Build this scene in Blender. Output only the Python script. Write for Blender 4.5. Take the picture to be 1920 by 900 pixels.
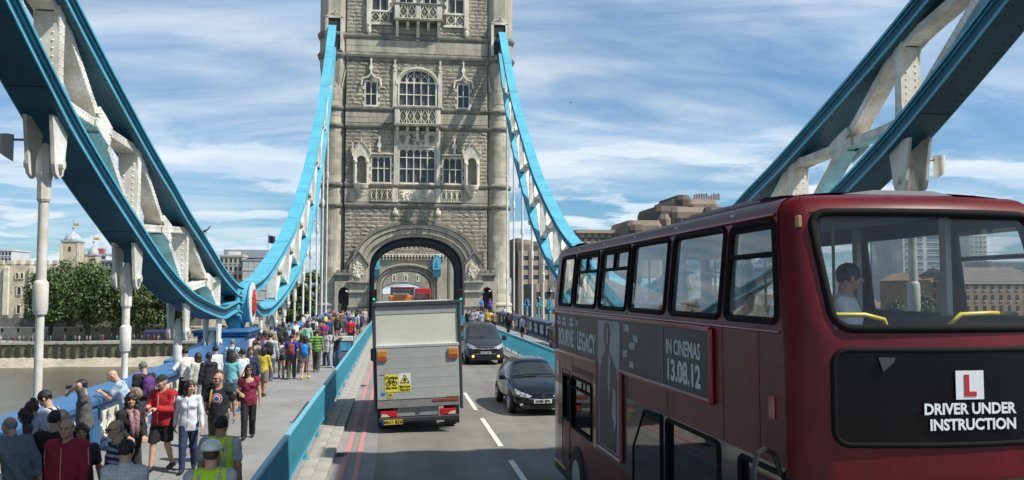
import bpy, bmesh, math, random
import numpy as np
from mathutils import Vector, Matrix
for o in list(bpy.data.objects): bpy.data.objects.remove(o)
rnd = random.Random(7)
SC = bpy.context.scene
COL = SC.collection
R = math.radians
# ------------------------------------------------------------------ camera
CAM_H = 3.6
PITCH, YAW = math.atan(95/1600), math.atan(.1375*math.cos(math.atan(95/1600)))
cam_d = bpy.data.cameras.new('camera'); cam = bpy.data.objects.new('camera', cam_d); COL.objects.link(cam)
cam.location = (0, 0, CAM_H); cam.rotation_euler = (math.pi/2+PITCH, 0, -YAW)
cam_d.sensor_width = 36; cam_d.lens = 36*1600/1920; cam_d.clip_start = .1; cam_d.clip_end = 6000
SC.camera = cam
SC.view_settings.view_transform = 'Standard'; SC.view_settings.look = 'None'
SC.view_settings.exposure = 0.2; SC.view_settings.gamma = 1
# ------------------------------------------------------------------ sun and sky
TO_SUN = Vector((1.5, -.80, 2.2)).normalized()
sun_d = bpy.data.lights.new('sun', 'SUN'); sun_d.energy = 5.0; sun_d.angle = R(.53); sun_d.color = (1, .95, .86)
sun = bpy.data.objects.new('sun', sun_d); COL.objects.link(sun)
sun.location = (60, -40, 120); sun.rotation_euler = (-TO_SUN).to_track_quat('-Z', 'Y').to_euler()
W = bpy.data.worlds.new('World'); SC.world = W; W.use_nodes = True
def world():
    nt = W.node_tree; n = nt.nodes; l = nt.links; n.clear()
    out = n.new('ShaderNodeOutputWorld'); bg = n.new('ShaderNodeBackground'); bg.inputs[1].default_value = .09
    sky = n.new('ShaderNodeTexSky'); sky.sky_type = 'NISHITA'; sky.sun_disc = False
    sky.sun_elevation = math.asin(TO_SUN.z); sky.sun_rotation = math.atan2(TO_SUN.x, TO_SUN.y)
    sky.altitude = 0; sky.air_density = 1.0; sky.dust_density = .6; sky.ozone_density = 2.0
    tc = n.new('ShaderNodeTexCoord'); sep = n.new('ShaderNodeSeparateXYZ'); l.new(tc.outputs['Generated'], sep.inputs[0])
    def math_(op, a, b=None, c=None):
        m = n.new('ShaderNodeMath'); m.operation = op
        for i, v in enumerate((a, b, c)):
            if v is None: continue
            if isinstance(v, (int, float)): m.inputs[i].default_value = v
            else: l.new(v, m.inputs[i])
        return m.outputs[0]
    zc = math_('ADD', math_('MAXIMUM', sep.outputs[2], 0.0), .10)
    px = math_('DIVIDE', sep.outputs[0], zc); py = math_('DIVIDE', sep.outputs[1], zc)
    cmb = n.new('ShaderNodeCombineXYZ'); l.new(px, cmb.inputs[0]); l.new(py, cmb.inputs[1])
    def noise(scale, detail, rough, stretch, dist, seed):
        mp = n.new('ShaderNodeMapping'); mp.inputs['Scale'].default_value = stretch; mp.inputs['Location'].default_value = (seed, seed*.7, 0)
        mp.inputs['Rotation'].default_value = (0, 0, R(-12))
        l.new(cmb.outputs[0], mp.inputs[0])
        t = n.new('ShaderNodeTexNoise'); t.inputs['Scale'].default_value = scale; t.inputs['Detail'].default_value = detail
        t.inputs['Roughness'].default_value = rough; t.inputs['Distortion'].default_value = dist
        l.new(mp.outputs[0], t.inputs['Vector']); return t.outputs['Fac']
    def ramp(v, a, b, lo=0, hi=1):
        m = n.new('ShaderNodeMapRange'); m.interpolation_type = 'SMOOTHSTEP'
        l.new(v, m.inputs[0]); m.inputs[1].default_value = a; m.inputs[2].default_value = b; m.inputs[3].default_value = lo; m.inputs[4].default_value = hi
        return m.outputs[0]
    big = noise(.42, 5, .55, (.8, 1.3, 1), .8, 3.1)
    streak = noise(.85, 9, .60, (.75, 1.7, 1), 1.3, 9.7)
    puff = noise(1.15, 9, .56, (1, 1.0, 1), .25, 6.1)
    thin = math_('MULTIPLY', ramp(big, .32, .62, .18, 1), ramp(streak, .28, .66, .30, 1))
    cum = math_('MULTIPLY', ramp(puff, .50, .58), ramp(sep.outputs[2], .24, .05))
    cov = math_('MINIMUM', math_('ADD', math_('MULTIPLY', thin, .82), cum), .95)
    shade = ramp(noise(1.1, 6, .6, (.8, 1.6, 1), .4, 14.2), .3, .7)
    cc = n.new('ShaderNodeMix'); cc.data_type = 'RGBA'; l.new(shade, cc.inputs[0])
    cc.inputs[6].default_value = (5.3, 7.0, 8.9, 1); cc.inputs[7].default_value = (8.6, 9.4, 9.8, 1)
    mx = n.new('ShaderNodeMix'); mx.data_type = 'RGBA'
    tn = n.new('ShaderNodeMix'); tn.data_type = 'RGBA'; tn.blend_type = 'MULTIPLY'; tn.inputs[0].default_value = 1; tn.inputs[7].default_value = (.46, .86, 1.14, 1); l.new(sky.outputs[0], tn.inputs[6])
    l.new(cov, mx.inputs[0]); l.new(tn.outputs[2], mx.inputs[6]); l.new(cc.outputs[2], mx.inputs[7])
    l.new(mx.outputs[2], bg.inputs[0]); l.new(bg.outputs[0], out.inputs[0])
world()

# ------------------------------------------------------------------ helpers
def cray(px, py):
    """direction of a point of the 1920x900 photograph (used to take measurements, not to lay out geometry)"""
    fw = Vector((math.sin(YAW)*math.cos(PITCH), math.cos(YAW)*math.cos(PITCH), math.sin(PITCH)))
    rt = Vector((math.cos(YAW), -math.sin(YAW), 0)); up = rt.cross(fw)
    return fw+rt*((px-960)/1600)-up*((py-450)/1600)
def at_z(px, py, z):
    r = cray(px, py); return Vector((0, 0, CAM_H))+r*((z-CAM_H)/r.z)
def at_y(px, py, y):
    r = cray(px, py); return Vector((0, 0, CAM_H))+r*(y/r.y)

MATS = {}
def M(name, col=(.5, .5, .5), rough=.6, var=.12, vs=3., bump=0., bs=30., metal=0., spec=.5, coat=0., fine=0., fs=60., dark=None, stretch=(1, 1, 1), emit=0, world=False, isl=0., streak=0.):
    if name in MATS: return MATS[name]
    m = bpy.data.materials.new(name); m.use_nodes = True; nt = m.node_tree; n = nt.nodes; l = nt.links
    b = n['Principled BSDF']; b.inputs['Roughness'].default_value = rough; b.inputs['Metallic'].default_value = metal
    b.inputs['Specular IOR Level'].default_value = spec; b.inputs['Coat Weight'].default_value = coat; b.inputs['Coat Roughness'].default_value = .05
    tc = n.new('ShaderNodeTexCoord'); mp = n.new('ShaderNodeMapping'); mp.inputs['Scale'].default_value = stretch
    if world: gp = n.new('ShaderNodeNewGeometry'); l.new(gp.outputs['Position'], mp.inputs[0])
    else: l.new(tc.outputs['Object'], mp.inputs[0])
    def nz(scale, det=5):
        t = n.new('ShaderNodeTexNoise'); t.inputs['Scale'].default_value = scale; t.inputs['Detail'].default_value = det; t.inputs['Roughness'].default_value = .6
        l.new(mp.outputs[0], t.inputs['Vector']); return t.outputs['Fac']
    c4 = (*col, 1)
    if var > 0:
        mr = n.new('ShaderNodeMapRange'); l.new(nz(vs), mr.inputs[0]); mr.inputs[1].default_value = .3; mr.inputs[2].default_value = .7
        mx = n.new('ShaderNodeMix'); mx.data_type = 'RGBA'; l.new(mr.outputs[0], mx.inputs[0])
        d = dark if dark else tuple(c*(1-var*1.6) for c in col)
        mx.inputs[6].default_value = (*d, 1); mx.inputs[7].default_value = (*(min(1, c*(1+var*.7)) for c in col), 1)
        src = mx.outputs[2]
        if fine > 0:
            mr2 = n.new('ShaderNodeMapRange'); l.new(nz(fs, 3), mr2.inputs[0]); mr2.inputs[1].default_value = .3; mr2.inputs[2].default_value = .7
            mr2.inputs[3].default_value = 1-fine; mr2.inputs[4].default_value = 1+fine
            mm = n.new('ShaderNodeMix'); mm.data_type = 'RGBA'; mm.blend_type = 'MULTIPLY'; mm.inputs[0].default_value = 1
            l.new(src, mm.inputs[6]); l.new(mr2.outputs[0], mm.inputs[7]); src = mm.outputs[2]
        def mul(fac_out, lo, hi, a0=0., a1=1.):
            mr3 = n.new('ShaderNodeMapRange'); l.new(fac_out, mr3.inputs[0]); mr3.inputs[1].default_value = a0; mr3.inputs[2].default_value = a1; mr3.inputs[3].default_value = lo; mr3.inputs[4].default_value = hi
            mm3 = n.new('ShaderNodeMix'); mm3.data_type = 'RGBA'; mm3.blend_type = 'MULTIPLY'; mm3.inputs[0].default_value = 1; l.new(src, mm3.inputs[6]); l.new(mr3.outputs[0], mm3.inputs[7]); return mm3.outputs[2]
        if isl: gi = n.new('ShaderNodeNewGeometry'); src = mul(gi.outputs['Random Per Island'], 1-isl, 1+isl*.7)
        if streak:      # rain washed grime, long vertical stains
            m4 = n.new('ShaderNodeMapping'); m4.inputs['Scale'].default_value = (2.2, 2.2, .16); g4 = n.new('ShaderNodeNewGeometry'); l.new(g4.outputs['Position'], m4.inputs[0])
            t4 = n.new('ShaderNodeTexNoise'); t4.inputs['Scale'].default_value = .8; t4.inputs['Detail'].default_value = 6; l.new(m4.outputs[0], t4.inputs['Vector']); src = mul(t4.outputs['Fac'], 1-streak, 1.05, .38, .6)
        l.new(src, b.inputs['Base Color'])
    else: b.inputs['Base Color'].default_value = c4
    if bump > 0:
        bn = n.new('ShaderNodeBump'); bn.inputs['Strength'].default_value = bump; bn.inputs['Distance'].default_value = .02
        l.new(nz(bs, 6), bn.inputs['Height']); l.new(bn.outputs[0], b.inputs['Normal'])
    if emit: b.inputs['Emission Color'].default_value = c4; b.inputs['Emission Strength'].default_value = emit
    MATS[name] = m; return m
def glass_mat(name, tint=(.8, .85, .85), rough=.02, boost=0., ior=1.5, dust=0.):
    if name in MATS: return MATS[name]
    m = bpy.data.materials.new(name); m.use_nodes = True; nt = m.node_tree; n = nt.nodes; l = nt.links; n.clear()
    out = n.new('ShaderNodeOutputMaterial'); tr = n.new('ShaderNodeBsdfTransparent'); tr.inputs[0].default_value = (*tint, 1)
    gl = n.new('ShaderNodeBsdfGlossy'); gl.inputs['Roughness'].default_value = rough
    lw = n.new('ShaderNodeLayerWeight'); lw.inputs[0].default_value = .5
    p5 = n.new('ShaderNodeMath'); p5.operation = 'POWER'; l.new(lw.outputs['Facing'], p5.inputs[0]); p5.inputs[1].default_value = 4.2
    fr = n.new('ShaderNodeMath'); fr.operation = 'MULTIPLY_ADD'; l.new(p5.outputs[0], fr.inputs[0]); fr.inputs[1].default_value = .92; fr.inputs[2].default_value = .05
    ad = n.new('ShaderNodeMath'); ad.operation = 'ADD'; ad.use_clamp = True; ad.inputs[1].default_value = boost; l.new(fr.outputs[0], ad.inputs[0])
    mx = n.new('ShaderNodeMixShader'); l.new(ad.outputs[0], mx.inputs[0]); l.new(tr.outputs[0], mx.inputs[1]); l.new(gl.outputs[0], mx.inputs[2])
    s = mx.outputs[0]
    if dust:
        df = n.new('ShaderNodeBsdfDiffuse'); df.inputs[0].default_value = (.5, .5, .47, 1)
        t = n.new('ShaderNodeTexNoise'); t.inputs['Scale'].default_value = 2.5; t.inputs['Detail'].default_value = 6
        tc = n.new('ShaderNodeTexCoord'); l.new(tc.outputs['Object'], t.inputs['Vector'])
        mr = n.new('ShaderNodeMapRange'); l.new(t.outputs['Fac'], mr.inputs[0]); mr.inputs[3].default_value = dust*.4; mr.inputs[4].default_value = dust*1.6
        m2 = n.new('ShaderNodeMixShader'); l.new(mr.outputs[0], m2.inputs[0]); l.new(s, m2.inputs[1]); l.new(df.outputs[0], m2.inputs[2]); s = m2.outputs[0]
    l.new(s, out.inputs[0]); MATS[name] = m; return m

ORG = {}
def tag(o, label=None, cat=None, group=None, kind=None):
    if label: o['label'] = label
    if cat: o['category'] = cat
    if group: o['group'] = group
    if kind: o['kind'] = kind
    return o
def thing(name, label, cat, loc=(0, 0, 0), group=None, rz=0.):
    o = bpy.data.objects.new(name, None); COL.objects.link(o); o.location = loc; o.rotation_euler = (0, 0, rz); o.empty_display_size = .2
    ORG[o.name] = Vector(loc)
    return tag(o, label, cat, group)
def meshobj(name, me, parent=None, mat=None, loc=None, scale=None, rot=None):
    o = bpy.data.objects.new(name, me); COL.objects.link(o)
    if mat is not None and len(me.materials) == 0: me.materials.append(mat)
    if parent is not None: o.parent = parent
    if loc is not None: o.location = loc
    if scale is not None: o.scale = scale
    if rot is not None: o.rotation_euler = rot
    return o
def copy_tree(o, parent=None):
    c = o.copy(); COL.objects.link(c)
    if parent is not None: c.parent = parent
    for ch in list(o.children): copy_tree(ch, c)
    return c

def rrect(x0, y0, x1, y1, r=.1, n=4):
    p = []
    for cx, cy, a in ((x1-r, y1-r, 0), (x0+r, y1-r, 90), (x0+r, y0+r, 180), (x1-r, y0+r, 270)):
        for i in range(n+1):
            t = R(a+90*i/n); p.append((cx+r*math.cos(t), cy+r*math.sin(t)))
    return p
def ell(cx, cy, rx, ry, n=20, a0=0, a1=360, closed=True):
    k = n if closed else n+1
    return [(cx+rx*math.cos(R(a0+(a1-a0)*i/n)), cy+ry*math.sin(R(a0+(a1-a0)*i/n))) for i in range(k)]
def fill2d(outline, holes=(), depth=.1, bevel=0.):
    cu = bpy.data.curves.new('c', 'CURVE'); cu.dimensions = '2D'; cu.fill_mode = 'BOTH'; cu.extrude = depth/2
    cu.bevel_depth = bevel; cu.bevel_resolution = 0
    outs = outline if isinstance(outline[0][0], (list, tuple)) else [outline]
    for pts in list(outs)+list(holes):
        s = cu.splines.new('POLY'); s.points.add(len(pts)-1)
        for q, p in zip(s.points, pts): q.co = (p[0], p[1], 0, 1)
        s.use_cyclic_u = True
    o = bpy.data.objects.new('t', cu); me = o.to_mesh()
    v = [tuple(x.co) for x in me.vertices]; f = [tuple(p.vertices) for p in me.polygons]
    o.to_mesh_clear(); bpy.data.objects.remove(o); bpy.data.curves.remove(cu)
    return v, f
_TXT = {}
def text2d(s, size=1., depth=.004, align='CENTER', sx=1., bold=0.):
    cu = bpy.data.curves.new('x', 'FONT'); cu.body = s; cu.size = size; cu.extrude = depth/2; cu.align_x = align; cu.align_y = 'CENTER'; cu.offset = bold
    cu.resolution_u = 3
    o = bpy.data.objects.new('x', cu); me = o.to_mesh()
    v = [(p.co.x*sx, p.co.y, p.co.z) for p in me.vertices]; f = [tuple(p.vertices) for p in me.polygons]
    o.to_mesh_clear(); bpy.data.objects.remove(o); bpy.data.curves.remove(cu)
    return v, f

class MB:
    def __init__(s): s.v = []; s.f = []; s.m = []; s.cm = 0
    def add(s, v, f, mtx=None):
        b = len(s.v)
        if mtx is not None: v = [tuple(mtx @ Vector(p)) for p in v]
        s.v.extend(v); s.f.extend([tuple(i+b for i in q) for q in f]); s.m.extend([s.cm]*len(f)); return s
    def box(s, x0, x1, y0, y1, z0, z1, mtx=None):
        return s.add([(x0, y0, z0), (x1, y0, z0), (x1, y1, z0), (x0, y1, z0), (x0, y0, z1), (x1, y0, z1), (x1, y1, z1), (x0, y1, z1)],
              [(0, 3, 2, 1), (4, 5, 6, 7), (0, 1, 5, 4), (1, 2, 6, 5), (2, 3, 7, 6), (3, 0, 4, 7)], mtx)
    def bbox(s, x0, x1, y0, y1, z0, z1, b=.02, mtx=None):
        """box with bevelled edges"""
        v = []; f = []
        xs, ys, zs = (x0, x1), (y0, y1), (z0, z1)
        idx = {}
        for i in range(2):
            for j in range(2):
                for k in range(2):
                    for ax in range(3):
                        p = [xs[i], ys[j], zs[k]]
                        for a in range(3):
                            if a != ax: p[a] += b*(1 if (i, j, k)[a] == 0 else -1)
                        idx[i, j, k, ax] = len(v); v.append(tuple(p))
        for ax in range(3):
            o1, o2 = [(1, 2), (2, 0), (0, 1)][ax]
            for sd in range(2):
                q = []
                for a, c in ((0, 0), (1, 0), (1, 1), (0, 1)):
                    t = [0, 0, 0]; t[ax] = sd; t[o1] = a; t[o2] = c; q.append(idx[(*t, ax)])
                f.append(tuple(q if sd else q[::-1]))
            for a in range(2):
                for c in range(2):
                    t0 = [0, 0, 0]; t0[o1] = a; t0[o2] = c; t1 = list(t0); t1[ax] = 1
                    q = [idx[(*t0, o1)], idx[(*t1, o1)], idx[(*t1, o2)], idx[(*t0, o2)]]
                    f.append(tuple(q if (a+c) % 2 else q[::-1]))
        for i in range(2):
            for j in range(2):
                for k in range(2):
                    q = [idx[i, j, k, a] for a in range(3)]; f.append(tuple(q if (i+j+k) % 2 else q[::-1]))
        return s.add(v, f, mtx)
    def plate(s, outline, holes=(), depth=.1, mtx=None, bevel=0.):
        v, f = fill2d(outline, holes, depth, bevel); return s.add(v, f, mtx)
    def xz(s, outline, holes=(), y0=0., y1=.1):
        """outline in (x,z), extruded from y0 to y1"""
        v, f = fill2d(outline, holes, abs(y1-y0)); ym = (y0+y1)/2
        return s.add([(p[0], ym-p[2], p[1]) for p in v], f)
    def yz(s, outline, holes=(), x0=0., x1=.1):
        v, f = fill2d(outline, holes, abs(x1-x0)); xm = (x0+x1)/2
        return s.add([(xm+p[2], p[0], p[1]) for p in v], f)
    def xy(s, outline, holes=(), z0=0., z1=.1):
        v, f = fill2d(outline, holes, abs(z1-z0)); zm = (z0+z1)/2
        return s.add([(p[0], p[1], zm+p[2]) for p in v], f)
    def text(s, t, size, mtx, depth=.004, align='CENTER', sx=1., bold=0.):
        v, f = text2d(t, size, depth, align, sx, bold); return s.add(v, f, mtx)
    def loft(s, rings, cap=True, closed=True):
        n = len(rings[0]); v = [tuple(p) for r in rings for p in r]; f = []
        for i in range(len(rings)-1):
            for j in range(n if closed else n-1):
                a, b = i*n+j, i*n+(j+1) % n; f.append((a, b, b+n, a+n))
        if cap and closed: f.append(tuple(range(n))[::-1]); f.append(tuple(range((len(rings)-1)*n, len(rings)*n)))
        return s.add(v, f)
    def lathe(s, prof, c=(0, 0, 0), n=16, a0=0., a1=360., cap=True):
        full = abs(a1-a0) >= 359.9; k = n if full else n+1
        rings = [[(c[0]+r*math.cos(R(a0+(a1-a0)*j/n)), c[1]+r*math.sin(R(a0+(a1-a0)*j/n)), c[2]+z) for j in range(k)] for r, z in prof]
        return s.loft(rings, cap and full, full)
    def tube(s, path, r, n=8, cap=True):
        P = [Vector(p) for p in path]; rr = r if isinstance(r, (list, tuple)) else [r]*len(P); rings = []
        u = None
        for i, p in enumerate(P):
            t = (P[min(i+1, len(P)-1)]-P[max(i-1, 0)]).normalized()
            if u is None: u = t.orthogonal().normalized()
            else: u = (u-t*u.dot(t)); u = u.normalized() if u.length > 1e-6 else t.orthogonal().normalized()
            w = t.cross(u); rings.append([tuple(p+(u*math.cos(2*math.pi*j/n)+w*math.sin(2*math.pi*j/n))*rr[i]) for j in range(n)])
        return s.loft(rings, cap)
    def sphere(s, c, r, n=10, m=6, mtx=None):
        rx, ry, rz = r if isinstance(r, (list, tuple)) else (r, r, r)
        v = [(c[0], c[1], c[2]-rz)]; f = []
        for i in range(1, m):
            t = -math.pi/2+math.pi*i/m
            for j in range(n):
                a = 2*math.pi*j/n; v.append((c[0]+rx*math.cos(t)*math.cos(a), c[1]+ry*math.cos(t)*math.sin(a), c[2]+rz*math.sin(t)))
        v.append((c[0], c[1], c[2]+rz)); L = len(v)-1
        for j in range(n): f.append((0, 1+(j+1) % n, 1+j)); f.append((L, L-n+j, L-n+(j+1) % n))
        for i in range(m-2):
            for j in range(n):
                a = 1+i*n+j; b = 1+i*n+(j+1) % n; f.append((a, b, b+n, a+n))
        return s.add(v, f, mtx)
    def mesh(s, name, mat=None, org=None, smooth=False):
        me = bpy.data.meshes.new(name)
        v = s.v if org is None else [(p[0]-org[0], p[1]-org[1], p[2]-org[2]) for p in s.v]
        me.from_pydata(v, [], s.f)
        if mat is not None:
            for m in (mat if isinstance(mat, (list, tuple)) else [mat]): me.materials.append(m)
            if isinstance(mat, (list, tuple)): me.polygons.foreach_set('material_index', s.m)
        bm = bmesh.new(); bm.from_mesh(me); bmesh.ops.recalc_face_normals(bm, faces=bm.faces); bm.to_mesh(me); bm.free()
        if smooth: smooth_mesh(me, smooth)
        me.update(); return me
    def build(s, name, mat, parent=None, smooth=False, kind=None, local=False):
        """links the collected shapes as ONE mesh object; coordinates are in the world unless local"""
        org = None
        root = parent
        if parent is not None and not local:
            while root.parent is not None: root = root.parent
            org = ORG.get(root.name, Vector((0, 0, 0)))
        o = meshobj(name, s.mesh(name, mat, org, smooth), parent)
        if kind: o['kind'] = kind
        return o
def smooth_mesh(me, ang=True):
    me.polygons.foreach_set('use_smooth', [True]*len(me.polygons))
    if ang is not True:
        try: me.set_sharp_from_angle(angle=R(ang))
        except Exception: pass
def MX(o, u, v, w):
    return Matrix(((u[0], v[0], w[0], o[0]), (u[1], v[1], w[1], o[1]), (u[2], v[2], w[2], o[2]), (0, 0, 0, 1)))
def lerp(tab, x):
    return float(np.interp(x, [t[0] for t in tab], [t[1] for t in tab]))
def dense(path, step):
    """resampled, lightly smoothed (y,z) path"""
    P = [Vector((p[0], p[1])) for p in path]; out = []
    def cr(a, b, c, d, t): return .5*((2*b)+(c-a)*t+(2*a-5*b+4*c-d)*t*t+(3*b-a-3*c+d)*t**3)
    for i in range(len(P)-1):
        a, b, c, d = P[max(i-1, 0)], P[i], P[i+1], P[min(i+2, len(P)-1)]
        k = max(1, int((c-b).length/step))
        for j in range(k): out.append(tuple(cr(a, b, c, d, j/k)))
    out.append(tuple(P[-1])); return out
AX = 2.35            # centre line of the bridge
# ------------------------------------------------------------------ materials
ASPHALT = M('asphalt', (.135, .13, .12), .9, .16, .5, .5, 90, fine=.22, fs=45)
PAVE = M('pavement_asphalt', (.26, .256, .243), .9, .16, .55, .25, 120, fine=.13, fs=50)
KERB = M('kerb_granite', (.37, .345, .30), .85, .2, 1.4, .4, 50, fine=.15)
REDLINE = M('red_line_paint', (.50, .21, .195), .8, .07, 3, .2, 60, fine=.12)
WHITELINE = M('white_line_paint', (.70, .69, .60), .7, .12, 4, .2, 60, fine=.12)
STONE = M('rock_faced_stone', (.40, .362, .282), .95, .2, .5, .7, 9, fine=.14, fs=14, world=True, isl=.15, streak=.2)
ASHLAR = M('smooth_ashlar', (.48, .44, .345), .9, .18, .55, .25, 22, fine=.07, fs=10, stretch=(1, 1, .6), world=True, isl=.12, streak=.22)
TRIM = M('carved_stone', (.80, .745, .60), .85, .2, .9, .35, 18, fine=.10, fs=8, world=True, streak=.25)
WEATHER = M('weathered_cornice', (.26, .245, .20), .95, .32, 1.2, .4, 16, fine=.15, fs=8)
JOINT = M('mortar', (.25, .23, .19), .95, .15, 2)
LEADGLASS = M('tower_window_glass', (.07, .08, .095), .22, .35, .9, .15, 5, world=True, isl=.35)
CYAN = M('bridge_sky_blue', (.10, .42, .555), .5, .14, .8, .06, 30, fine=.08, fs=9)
TEALSHADE = M('bridge_teal_shade', (.014, .105, .17), .5, .22, .8, .08, 25, fine=.14, fs=9)  # chain teal, deepened with painted-in shade of webs and undersides
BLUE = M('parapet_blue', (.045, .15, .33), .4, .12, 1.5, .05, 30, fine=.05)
BLUESHADE = M('parapet_blue_shaded', (.02, .045, .13), .4, .12, 1.5)  # parapet blue with the shade of the right side put into its colour
CWHITE = M('bridge_white', (.80, .79, .74), .5, .14, 1.3, .08, 20, dark=(.55, .50, .40), fine=.08, fs=12, streak=.16)
RUST = M('rust_stain', (.35, .22, .12), .9, .3, 3)
STEELGREY = M('grey_steel', (.32, .32, .31), .5, .1, 3)
BLACK = M('black_plastic', (.015, .015, .016), .5, .1, 3)
RUBBER = M('tyre_rubber', (.018, .018, .018), .85, .15, 8)
DARKIN = M('dark_interior', (.03, .03, .032), .8, .1, 3)
CHROME = M('chrome', (.7, .7, .7), .12, 0, metal=1)
SILVER = M('silver_paint', (.5, .5, .5), .35, .05, metal=.6)
RAIL = M('railing_turquoise', (.065, .36, .47), .45, .1, 2.5, .05, 30, fine=.05)
RAILTOP = M('railing_top_rail', (.16, .48, .60), .4, .12, 3)
# ================================================================== SETTING: road, kerbs, pavements, river, banks
def structure(name, mb, mat, **k): return mb.build(name, mat, kind='structure', **k)
KL, KR = -1.25, 5.95          # road edges
def road_mat():
    m = M('road_asphalt', (.205, .193, .172), .88, .16, .5, .55, 90, fine=.24, fs=45)
    nt = m.node_tree; n = nt.nodes; l = nt.links; b = n['Principled BSDF']; src = b.inputs['Base Color'].links[0].from_socket
    tc = n.new('ShaderNodeTexCoord'); sep = n.new('ShaderNodeSeparateXYZ'); l.new(tc.outputs['Object'], sep.inputs[0])
    # worn wheel tracks (oil and polish) along the lanes
    w = n.new('ShaderNodeTexNoise'); w.inputs['Scale'].default_value = .35; mp = n.new('ShaderNodeMapping'); mp.inputs['Scale'].default_value = (3.2, .25, 1)
    l.new(tc.outputs['Object'], mp.inputs[0]); l.new(mp.outputs[0], w.inputs['Vector'])
    mr = n.new('ShaderNodeMapRange'); l.new(w.outputs['Fac'], mr.inputs[0]); mr.inputs[1].default_value = .3; mr.inputs[2].default_value = .7; mr.inputs[3].default_value = .78; mr.inputs[4].default_value = 1.15
    mm = n.new('ShaderNodeMix'); mm.data_type = 'RGBA'; mm.blend_type = 'MULTIPLY'; mm.inputs[0].default_value = 1
    l.new(src, mm.inputs[6]); l.new(mr.outputs[0], mm.inputs[7]); l.new(mm.outputs[2], b.inputs['Base Color'])
    return m
road = structure('road', MB().box(KL-.02, KR+.02, -12, 330, -.3, 0), road_mat())
GUT = M('gutter_strip', (.28, .27, .25), .9, .14, .6, .4, 80, fine=.15)
structure('gutter', MB().box(KL, KL+.26, -12, 180, -.1, .004), GUT)
structure('gutter', MB().box(KR-.26, KR, -12, 180, -.1, .004), GUT)
structure('road_patch', MB().add([(KL+.262, 8, .0035), (-.36, 8, .0035), (-.42, 60, .0035), (-.36, 120, .0035), (KL+.262, 120, .0035)], [(0, 1, 2, 3, 4)]), M('patch_asphalt', (.235, .225, .21), .9, .14, .6, .4, 80, fine=.16))
for gx, gy in ((KL+.13, 19.3), (KL+.13, 33.0), (KR-.13, 30.5)):
    g = thing('drain_grating', 'iron drain grating in the gutter of the %s kerb, %s' % (('left', 'closest to the camera') if gy < 20 else ('left', 'beside the information board') if gy > 32 else ('right', 'beside the hatchback')), 'drain', (gx, gy, .0))
    m = MB(); m.xy([(gx-.12, gy-.22), (gx+.12, gy-.22), (gx+.12, gy+.22), (gx-.12, gy+.22)], [[(gx-.10, gy-.19+k*.08), (gx+.10, gy-.19+k*.08), (gx+.10, gy-.15+k*.08), (gx-.10, gy-.15+k*.08)] for k in range(5)], .006, .016); m.build('grating', M('cast_iron', (.06, .055, .05), .7, .2, 6), g)
    m = MB(); m.box(gx-.11, gx+.11, gy-.21, gy+.21, .005, .0065); m.build('pit', DARKIN, g)
mb = MB()
for k in range(2):
    x = (-1.02, -.74)[k]
    # slightly wavering hand laid lines
    ys = [-12+i*3. for i in range(70)]; L = [x+.012*math.sin(y*.7+k) for y in ys]
    v = []; f = []
    for y, q in zip(ys, L): v += [(q-.055, y, .013), (q+.055, y, .013)]
    f = [(2*i, 2*i+1, 2*i+3, 2*i+2) for i in range(len(ys)-1)]; mb.add(v, f)
structure('double_red_line', mb, REDLINE)
mb = MB()
for k in range(2):
    x = (5.43, 5.71)[k]; mb.add([(x-.05, -12, .009), (x+.05, -12, .009), (x+.05, 180, .009), (x-.05, 180, .009)], [(0, 1, 2, 3)])
structure('double_red_line', mb, REDLINE)
# dashed centre line: every dash painted by itself
cen = bpy.data.objects.new('centre_line', None); COL.objects.link(cen); cen['kind'] = 'structure'; ORG['centre_line'] = Vector((0, 0, 0))
me = MB().add([(-.06, -2.2, .006), (.06, -2.2, .006), (.06, 2.2, .006), (-.06, 2.2, .006)], [(0, 1, 2, 3)]).mesh('dash', WHITELINE)
for i in range(12):
    meshobj('dash', me, cen, loc=(2.47, 16.3-6.05+i*6.05 - .3, 0))
# kerbs: two courses of granite stones each side, laid stone by stone
for sgn, x0 in ((-1, KL), (1, KR)):
    k = bpy.data.objects.new('kerb', None); COL.objects.link(k); k['kind'] = 'structure'; ORG[k.name] = Vector((0, 0, 0))
    x1 = x0+sgn*.26; x2 = x0+sgn*.52
    outer = MB().bbox(-.13, .13, -.49, .49, -.1, .13, .012).mesh('kerb_stone', KERB)
    inner = MB().bbox(-.13, .13, -.49, .49, -.1, .145, .008).mesh('kerb_stone', KERB)
    rest = MB()
    for i in range(92):
        y = 6+i*1.0
        for me, xx in ((outer, (x0+x1)/2), (inner, (x1+x2)/2)):
            if i < 70: meshobj('kerb_stone', me, k, loc=(xx, y+(.35 if me is inner else 0), rnd.uniform(-.006, .004)))
            else: rest.bbox(xx-.13, xx+.13, y-.49, y+.49, -.1, .13, .01)
    r = rest.build('kerb_run', KERB, k); r['kind'] = 'stuff'
for sgn in (-1, 1):
    a = AX+sgn*4.1-.0; a = KL-.52 if sgn < 0 else KR+.52
    b = AX+sgn*9.9
    structure('pavement', MB().box(min(a, b), max(a, b), -12, 92.6, -.4, .15), PAVE)
    structure('pavement', MB().box(min(a, b), max(a, b), 104.6, 165, -.4, .15), PAVE)
    structure('pavement', MB().box(min(a, b), max(a, b), 92.6, 104.6, -.4, .146), PAVE)
structure('bridge_deck', MB().box(AX-9.8, AX+9.8, -12, 330, -1.5, -.32), M('deck_steel', (.08, .16, .28), .6, .15, 1))
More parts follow.
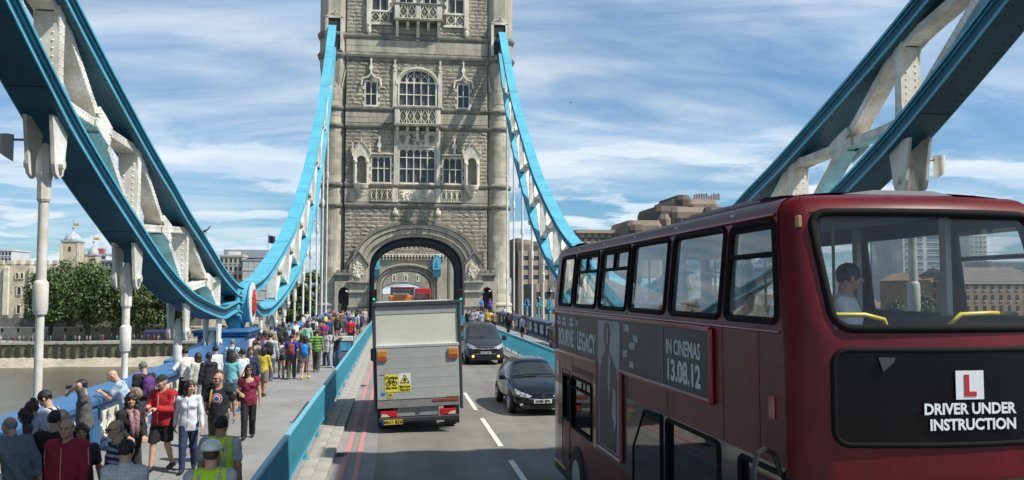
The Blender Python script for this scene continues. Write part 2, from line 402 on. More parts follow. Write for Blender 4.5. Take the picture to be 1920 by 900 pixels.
# paving joints near the parapet: shallow saw cuts in the asphalt sheet
mb = MB()
for i in range(26):
    y = 12+i*2.7; mb.add([(-6.35, y, .1535), (-4.3, y+.1, .1535), (-4.3, y+.115, .1535), (-6.35, y+.015, .1535)], [(0, 1, 2, 3)])
mb.add([(-4.3, -5, .1535), (-4.285, -5, .1535), (-4.285, 92, .1535), (-4.3, 92, .1535)], [(0, 1, 2, 3)])
structure('pavement_joint', mb, M('joint_tar', (.10, .10, .10), .9, .2, 3))
# ---- river and banks
def water_mat():
    m = M('river_water', (.13, .118, .085), .22, .15, .05, 0); nt = m.node_tree; n = nt.nodes; l = nt.links; b = n['Principled BSDF']
    tc = n.new('ShaderNodeTexCoord'); mp = n.new('ShaderNodeMapping'); mp.inputs['Scale'].default_value = (.35, 1.1, 1); l.new(tc.outputs['Object'], mp.inputs[0])
    t = n.new('ShaderNodeTexNoise'); t.inputs['Scale'].default_value = .9; t.inputs['Detail'].default_value = 8; l.new(mp.outputs[0], t.inputs['Vector'])
    bn = n.new('ShaderNodeBump'); bn.inputs['Strength'].default_value = .6; bn.inputs['Distance'].default_value = .5
    l.new(t.outputs['Fac'], bn.inputs['Height']); l.new(bn.outputs[0], b.inputs['Normal']); return m
structure('river', MB().add([(-3000, -400, -16.7), (3000, -400, -16.7), (3000, 3000, -16.7), (-3000, 3000, -16.7)], [(0, 1, 2, 3)]), water_mat())
SHINGLE = M('foreshore_shingle', (.40, .35, .26), .95, .2, .15, .8, 4, fine=.2, fs=1.2)
mb = MB(); rows = []
for j, (y, z) in enumerate([(252, -14.4), (249, -15.0), (246.5, -15.7), (244, -16.3), (242.5, -16.62), (240, -16.95)]):
    rows.append([(x, y+(1.1*math.sin(x*.13)+.6*math.sin(x*.41) if j > 0 else 0), z+.12*math.sin(x*.3+j)) for x in range(-420, 260, 4)])
v = [p for r in rows for p in r]; nn = len(rows[0])
mb.add(v, [(j*nn+i, j*nn+i+1, (j+1)*nn+i+1, (j+1)*nn+i) for j in range(len(rows)-1) for i in range(nn-1)])
o = structure('foreshore', mb, SHINGLE); smooth_mesh(o.data)
GRASS = M('bank_ground', (.16, .15, .12), .95, .2, .1)
structure('ground', MB().box(-3000, 3000, 251, 4000, -20, -10.7), GRASS)
structure('quay_path', MB().box(-420, 160, 250.9, 268, -11, -10.62), M('quay_paving', (.36, .34, .29), .9, .12, .4))
QWALL = M('quay_wall_stone', (.16, .155, .11), .95, .35, .5, .6, 4, fine=.2, fs=2, dark=(.045, .06, .025))
qw = thing('quay_wall', 'long weedy green river wall with dark timber fenders above the shingle beach', 'wall', (-90, 250.5, -15))
MB().box(-420, 160, 250.3, 251, -17, -11.1).build('wall', QWALL, qw)
MB().box(-420, 160, 250.0, 251.3, -11.1, -10.45).build('coping', M('quay_coping', (.40, .38, .32), .9, .15, .6), qw)
me = MB().box(-.32, .32, -.55, 0, -5.2, 0).mesh('fender', M('fender_timber', (.05, .042, .032), .9, .2, 1))
for i in range(62): meshobj('fender', me, qw, loc=(-120+i*2.35+90+rnd.uniform(-.2, .2), -.2, 3.85+rnd.uniform(-.2, .3)))
# low railing on the quay
mb = MB()
for i in range(90): mb.box(-150+i*1.6, -149.92+i*1.6, 251.3, 251.38, -10.5, -9.4)
mb.box(-150, -6, 251.3, 251.36, -9.5, -9.42); mb.box(-150, -6, 251.3, 251.36, -10.0, -9.95)
o = mb.build('quay_railing', BLACK); tag(o, 'thin dark railing along the river promenade on the far bank', 'railing')

# ================================================================== PARAPETS AND PEDESTRIAN RAILINGS
def quatrefoil(cx, cy, r):
    p = []
    for q in range(4):
        a = 90*q; c = (cx+r*.5*math.cos(R(a)), cy+r*.5*math.sin(R(a)))
        for i in range(7): t = R(a-80+160*i/6); p.append((c[0]+r*.48*math.cos(t), c[1]+r*.48*math.sin(t)))
    return p
def panel_mesh(w, h):
    holes = []
    nq = max(1, int(round(w/.62))); pw = w/nq
    for i in range(nq):
        cx = -w/2+pw*(i+.5); holes.append(quatrefoil(cx, h/2, min(pw, h)*.43))
        for sx in (-1, 1):
            for sy in (-1, 1):
                x, y = cx+sx*pw*.36, h/2+sy*(h*.39); holes.append([(x-.06, y), (x, y-.06), (x+.06, y), (x, y+.06)])
    for i in range(nq-1):
        x = -w/2+pw*(i+1); holes.append([(x-.035, h/2-.16), (x+.035, h/2-.16), (x+.035, h/2+.16), (x-.035, h/2+.16)])
    mb = MB(); v, f = fill2d([(-w/2, 0), (w/2, 0), (w/2, h), (-w/2, h)], holes, .035, .008)
    return mb, v, f
PITCHP, PW, PH = 2.7, 2.2, .80
PANELW = M('parapet_panel_white', (.78, .77, .72), .5, .12, 2.5, dark=(.62, .58, .49))
PBACK = M('parapet_panel_back', (.60, .585, .53), .6, .15, 2)
def parapet(sg, paint, label, panel_mat):
    xi = AX+sg*8.65
    t = thing('bridge_parapet', label, 'parapet', (xi, 40, .15))
    O = lambda u: xi+sg*u
    def bx(m, u0, u1, *a): a0, a1 = O(u0), O(u1); return m.box(min(a0, a1), max(a0, a1), *a)
    segs = [(-10, 36.0), (38.9, 92.3)]
    for y0, y1 in segs:
        m = MB(); pr = [(0, 1.14), (-.06, 1.18), (-.06, 1.27), (0, 1.30), (.12, 1.33), (.45, 1.37), (.74, 1.34), (.74, 1.1), (.3, 1.05)]
        rings = [[(O(u), y, z) for u, z in pr] for y in (y0, y1)]; m.loft(rings); m.build('coping', paint, t)
        m = MB(); bx(m, .0, .3, y0, y1, .15, .30); bx(m, -.05, .32, y0, y1, .10, .17); bx(m, .02, .25, y0, y1, 1.05, 1.14); m.build('base_rail', paint, t)
        m = MB(); bx(m, .64, .74, y0, y1, -.8, 1.1); m.build('outer_skin', paint, t)
        m = MB(); bx(m, .16, .2, y0, y1, .30, 1.05); m.build('panel_back', PBACK, t)
    mb, v, f = panel_mesh(PW, .72); mb.add([(sg*.0-p[2], p[0], p[1]) for p in v], f); pm = mb.mesh('panel', panel_mat)
    fm = MB().yz([(-PW/2-.05, .30), (PW/2+.05, .30), (PW/2+.05, 1.05), (-PW/2-.05, 1.05)], [[(-PW/2, .345), (PW/2, .345), (PW/2, 1.01), (-PW/2, 1.01)]], 0, .05).mesh('panel_frame', paint)
    m = MB()
    for j in range(3): m.bbox(-.05, .05, -.21+j*.16, -.11+j*.16, .28, 1.08, .012)
    m.box(-.02, .25, -.24, .24, .26, 1.1)
    post = m.mesh('post', paint)
    sc = sg
    i = 0; y = -7.6
    while y < 91:
        if not 34.9 < y < 40.0:
            if y > 12 or sg > 0:
                meshobj('post', post, t, loc=(O(.0)-xi, y-40, -.15), scale=(sc, 1, 1))
                if abs(y+1.35-37.5) > 2.6:
                    meshobj('panel', pm, t, loc=(O(.10)-xi, y+1.35-40, .15+.04)); meshobj('panel_frame', fm, t, loc=(O(.06)-xi-.025, y+1.35-40, -.15))
        y += PITCHP; i += 1
    return t
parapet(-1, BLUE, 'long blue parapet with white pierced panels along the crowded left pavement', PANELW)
parapet(1, BLUESHADE, 'shade-darkened blue parapet with white pierced panels along the right pavement', PANELW)
# blue pedestals under the chain joints
def pedestal(sg, paint, label):
    xi = AX+sg*8.35; t = thing('joint_pedestal', label, 'pedestal', (xi, 37.5, .15)); O = lambda u: xi+sg*u
    def bx(m, u0, u1, *a): a0, a1 = O(u0), O(u1); return m.bbox(min(a0, a1), max(a0, a1), *a)
    m = MB(); bx(m, 0, 1.9, 36.1, 38.8, .15, 1.75, .03); bx(m, -.06, 1.96, 36.04, 38.86, .15, .42, .03); m.build('body', paint, t)
    m = MB(); bx(m, -.14, 2.04, 35.95, 38.95, 1.75, 1.86, .04); bx(m, -.2, 2.1, 35.9, 39.0, 1.86, 2.0, .05); m.build('cap', paint, t)
    mb, v, f = panel_mesh(1.3, 1.05); mb.add([(O(-.03)-p[2], 37.45+p[0], .5+p[1]) for p in v], f); mb.build('panel', PANELW, t)
    m = MB(); a = O(-.015); m.box(a-.01, a+.01, 36.8, 38.1, .5, 1.55); m.build('panel_back', PBACK, t)
    # sloping cover plate that runs down onto the coping
    m = MB(); pr = [(29.5, 1.30), (31.5, 1.42), (36.1, 1.70), (36.1, 1.0), (29.5, 1.0)]
    m.loft([[(O(u), y, z) for y, z in pr] for u in (.02, 1.5)]); m.build('sloping_cover', paint, t)
    return t
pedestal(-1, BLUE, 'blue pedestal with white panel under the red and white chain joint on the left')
pedestal(1, BLUESHADE, 'shade-darkened blue pedestal with white panel under the chain joint hidden beside the red bus')
# turquoise pedestrian railings: every flat bar stands by itself
def ped_railing(x, sg, label):
    t = thing('pedestrian_railing', label, 'railing', (x, 40, .13)); y0, y1 = 2.0, 92.0
    MB().bbox(x-.045, x+.045, y0, y1, 1.10, 1.16, .012).build('top_rail', RAILTOP, t)
    MB().bbox(x-.03, x+.03, y0, y1, .30, .345, .008).build('bottom_rail', RAIL, t)
    MB().box(x-.02, x+.02, y0, y1, 1.065, 1.098).build('bar_clip_rail', RAIL, t)
    bar = MB().box(-.026, .026, -.008, .008, .345, 1.067).mesh('bar', RAIL)
    m = MB(); m.box(-.03, .03, -.03, .03, .0, .965); m.box(-.08, .08, -.09, .09, 0, .03); m.box(-.03, .03, .03, .20, .05, .09); m.add([(0-.02, .03, .25), (.02, .03, .25), (.02, .2, .07), (-.02, .2, .07)], [(0, 1, 2, 3)])
    post = m.mesh('post', RAIL)
    n = 0; y = 2.6; rest = MB(); k = 0
    start = 9.5 if sg < 0 else 38
    while y < y1:
        if abs((y-2.0) % 2.7) < .05 or abs((y-2.0) % 2.7-2.7) < .05: pass
        elif y > start and n < 300: meshobj('bar', bar, t, loc=(0, y-40, -.13)); n += 1
        else: rest.box(x-.026, x+.026, y-.008, y+.008, .345, 1.067)
        y += .1
    y = 2.0
    while y < y1: meshobj('post', post, t, loc=(0, y-40, 0)); y += 2.7
    r = rest.build('bar_run', RAIL, t); r['kind'] = 'stuff'
    return t
ped_railing(-1.80, -1, 'turquoise flat bar railing between the crowded left pavement and the road')
ped_railing(6.55, 1, 'turquoise railing between the oncoming lane and the right pavement')
# ================================================================== BRIDGE TOWER
TX = 2.3; TY = 92.6           # tower centre line, wall face
def tower_window(t, cx, z0, w, h, nl, trans, y, arched=False, hood=True, heads=True):
    """mullioned stone window: frame, mullions and transoms, separate panes"""
    x0, x1 = cx-w/2, cx+w/2; fr = .20 if w > 2 else .16
    m = MB()
    if arched:
        sp = z0+h*.60
        def arch(r0): return [(cx+(w/2+r0)*math.cos(R(a)), sp+(h*.40+r0)*math.sin(R(a))) for a in range(0, 181, 12)]
        outer = [(x0-fr, z0), (x1+fr, z0)]+arch(fr); inner = [(x0, z0+.08), (x1, z0+.08)]+arch(0)
        m.xz(outer, [inner], y-.22, y+.25)
        outer2 = arch(fr+.22); outer2 = outer2+arch(fr)[::-1]; m.xz(outer2, (), y-.36, y-.02)
    else:
        m.xz([(x0-fr, z0-.1), (x1+fr, z0-.1), (x1+fr, z0+h+fr), (x0-fr, z0+h+fr)], [[(x0, z0), (x1, z0), (x1, z0+h), (x0, z0+h)]], y-.14, y+.25)
        # quoins toothing into the wall
        for s in (-1, 1):
            for k in range(int(h/.42)):
                if k % 2 == 0: xx = cx+s*(w/2+fr); m.box(min(xx, xx+s*.18), max(xx, xx+s*.18), y-.13, y+.1, z0+k*.42, z0+k*.42+.38)
    m.box(x0-fr-.1, x1+fr+.1, y-.26, y+.1, z0-.22, z0-.08)
    win = m.build('window', TRIM, t)
    lw = w/nl; mm = MB()
    def top(x):
        return z0+h if not arched else z0+h*.60+h*.40*math.sqrt(max(0., 1-((x-cx)/(w/2))**2))
    for i in range(1, nl): x = x0+lw*i; mm.box(x-.055, x+.055, y-.02, y+.2, z0, top(x)+.02)
    for k in trans: mm.box(x0, x1, y-.018, y+.18, z0+h*k-.05, z0+h*k+.05)
    # cusped light heads
    for i in range(nl):
        xa, xb = x0+lw*i+.05, x0+lw*(i+1)-.05; xm = (xa+xb)/2; zt = top(xm) if not arched else z0+h*.66+.12
        hh = lw*.62
        tri = [(xa, zt-hh), (xa+.02, zt-hh*.45), (xm-.02, zt), (xa, zt+.02)]; mm.xz(tri, (), y-.01, y+.14)
        tri = [(xb, zt-hh), (xb, zt+.02), (xm+.02, zt), (xb-.02, zt-hh*.45)]; mm.xz(tri, (), y-.01, y+.14)
    if arched:   # flowing tracery ribs
        for i in range(1, nl):
            x = x0+lw*i; zt = z0+h*.66
            for s in (-1, 1):
                pts = [(x, y+.05, zt), (x+s*lw*.25, y+.05, zt+lw*.75), (x+s*lw*.8, y+.05, zt+lw*1.25)]
                pts = [p for p in pts if p[2] < top(p[0])+.1]
                if len(pts) > 1: mm.tube(pts, .045, 5)
    mm.build('mullion', TRIM, win)
    # panes, one per light and stage
    ks = [0]+list(trans)+[1]
    for i in range(nl):
        for a, b in zip(ks[:-1], ks[1:]):
            xa, xb = x0+lw*i+.03, x0+lw*(i+1)-.03; za, zb = z0+h*a, z0+h*b
            if arched and b == 1: pts = [(xa, za), (xb, za), (xb, top(xb)), (xa, top(xa))]
            else: pts = [(xa, za), (xb, za), (xb, zb), (xa, zb)]
            q = MB(); d = rnd.uniform(-.012, .012); e = rnd.uniform(-.012, .012)
            q.add([(p[0], y+.17+(d if k in (1, 2) else -d)+(e if k > 1 else -e), p[1]) for k, p in enumerate(pts)], [(0, 1, 2, 3)])
            q.build('pane', LEADGLASS, win)
    return win
def prism_ring(cx, cy, r, n, z0, z1, ph): return [[(cx+r*math.cos(ph+2*math.pi*i/n), cy+r*math.sin(ph+2*math.pi*i/n), z) for i in range(n)] for z in (z0, z1)]
def turret(t, cx, cy, zoff=0., full=True, name='turret'):
    ph = math.pi/8
    m = MB(); m.lathe([(1.62, 0), (1.62, 1.2), (1.55, 1.35), (1.55, 1.9), (1.62, 1.95), (1.62, 2.1), (1.42, 2.35), (1.42, 2.9), (1.33, 3.1), (1.30, 27.2)], (cx, cy, zoff), 28)
    o = m.build(name, ASHLAR, t, smooth=35)
    if full:      # drum stones laid in courses round the side one can see
        m = MB(); rg = random.Random(int(cx*10)); z = 3.25; k = 0
        while z < 25.2:
            if not any(z-.55 < q < z+.55 for q in (12.7, 14.9, 21.3, 23.2)):
                for i in range(6):
                    a0 = R(172+i*34+(17 if k % 2 else 0)+.7); a1 = R(172+(i+1)*34+(17 if k % 2 else 0)-.7); r = 1.315+rg.uniform(0, .018); st = 4
                    v = []
                    for rr in (1.28, r):
                        for zz in (z+.012, z+.568):
                            for q in range(st+1): a = a0+(a1-a0)*q/st; v.append((cx+rr*math.cos(a), cy+rr*math.sin(a), zz+zoff))
                    n_ = st+1; f = []
                    for q in range(st): f += [(2*n_+q, 2*n_+q+1, 3*n_+q+1, 3*n_+q), (3*n_+q, 3*n_+q+1, n_+q+1, n_+q), (q, q+1, 2*n_+q+1, 2*n_+q)]
                    f += [(0, 2*n_, 3*n_, n_), (st, n_+st, 3*n_+st, 2*n_+st)]; m.add(v, f)
            z += .58; k += 1
        m.build('drum_courses', ASHLAR, o)['kind'] = 'stuff'
    m = MB(); n = 8
    # broached change from round shaft to octagon
    m.loft([[(cx+r*math.cos(ph+2*math.pi*i/n), cy+r*math.sin(ph+2*math.pi*i/n), z+zoff) for i in range(n)] for r, z in ((1.30, 25.6), (1.5, 26.6), (1.66, 27.7), (1.70, 28.3), (1.70, 40))]); m.build('octagon_shaft', ASHLAR, o)
    m = MB()
    for i in range(n):
        a = ph+2*math.pi*(i+.5)/n; c, s_ = math.cos(a), math.sin(a)
        base = [(cx+1.34*c-.22*s_, cy+1.34*s_+.22*c), (cx+1.34*c+.22*s_, cy+1.34*s_-.22*c)]
        m.add([(base[0][0], base[0][1], 25.6+zoff), (base[1][0], base[1][1], 25.6+zoff), (cx+1.72*c, cy+1.72*s_, 27.6+zoff), (cx+1.2*c, cy+1.2*s_, 25.0+zoff)], [(0, 1, 2), (0, 2, 3), (1, 3, 2)])
    m.build('broach', TRIM, o)
    rings = [(12.55, 1.30), (14.75, 1.30), (21.15, 1.30), (23.05, 1.30)]
    for z, r in rings:
        m = MB(); m.lathe([(r-.02, z-.12), (r+.10, z-.06), (r+.22, z+.12), (r+.24, z+.30), (r+.12, z+.36), (r+.10, z+.46), (r-.02, z+.55)], (cx, cy, zoff), 28); m.build('string_ring', WEATHER, o, smooth=40)
    for z in (28.75, 31.0):
        m = MB(); n = 8
        m.loft([[(cx+(1.70+d)*math.cos(ph+2*math.pi*i/n), cy+(1.70+d)*math.sin(ph+2*math.pi*i/n), z+zz+zoff) for i in range(n)] for d, zz in ((-.02, -.15), (.12, -.05), (.28, .2), (.28, .42), (.12, .5), (.1, .62), (-.02, .7))]); m.build('string_ring', WEATHER, o)
    return o
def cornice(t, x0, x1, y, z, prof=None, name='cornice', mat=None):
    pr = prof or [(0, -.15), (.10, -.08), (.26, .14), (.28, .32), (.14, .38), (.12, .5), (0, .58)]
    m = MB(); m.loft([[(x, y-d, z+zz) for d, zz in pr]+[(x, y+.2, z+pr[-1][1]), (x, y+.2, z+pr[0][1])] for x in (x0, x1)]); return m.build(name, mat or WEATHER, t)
def arch_pts(hw, spring, rise, n=24, cx=TX):
    # three-centred looking arch
    return [(cx+hw*math.copysign(abs(math.cos(R(a)))**.92, math.cos(R(a))), spring+rise*math.sin(R(a))**.90) for a in np.linspace(0, 180, n+1)]
def blob_carving(m, x0, x1, z0, z1, y, n, seed, r=.09):
    """deeply cut foliage and shield carving: raised ribs and knobs"""
    rg = random.Random(seed)
    for k in range(n):
        x, z = rg.uniform(x0, x1), rg.uniform(z0, z1); a = rg.uniform(0, 6.28); L = rg.uniform(.12, .34)
        p = [(x+L*s*math.cos(a+s*.9), y-.03-.03*math.cos(s*3), z+L*s*math.sin(a+s*.9)) for s in (-.5, -.15, .2, .5)]
        p = [(min(max(q[0], x0), x1), q[1], min(max(q[2], z0), z1)) for q in p]
        m.tube(p, [r*.4, r*.75, r*.7, r*.35], 5)
def tracery_panel(t, x0, x1, z0, z1, y, n, name='carved_panel', mat=None):
    holes = []; w = (x1-x0)/n; h = z1-z0
    for i in range(n):
        xa = x0+w*i; xm = xa+w/2
        holes.append([(xm, z0+.06), (xa+w-.05, z0+h*.48), (xm, z1-.06), (xa+.05, z0+h*.48)])
        for sx in (0, 1):
            for sz in (0, 1):
                bx, bz = (xa+.05 if sx == 0 else xa+w-.05), (z0+.06 if sz == 0 else z1-.06); dx = w*.36*(1 if sx == 0 else -1); dz = h*.34*(1 if sz == 0 else -1)
                holes.append([(bx, bz), (bx+dx, bz), (bx, bz+dz)])
    m = MB(); m.xz([(x0, z0), (x1, z0), (x1, z1), (x0, z1)], holes, y-.10, y+.05); o = m.build(name, mat or TRIM, t)
    m = MB(); m.xz([(x0, z0), (x1, z0), (x1, z1), (x0, z1)], (), y+.045, y+.09)
    for i in range(n):
        xm = x0+w*(i+.5); m.sphere((xm, y-.0, (z0+z1)/2), (w*.16, .09, h*.16), 6, 4)
        for s in (-1, 1): m.sphere((xm+s*w*.13, y+.02, (z0+z1)/2+.1*h), (w*.08, .07, h*.16), 6, 4)
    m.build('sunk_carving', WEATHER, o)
    return o
def finial(m, x, z, y, h=1.0, w=.3):
    m.loft([[(x+a*w/2, y+b*.1-.1, zz) for a, b in ((-k, -1), (k, -1), (k, 1), (-k, 1))] for zz, k in ((z, .55), (z+h*.3, .4), (z+h*.34, 1.0), (z+h*.52, .8), (z+h*.58, .4), (z+h*.8, .34), (z+h*.84, .6), (z+h, .08))])
def niche(t, cx, z0, y):
    m = MB()
    # shafts, gable and crockets
    gab = [(cx-.85, z0+.0), (cx-.85, z0+3.0), (cx-.95, z0+3.05), (cx-.95, z0+3.3), (cx, z0+4.7), (cx+.95, z0+3.3), (cx+.95, z0+3.05), (cx+.85, z0+3.0), (cx+.85, z0)]
    hole = [(cx-.5, z0+.02), (cx+.5, z0+.02), (cx+.5, z0+2.5)]+[(cx+.5*math.cos(R(a)), z0+2.5+.62*math.sin(R(a))**.8) for a in (20, 45, 70, 90, 110, 135, 160)]+[(cx-.5, z0+2.5)]
    m.xz(gab, [hole], y-.42, y+.05)
    for s in (-1, 1):
        m.tube([(cx+s*.62, y-.46, z0), (cx+s*.62, y-.46, z0+2.3)], .1, 7); m.lathe([(.1, 0), (.2, .15), (.2, .4), (.08, .5)], (cx+s*.62, y-.46, z0+2.2), 7)
        finial(m, cx+s*.92, z0+3.1, y-.25, 1.5, .26)
        m.loft([[(cx+s*q*.95, y-.52, z0+4.78-q*1.4+d) for d in (0, .16)]+[(cx+s*q*.95, y-.2, z0+4.78-q*1.4+d) for d in (.16, 0)] for q in (0, 1)])
    finial(m, cx, z0+4.5, y-.3, .7, .28)
    o = m.build('niche', TRIM, t)
    q = MB(); q.lathe([(.52, 0), (.52, 2.5), (.4, 2.95), (.1, 3.15)], (cx, y+.1, z0), 12, 0, 180); q.build('recess', ASHLAR, o)
    q = MB(); q.lathe([(.05, -1.25), (.28, -1.1), (.42, -.75), (.5, -.72), (.52, -.55), (.72, -.35), (.75, -.3), (.82, -.1), (.86, 0), (.86, .1)], (cx, y, z0), 10, 180, 360); q.build('corbel', TRIM, o)
    return o
def balcony(t, x0, x1, z0, z1, y, proj, n, brackets):
    m = MB(); m.bbox(x0-.12, x1+.12, y-proj-.12, y, z0-.28, z0, .05); m.bbox(x0-.12, x1+.12, y-proj-.12, y, z1, z1+.22, .05)
    o = m.build('balcony', WEATHER, t)
    m = MB(); w = (x1-x0)
    for i in range(n+1):
        x = x0+.25+(w-.5)*i/n; m.bbox(x-.25, x+.25, y-proj-.05, y-proj+.3, z0, z1, .03)
    for s in (0, 1): xx = (x0, x1-.1)[s]; m.box(xx, xx+.1, y-proj+.25, y, z0, z1)
    m.build('pier', TRIM, o)
    for i in range(n):
        xa = x0+.5+(w-.5)*i/n; xb = x0+(w-.5)*(i+1)/n; tracery_panel(o, xa, xb, z0+.02, z1-.02, y-proj+.08, max(2, int((xb-xa)/.75)))
    for i in range(brackets):
        x = x0+.3+(w-.6)*i/(brackets-1); h = 1.9 if i % 2 == 0 else .75
        m = MB(); prj = proj if i % 2 == 0 else proj*.75
        prof = [(y, z0-.28), (y-prj, z0-.28), (y-prj, z0-.6), (y-prj*.82, z0-.75), (y-prj*.6, z0-.28-h*.55), (y-prj*.35, z0-.28-h*.75), (y-.12, z0-.28-h), (y, z0-.28-h)]
        m.yz(prof, (), x-.16, x+.16); m.build('bracket', TRIM, o)
    return o

BLOCKS = []
for k in range(10):
    rg = random.Random(50+k); m = MB(); nx, nz = 3, 2
    v = []
    for j in range(nz+1):
        for i in range(nx+1):
            e = i in (0, nx) or j in (0, nz); v.append((-.5+i/nx+(0 if e else rg.uniform(-.06, .06)), 0 if e else -rg.uniform(.35, 1.0), -.5+j/nz+(0 if e else rg.uniform(-.08, .08))))
    # a shallow interior row gives the quarry face its tilt
    f = [(j*(nx+1)+i, j*(nx+1)+i+1, (j+1)*(nx+1)+i+1, (j+1)*(nx+1)+i) for j in range(nz) for i in range(nx)]
    nn = len(v)
    ring = [0, 1, 2, 3, 7, 11, 10, 9, 8, 4]
    v2 = v+[(v[i][0], 1.0, v[i][2]) for i in ring]
    f += [(ring[a], nn+a, nn+(a+1) % len(ring), ring[(a+1) % len(ring)]) for a in range(len(ring))]
    # centre row: lift the two middle verts strongly
    for i in (5, 6): v2[i] = (v2[i][0], -rg.uniform(.5, 1.2), v2[i][2])
    vv = []
    v, f = v2, f
    mb = MB(); mb.add(v, f); BLOCKS.append((v, f, mb.mesh('stone', STONE)))
def masonry(t, x0, x1, y, zones, avoid, nmax=300):
    """courses of rock-faced blocks: the first (largest in view) as parts, the rest joined"""
    rg = random.Random(3); cnt = 0; rest = MB(); cells = []
    for z0, z1 in zones:
        nrow = max(1, int(round((z1-z0)/.42))); h = (z1-z0)/nrow
        for r in range(nrow):
            z = z0+h*r; x = x0-(.0 if r % 2 else .3)
            while x < x1:
                w = rg.uniform(.62, 1.25); xa, xb = max(x, x0), min(x+w, x1); x += w
                if xb-xa < .12: continue
                segs = [(xa, xb)]
                for ax in avoid(z+h/2):
                    ns = []
                    for a, b in segs:
                        if b <= ax[0] or a >= ax[1]: ns.append((a, b))
                        else:
                            if a < ax[0]: ns.append((a, ax[0]))
                            if b > ax[1]: ns.append((ax[1], b))
                    segs = ns
                for a, b in segs:
                    if b-a > .14: cells.append((a, b, z, h))
    rg.shuffle(cells); cells.sort(key=lambda c: -(c[1]-c[0] > .5))
    for a, b, z, h in cells:
        k = rg.randrange(len(BLOCKS)); d = rg.uniform(.035, .085); w = b-a-.042; hh = h-.036
        loc = Vector(((a+b)/2, y+rg.uniform(-.02, .01), z+h/2)); sx = w*(1 if rg.random() < .5 else -1)
        if cnt < nmax:
            meshobj('stone', BLOCKS[k][2], t, loc=loc-ORG[t.name], scale=(sx, d, hh)); cnt += 1
        else:
            v, f, _ = BLOCKS[k]; rest.add([(p[0]*sx+loc.x, p[1]*d+loc.y, p[2]*hh+loc.z) for p in v], f if sx > 0 else [q[::-1] for q in f])
    o = rest.build('masonry_courses', STONE, t); o['kind'] = 'stuff'

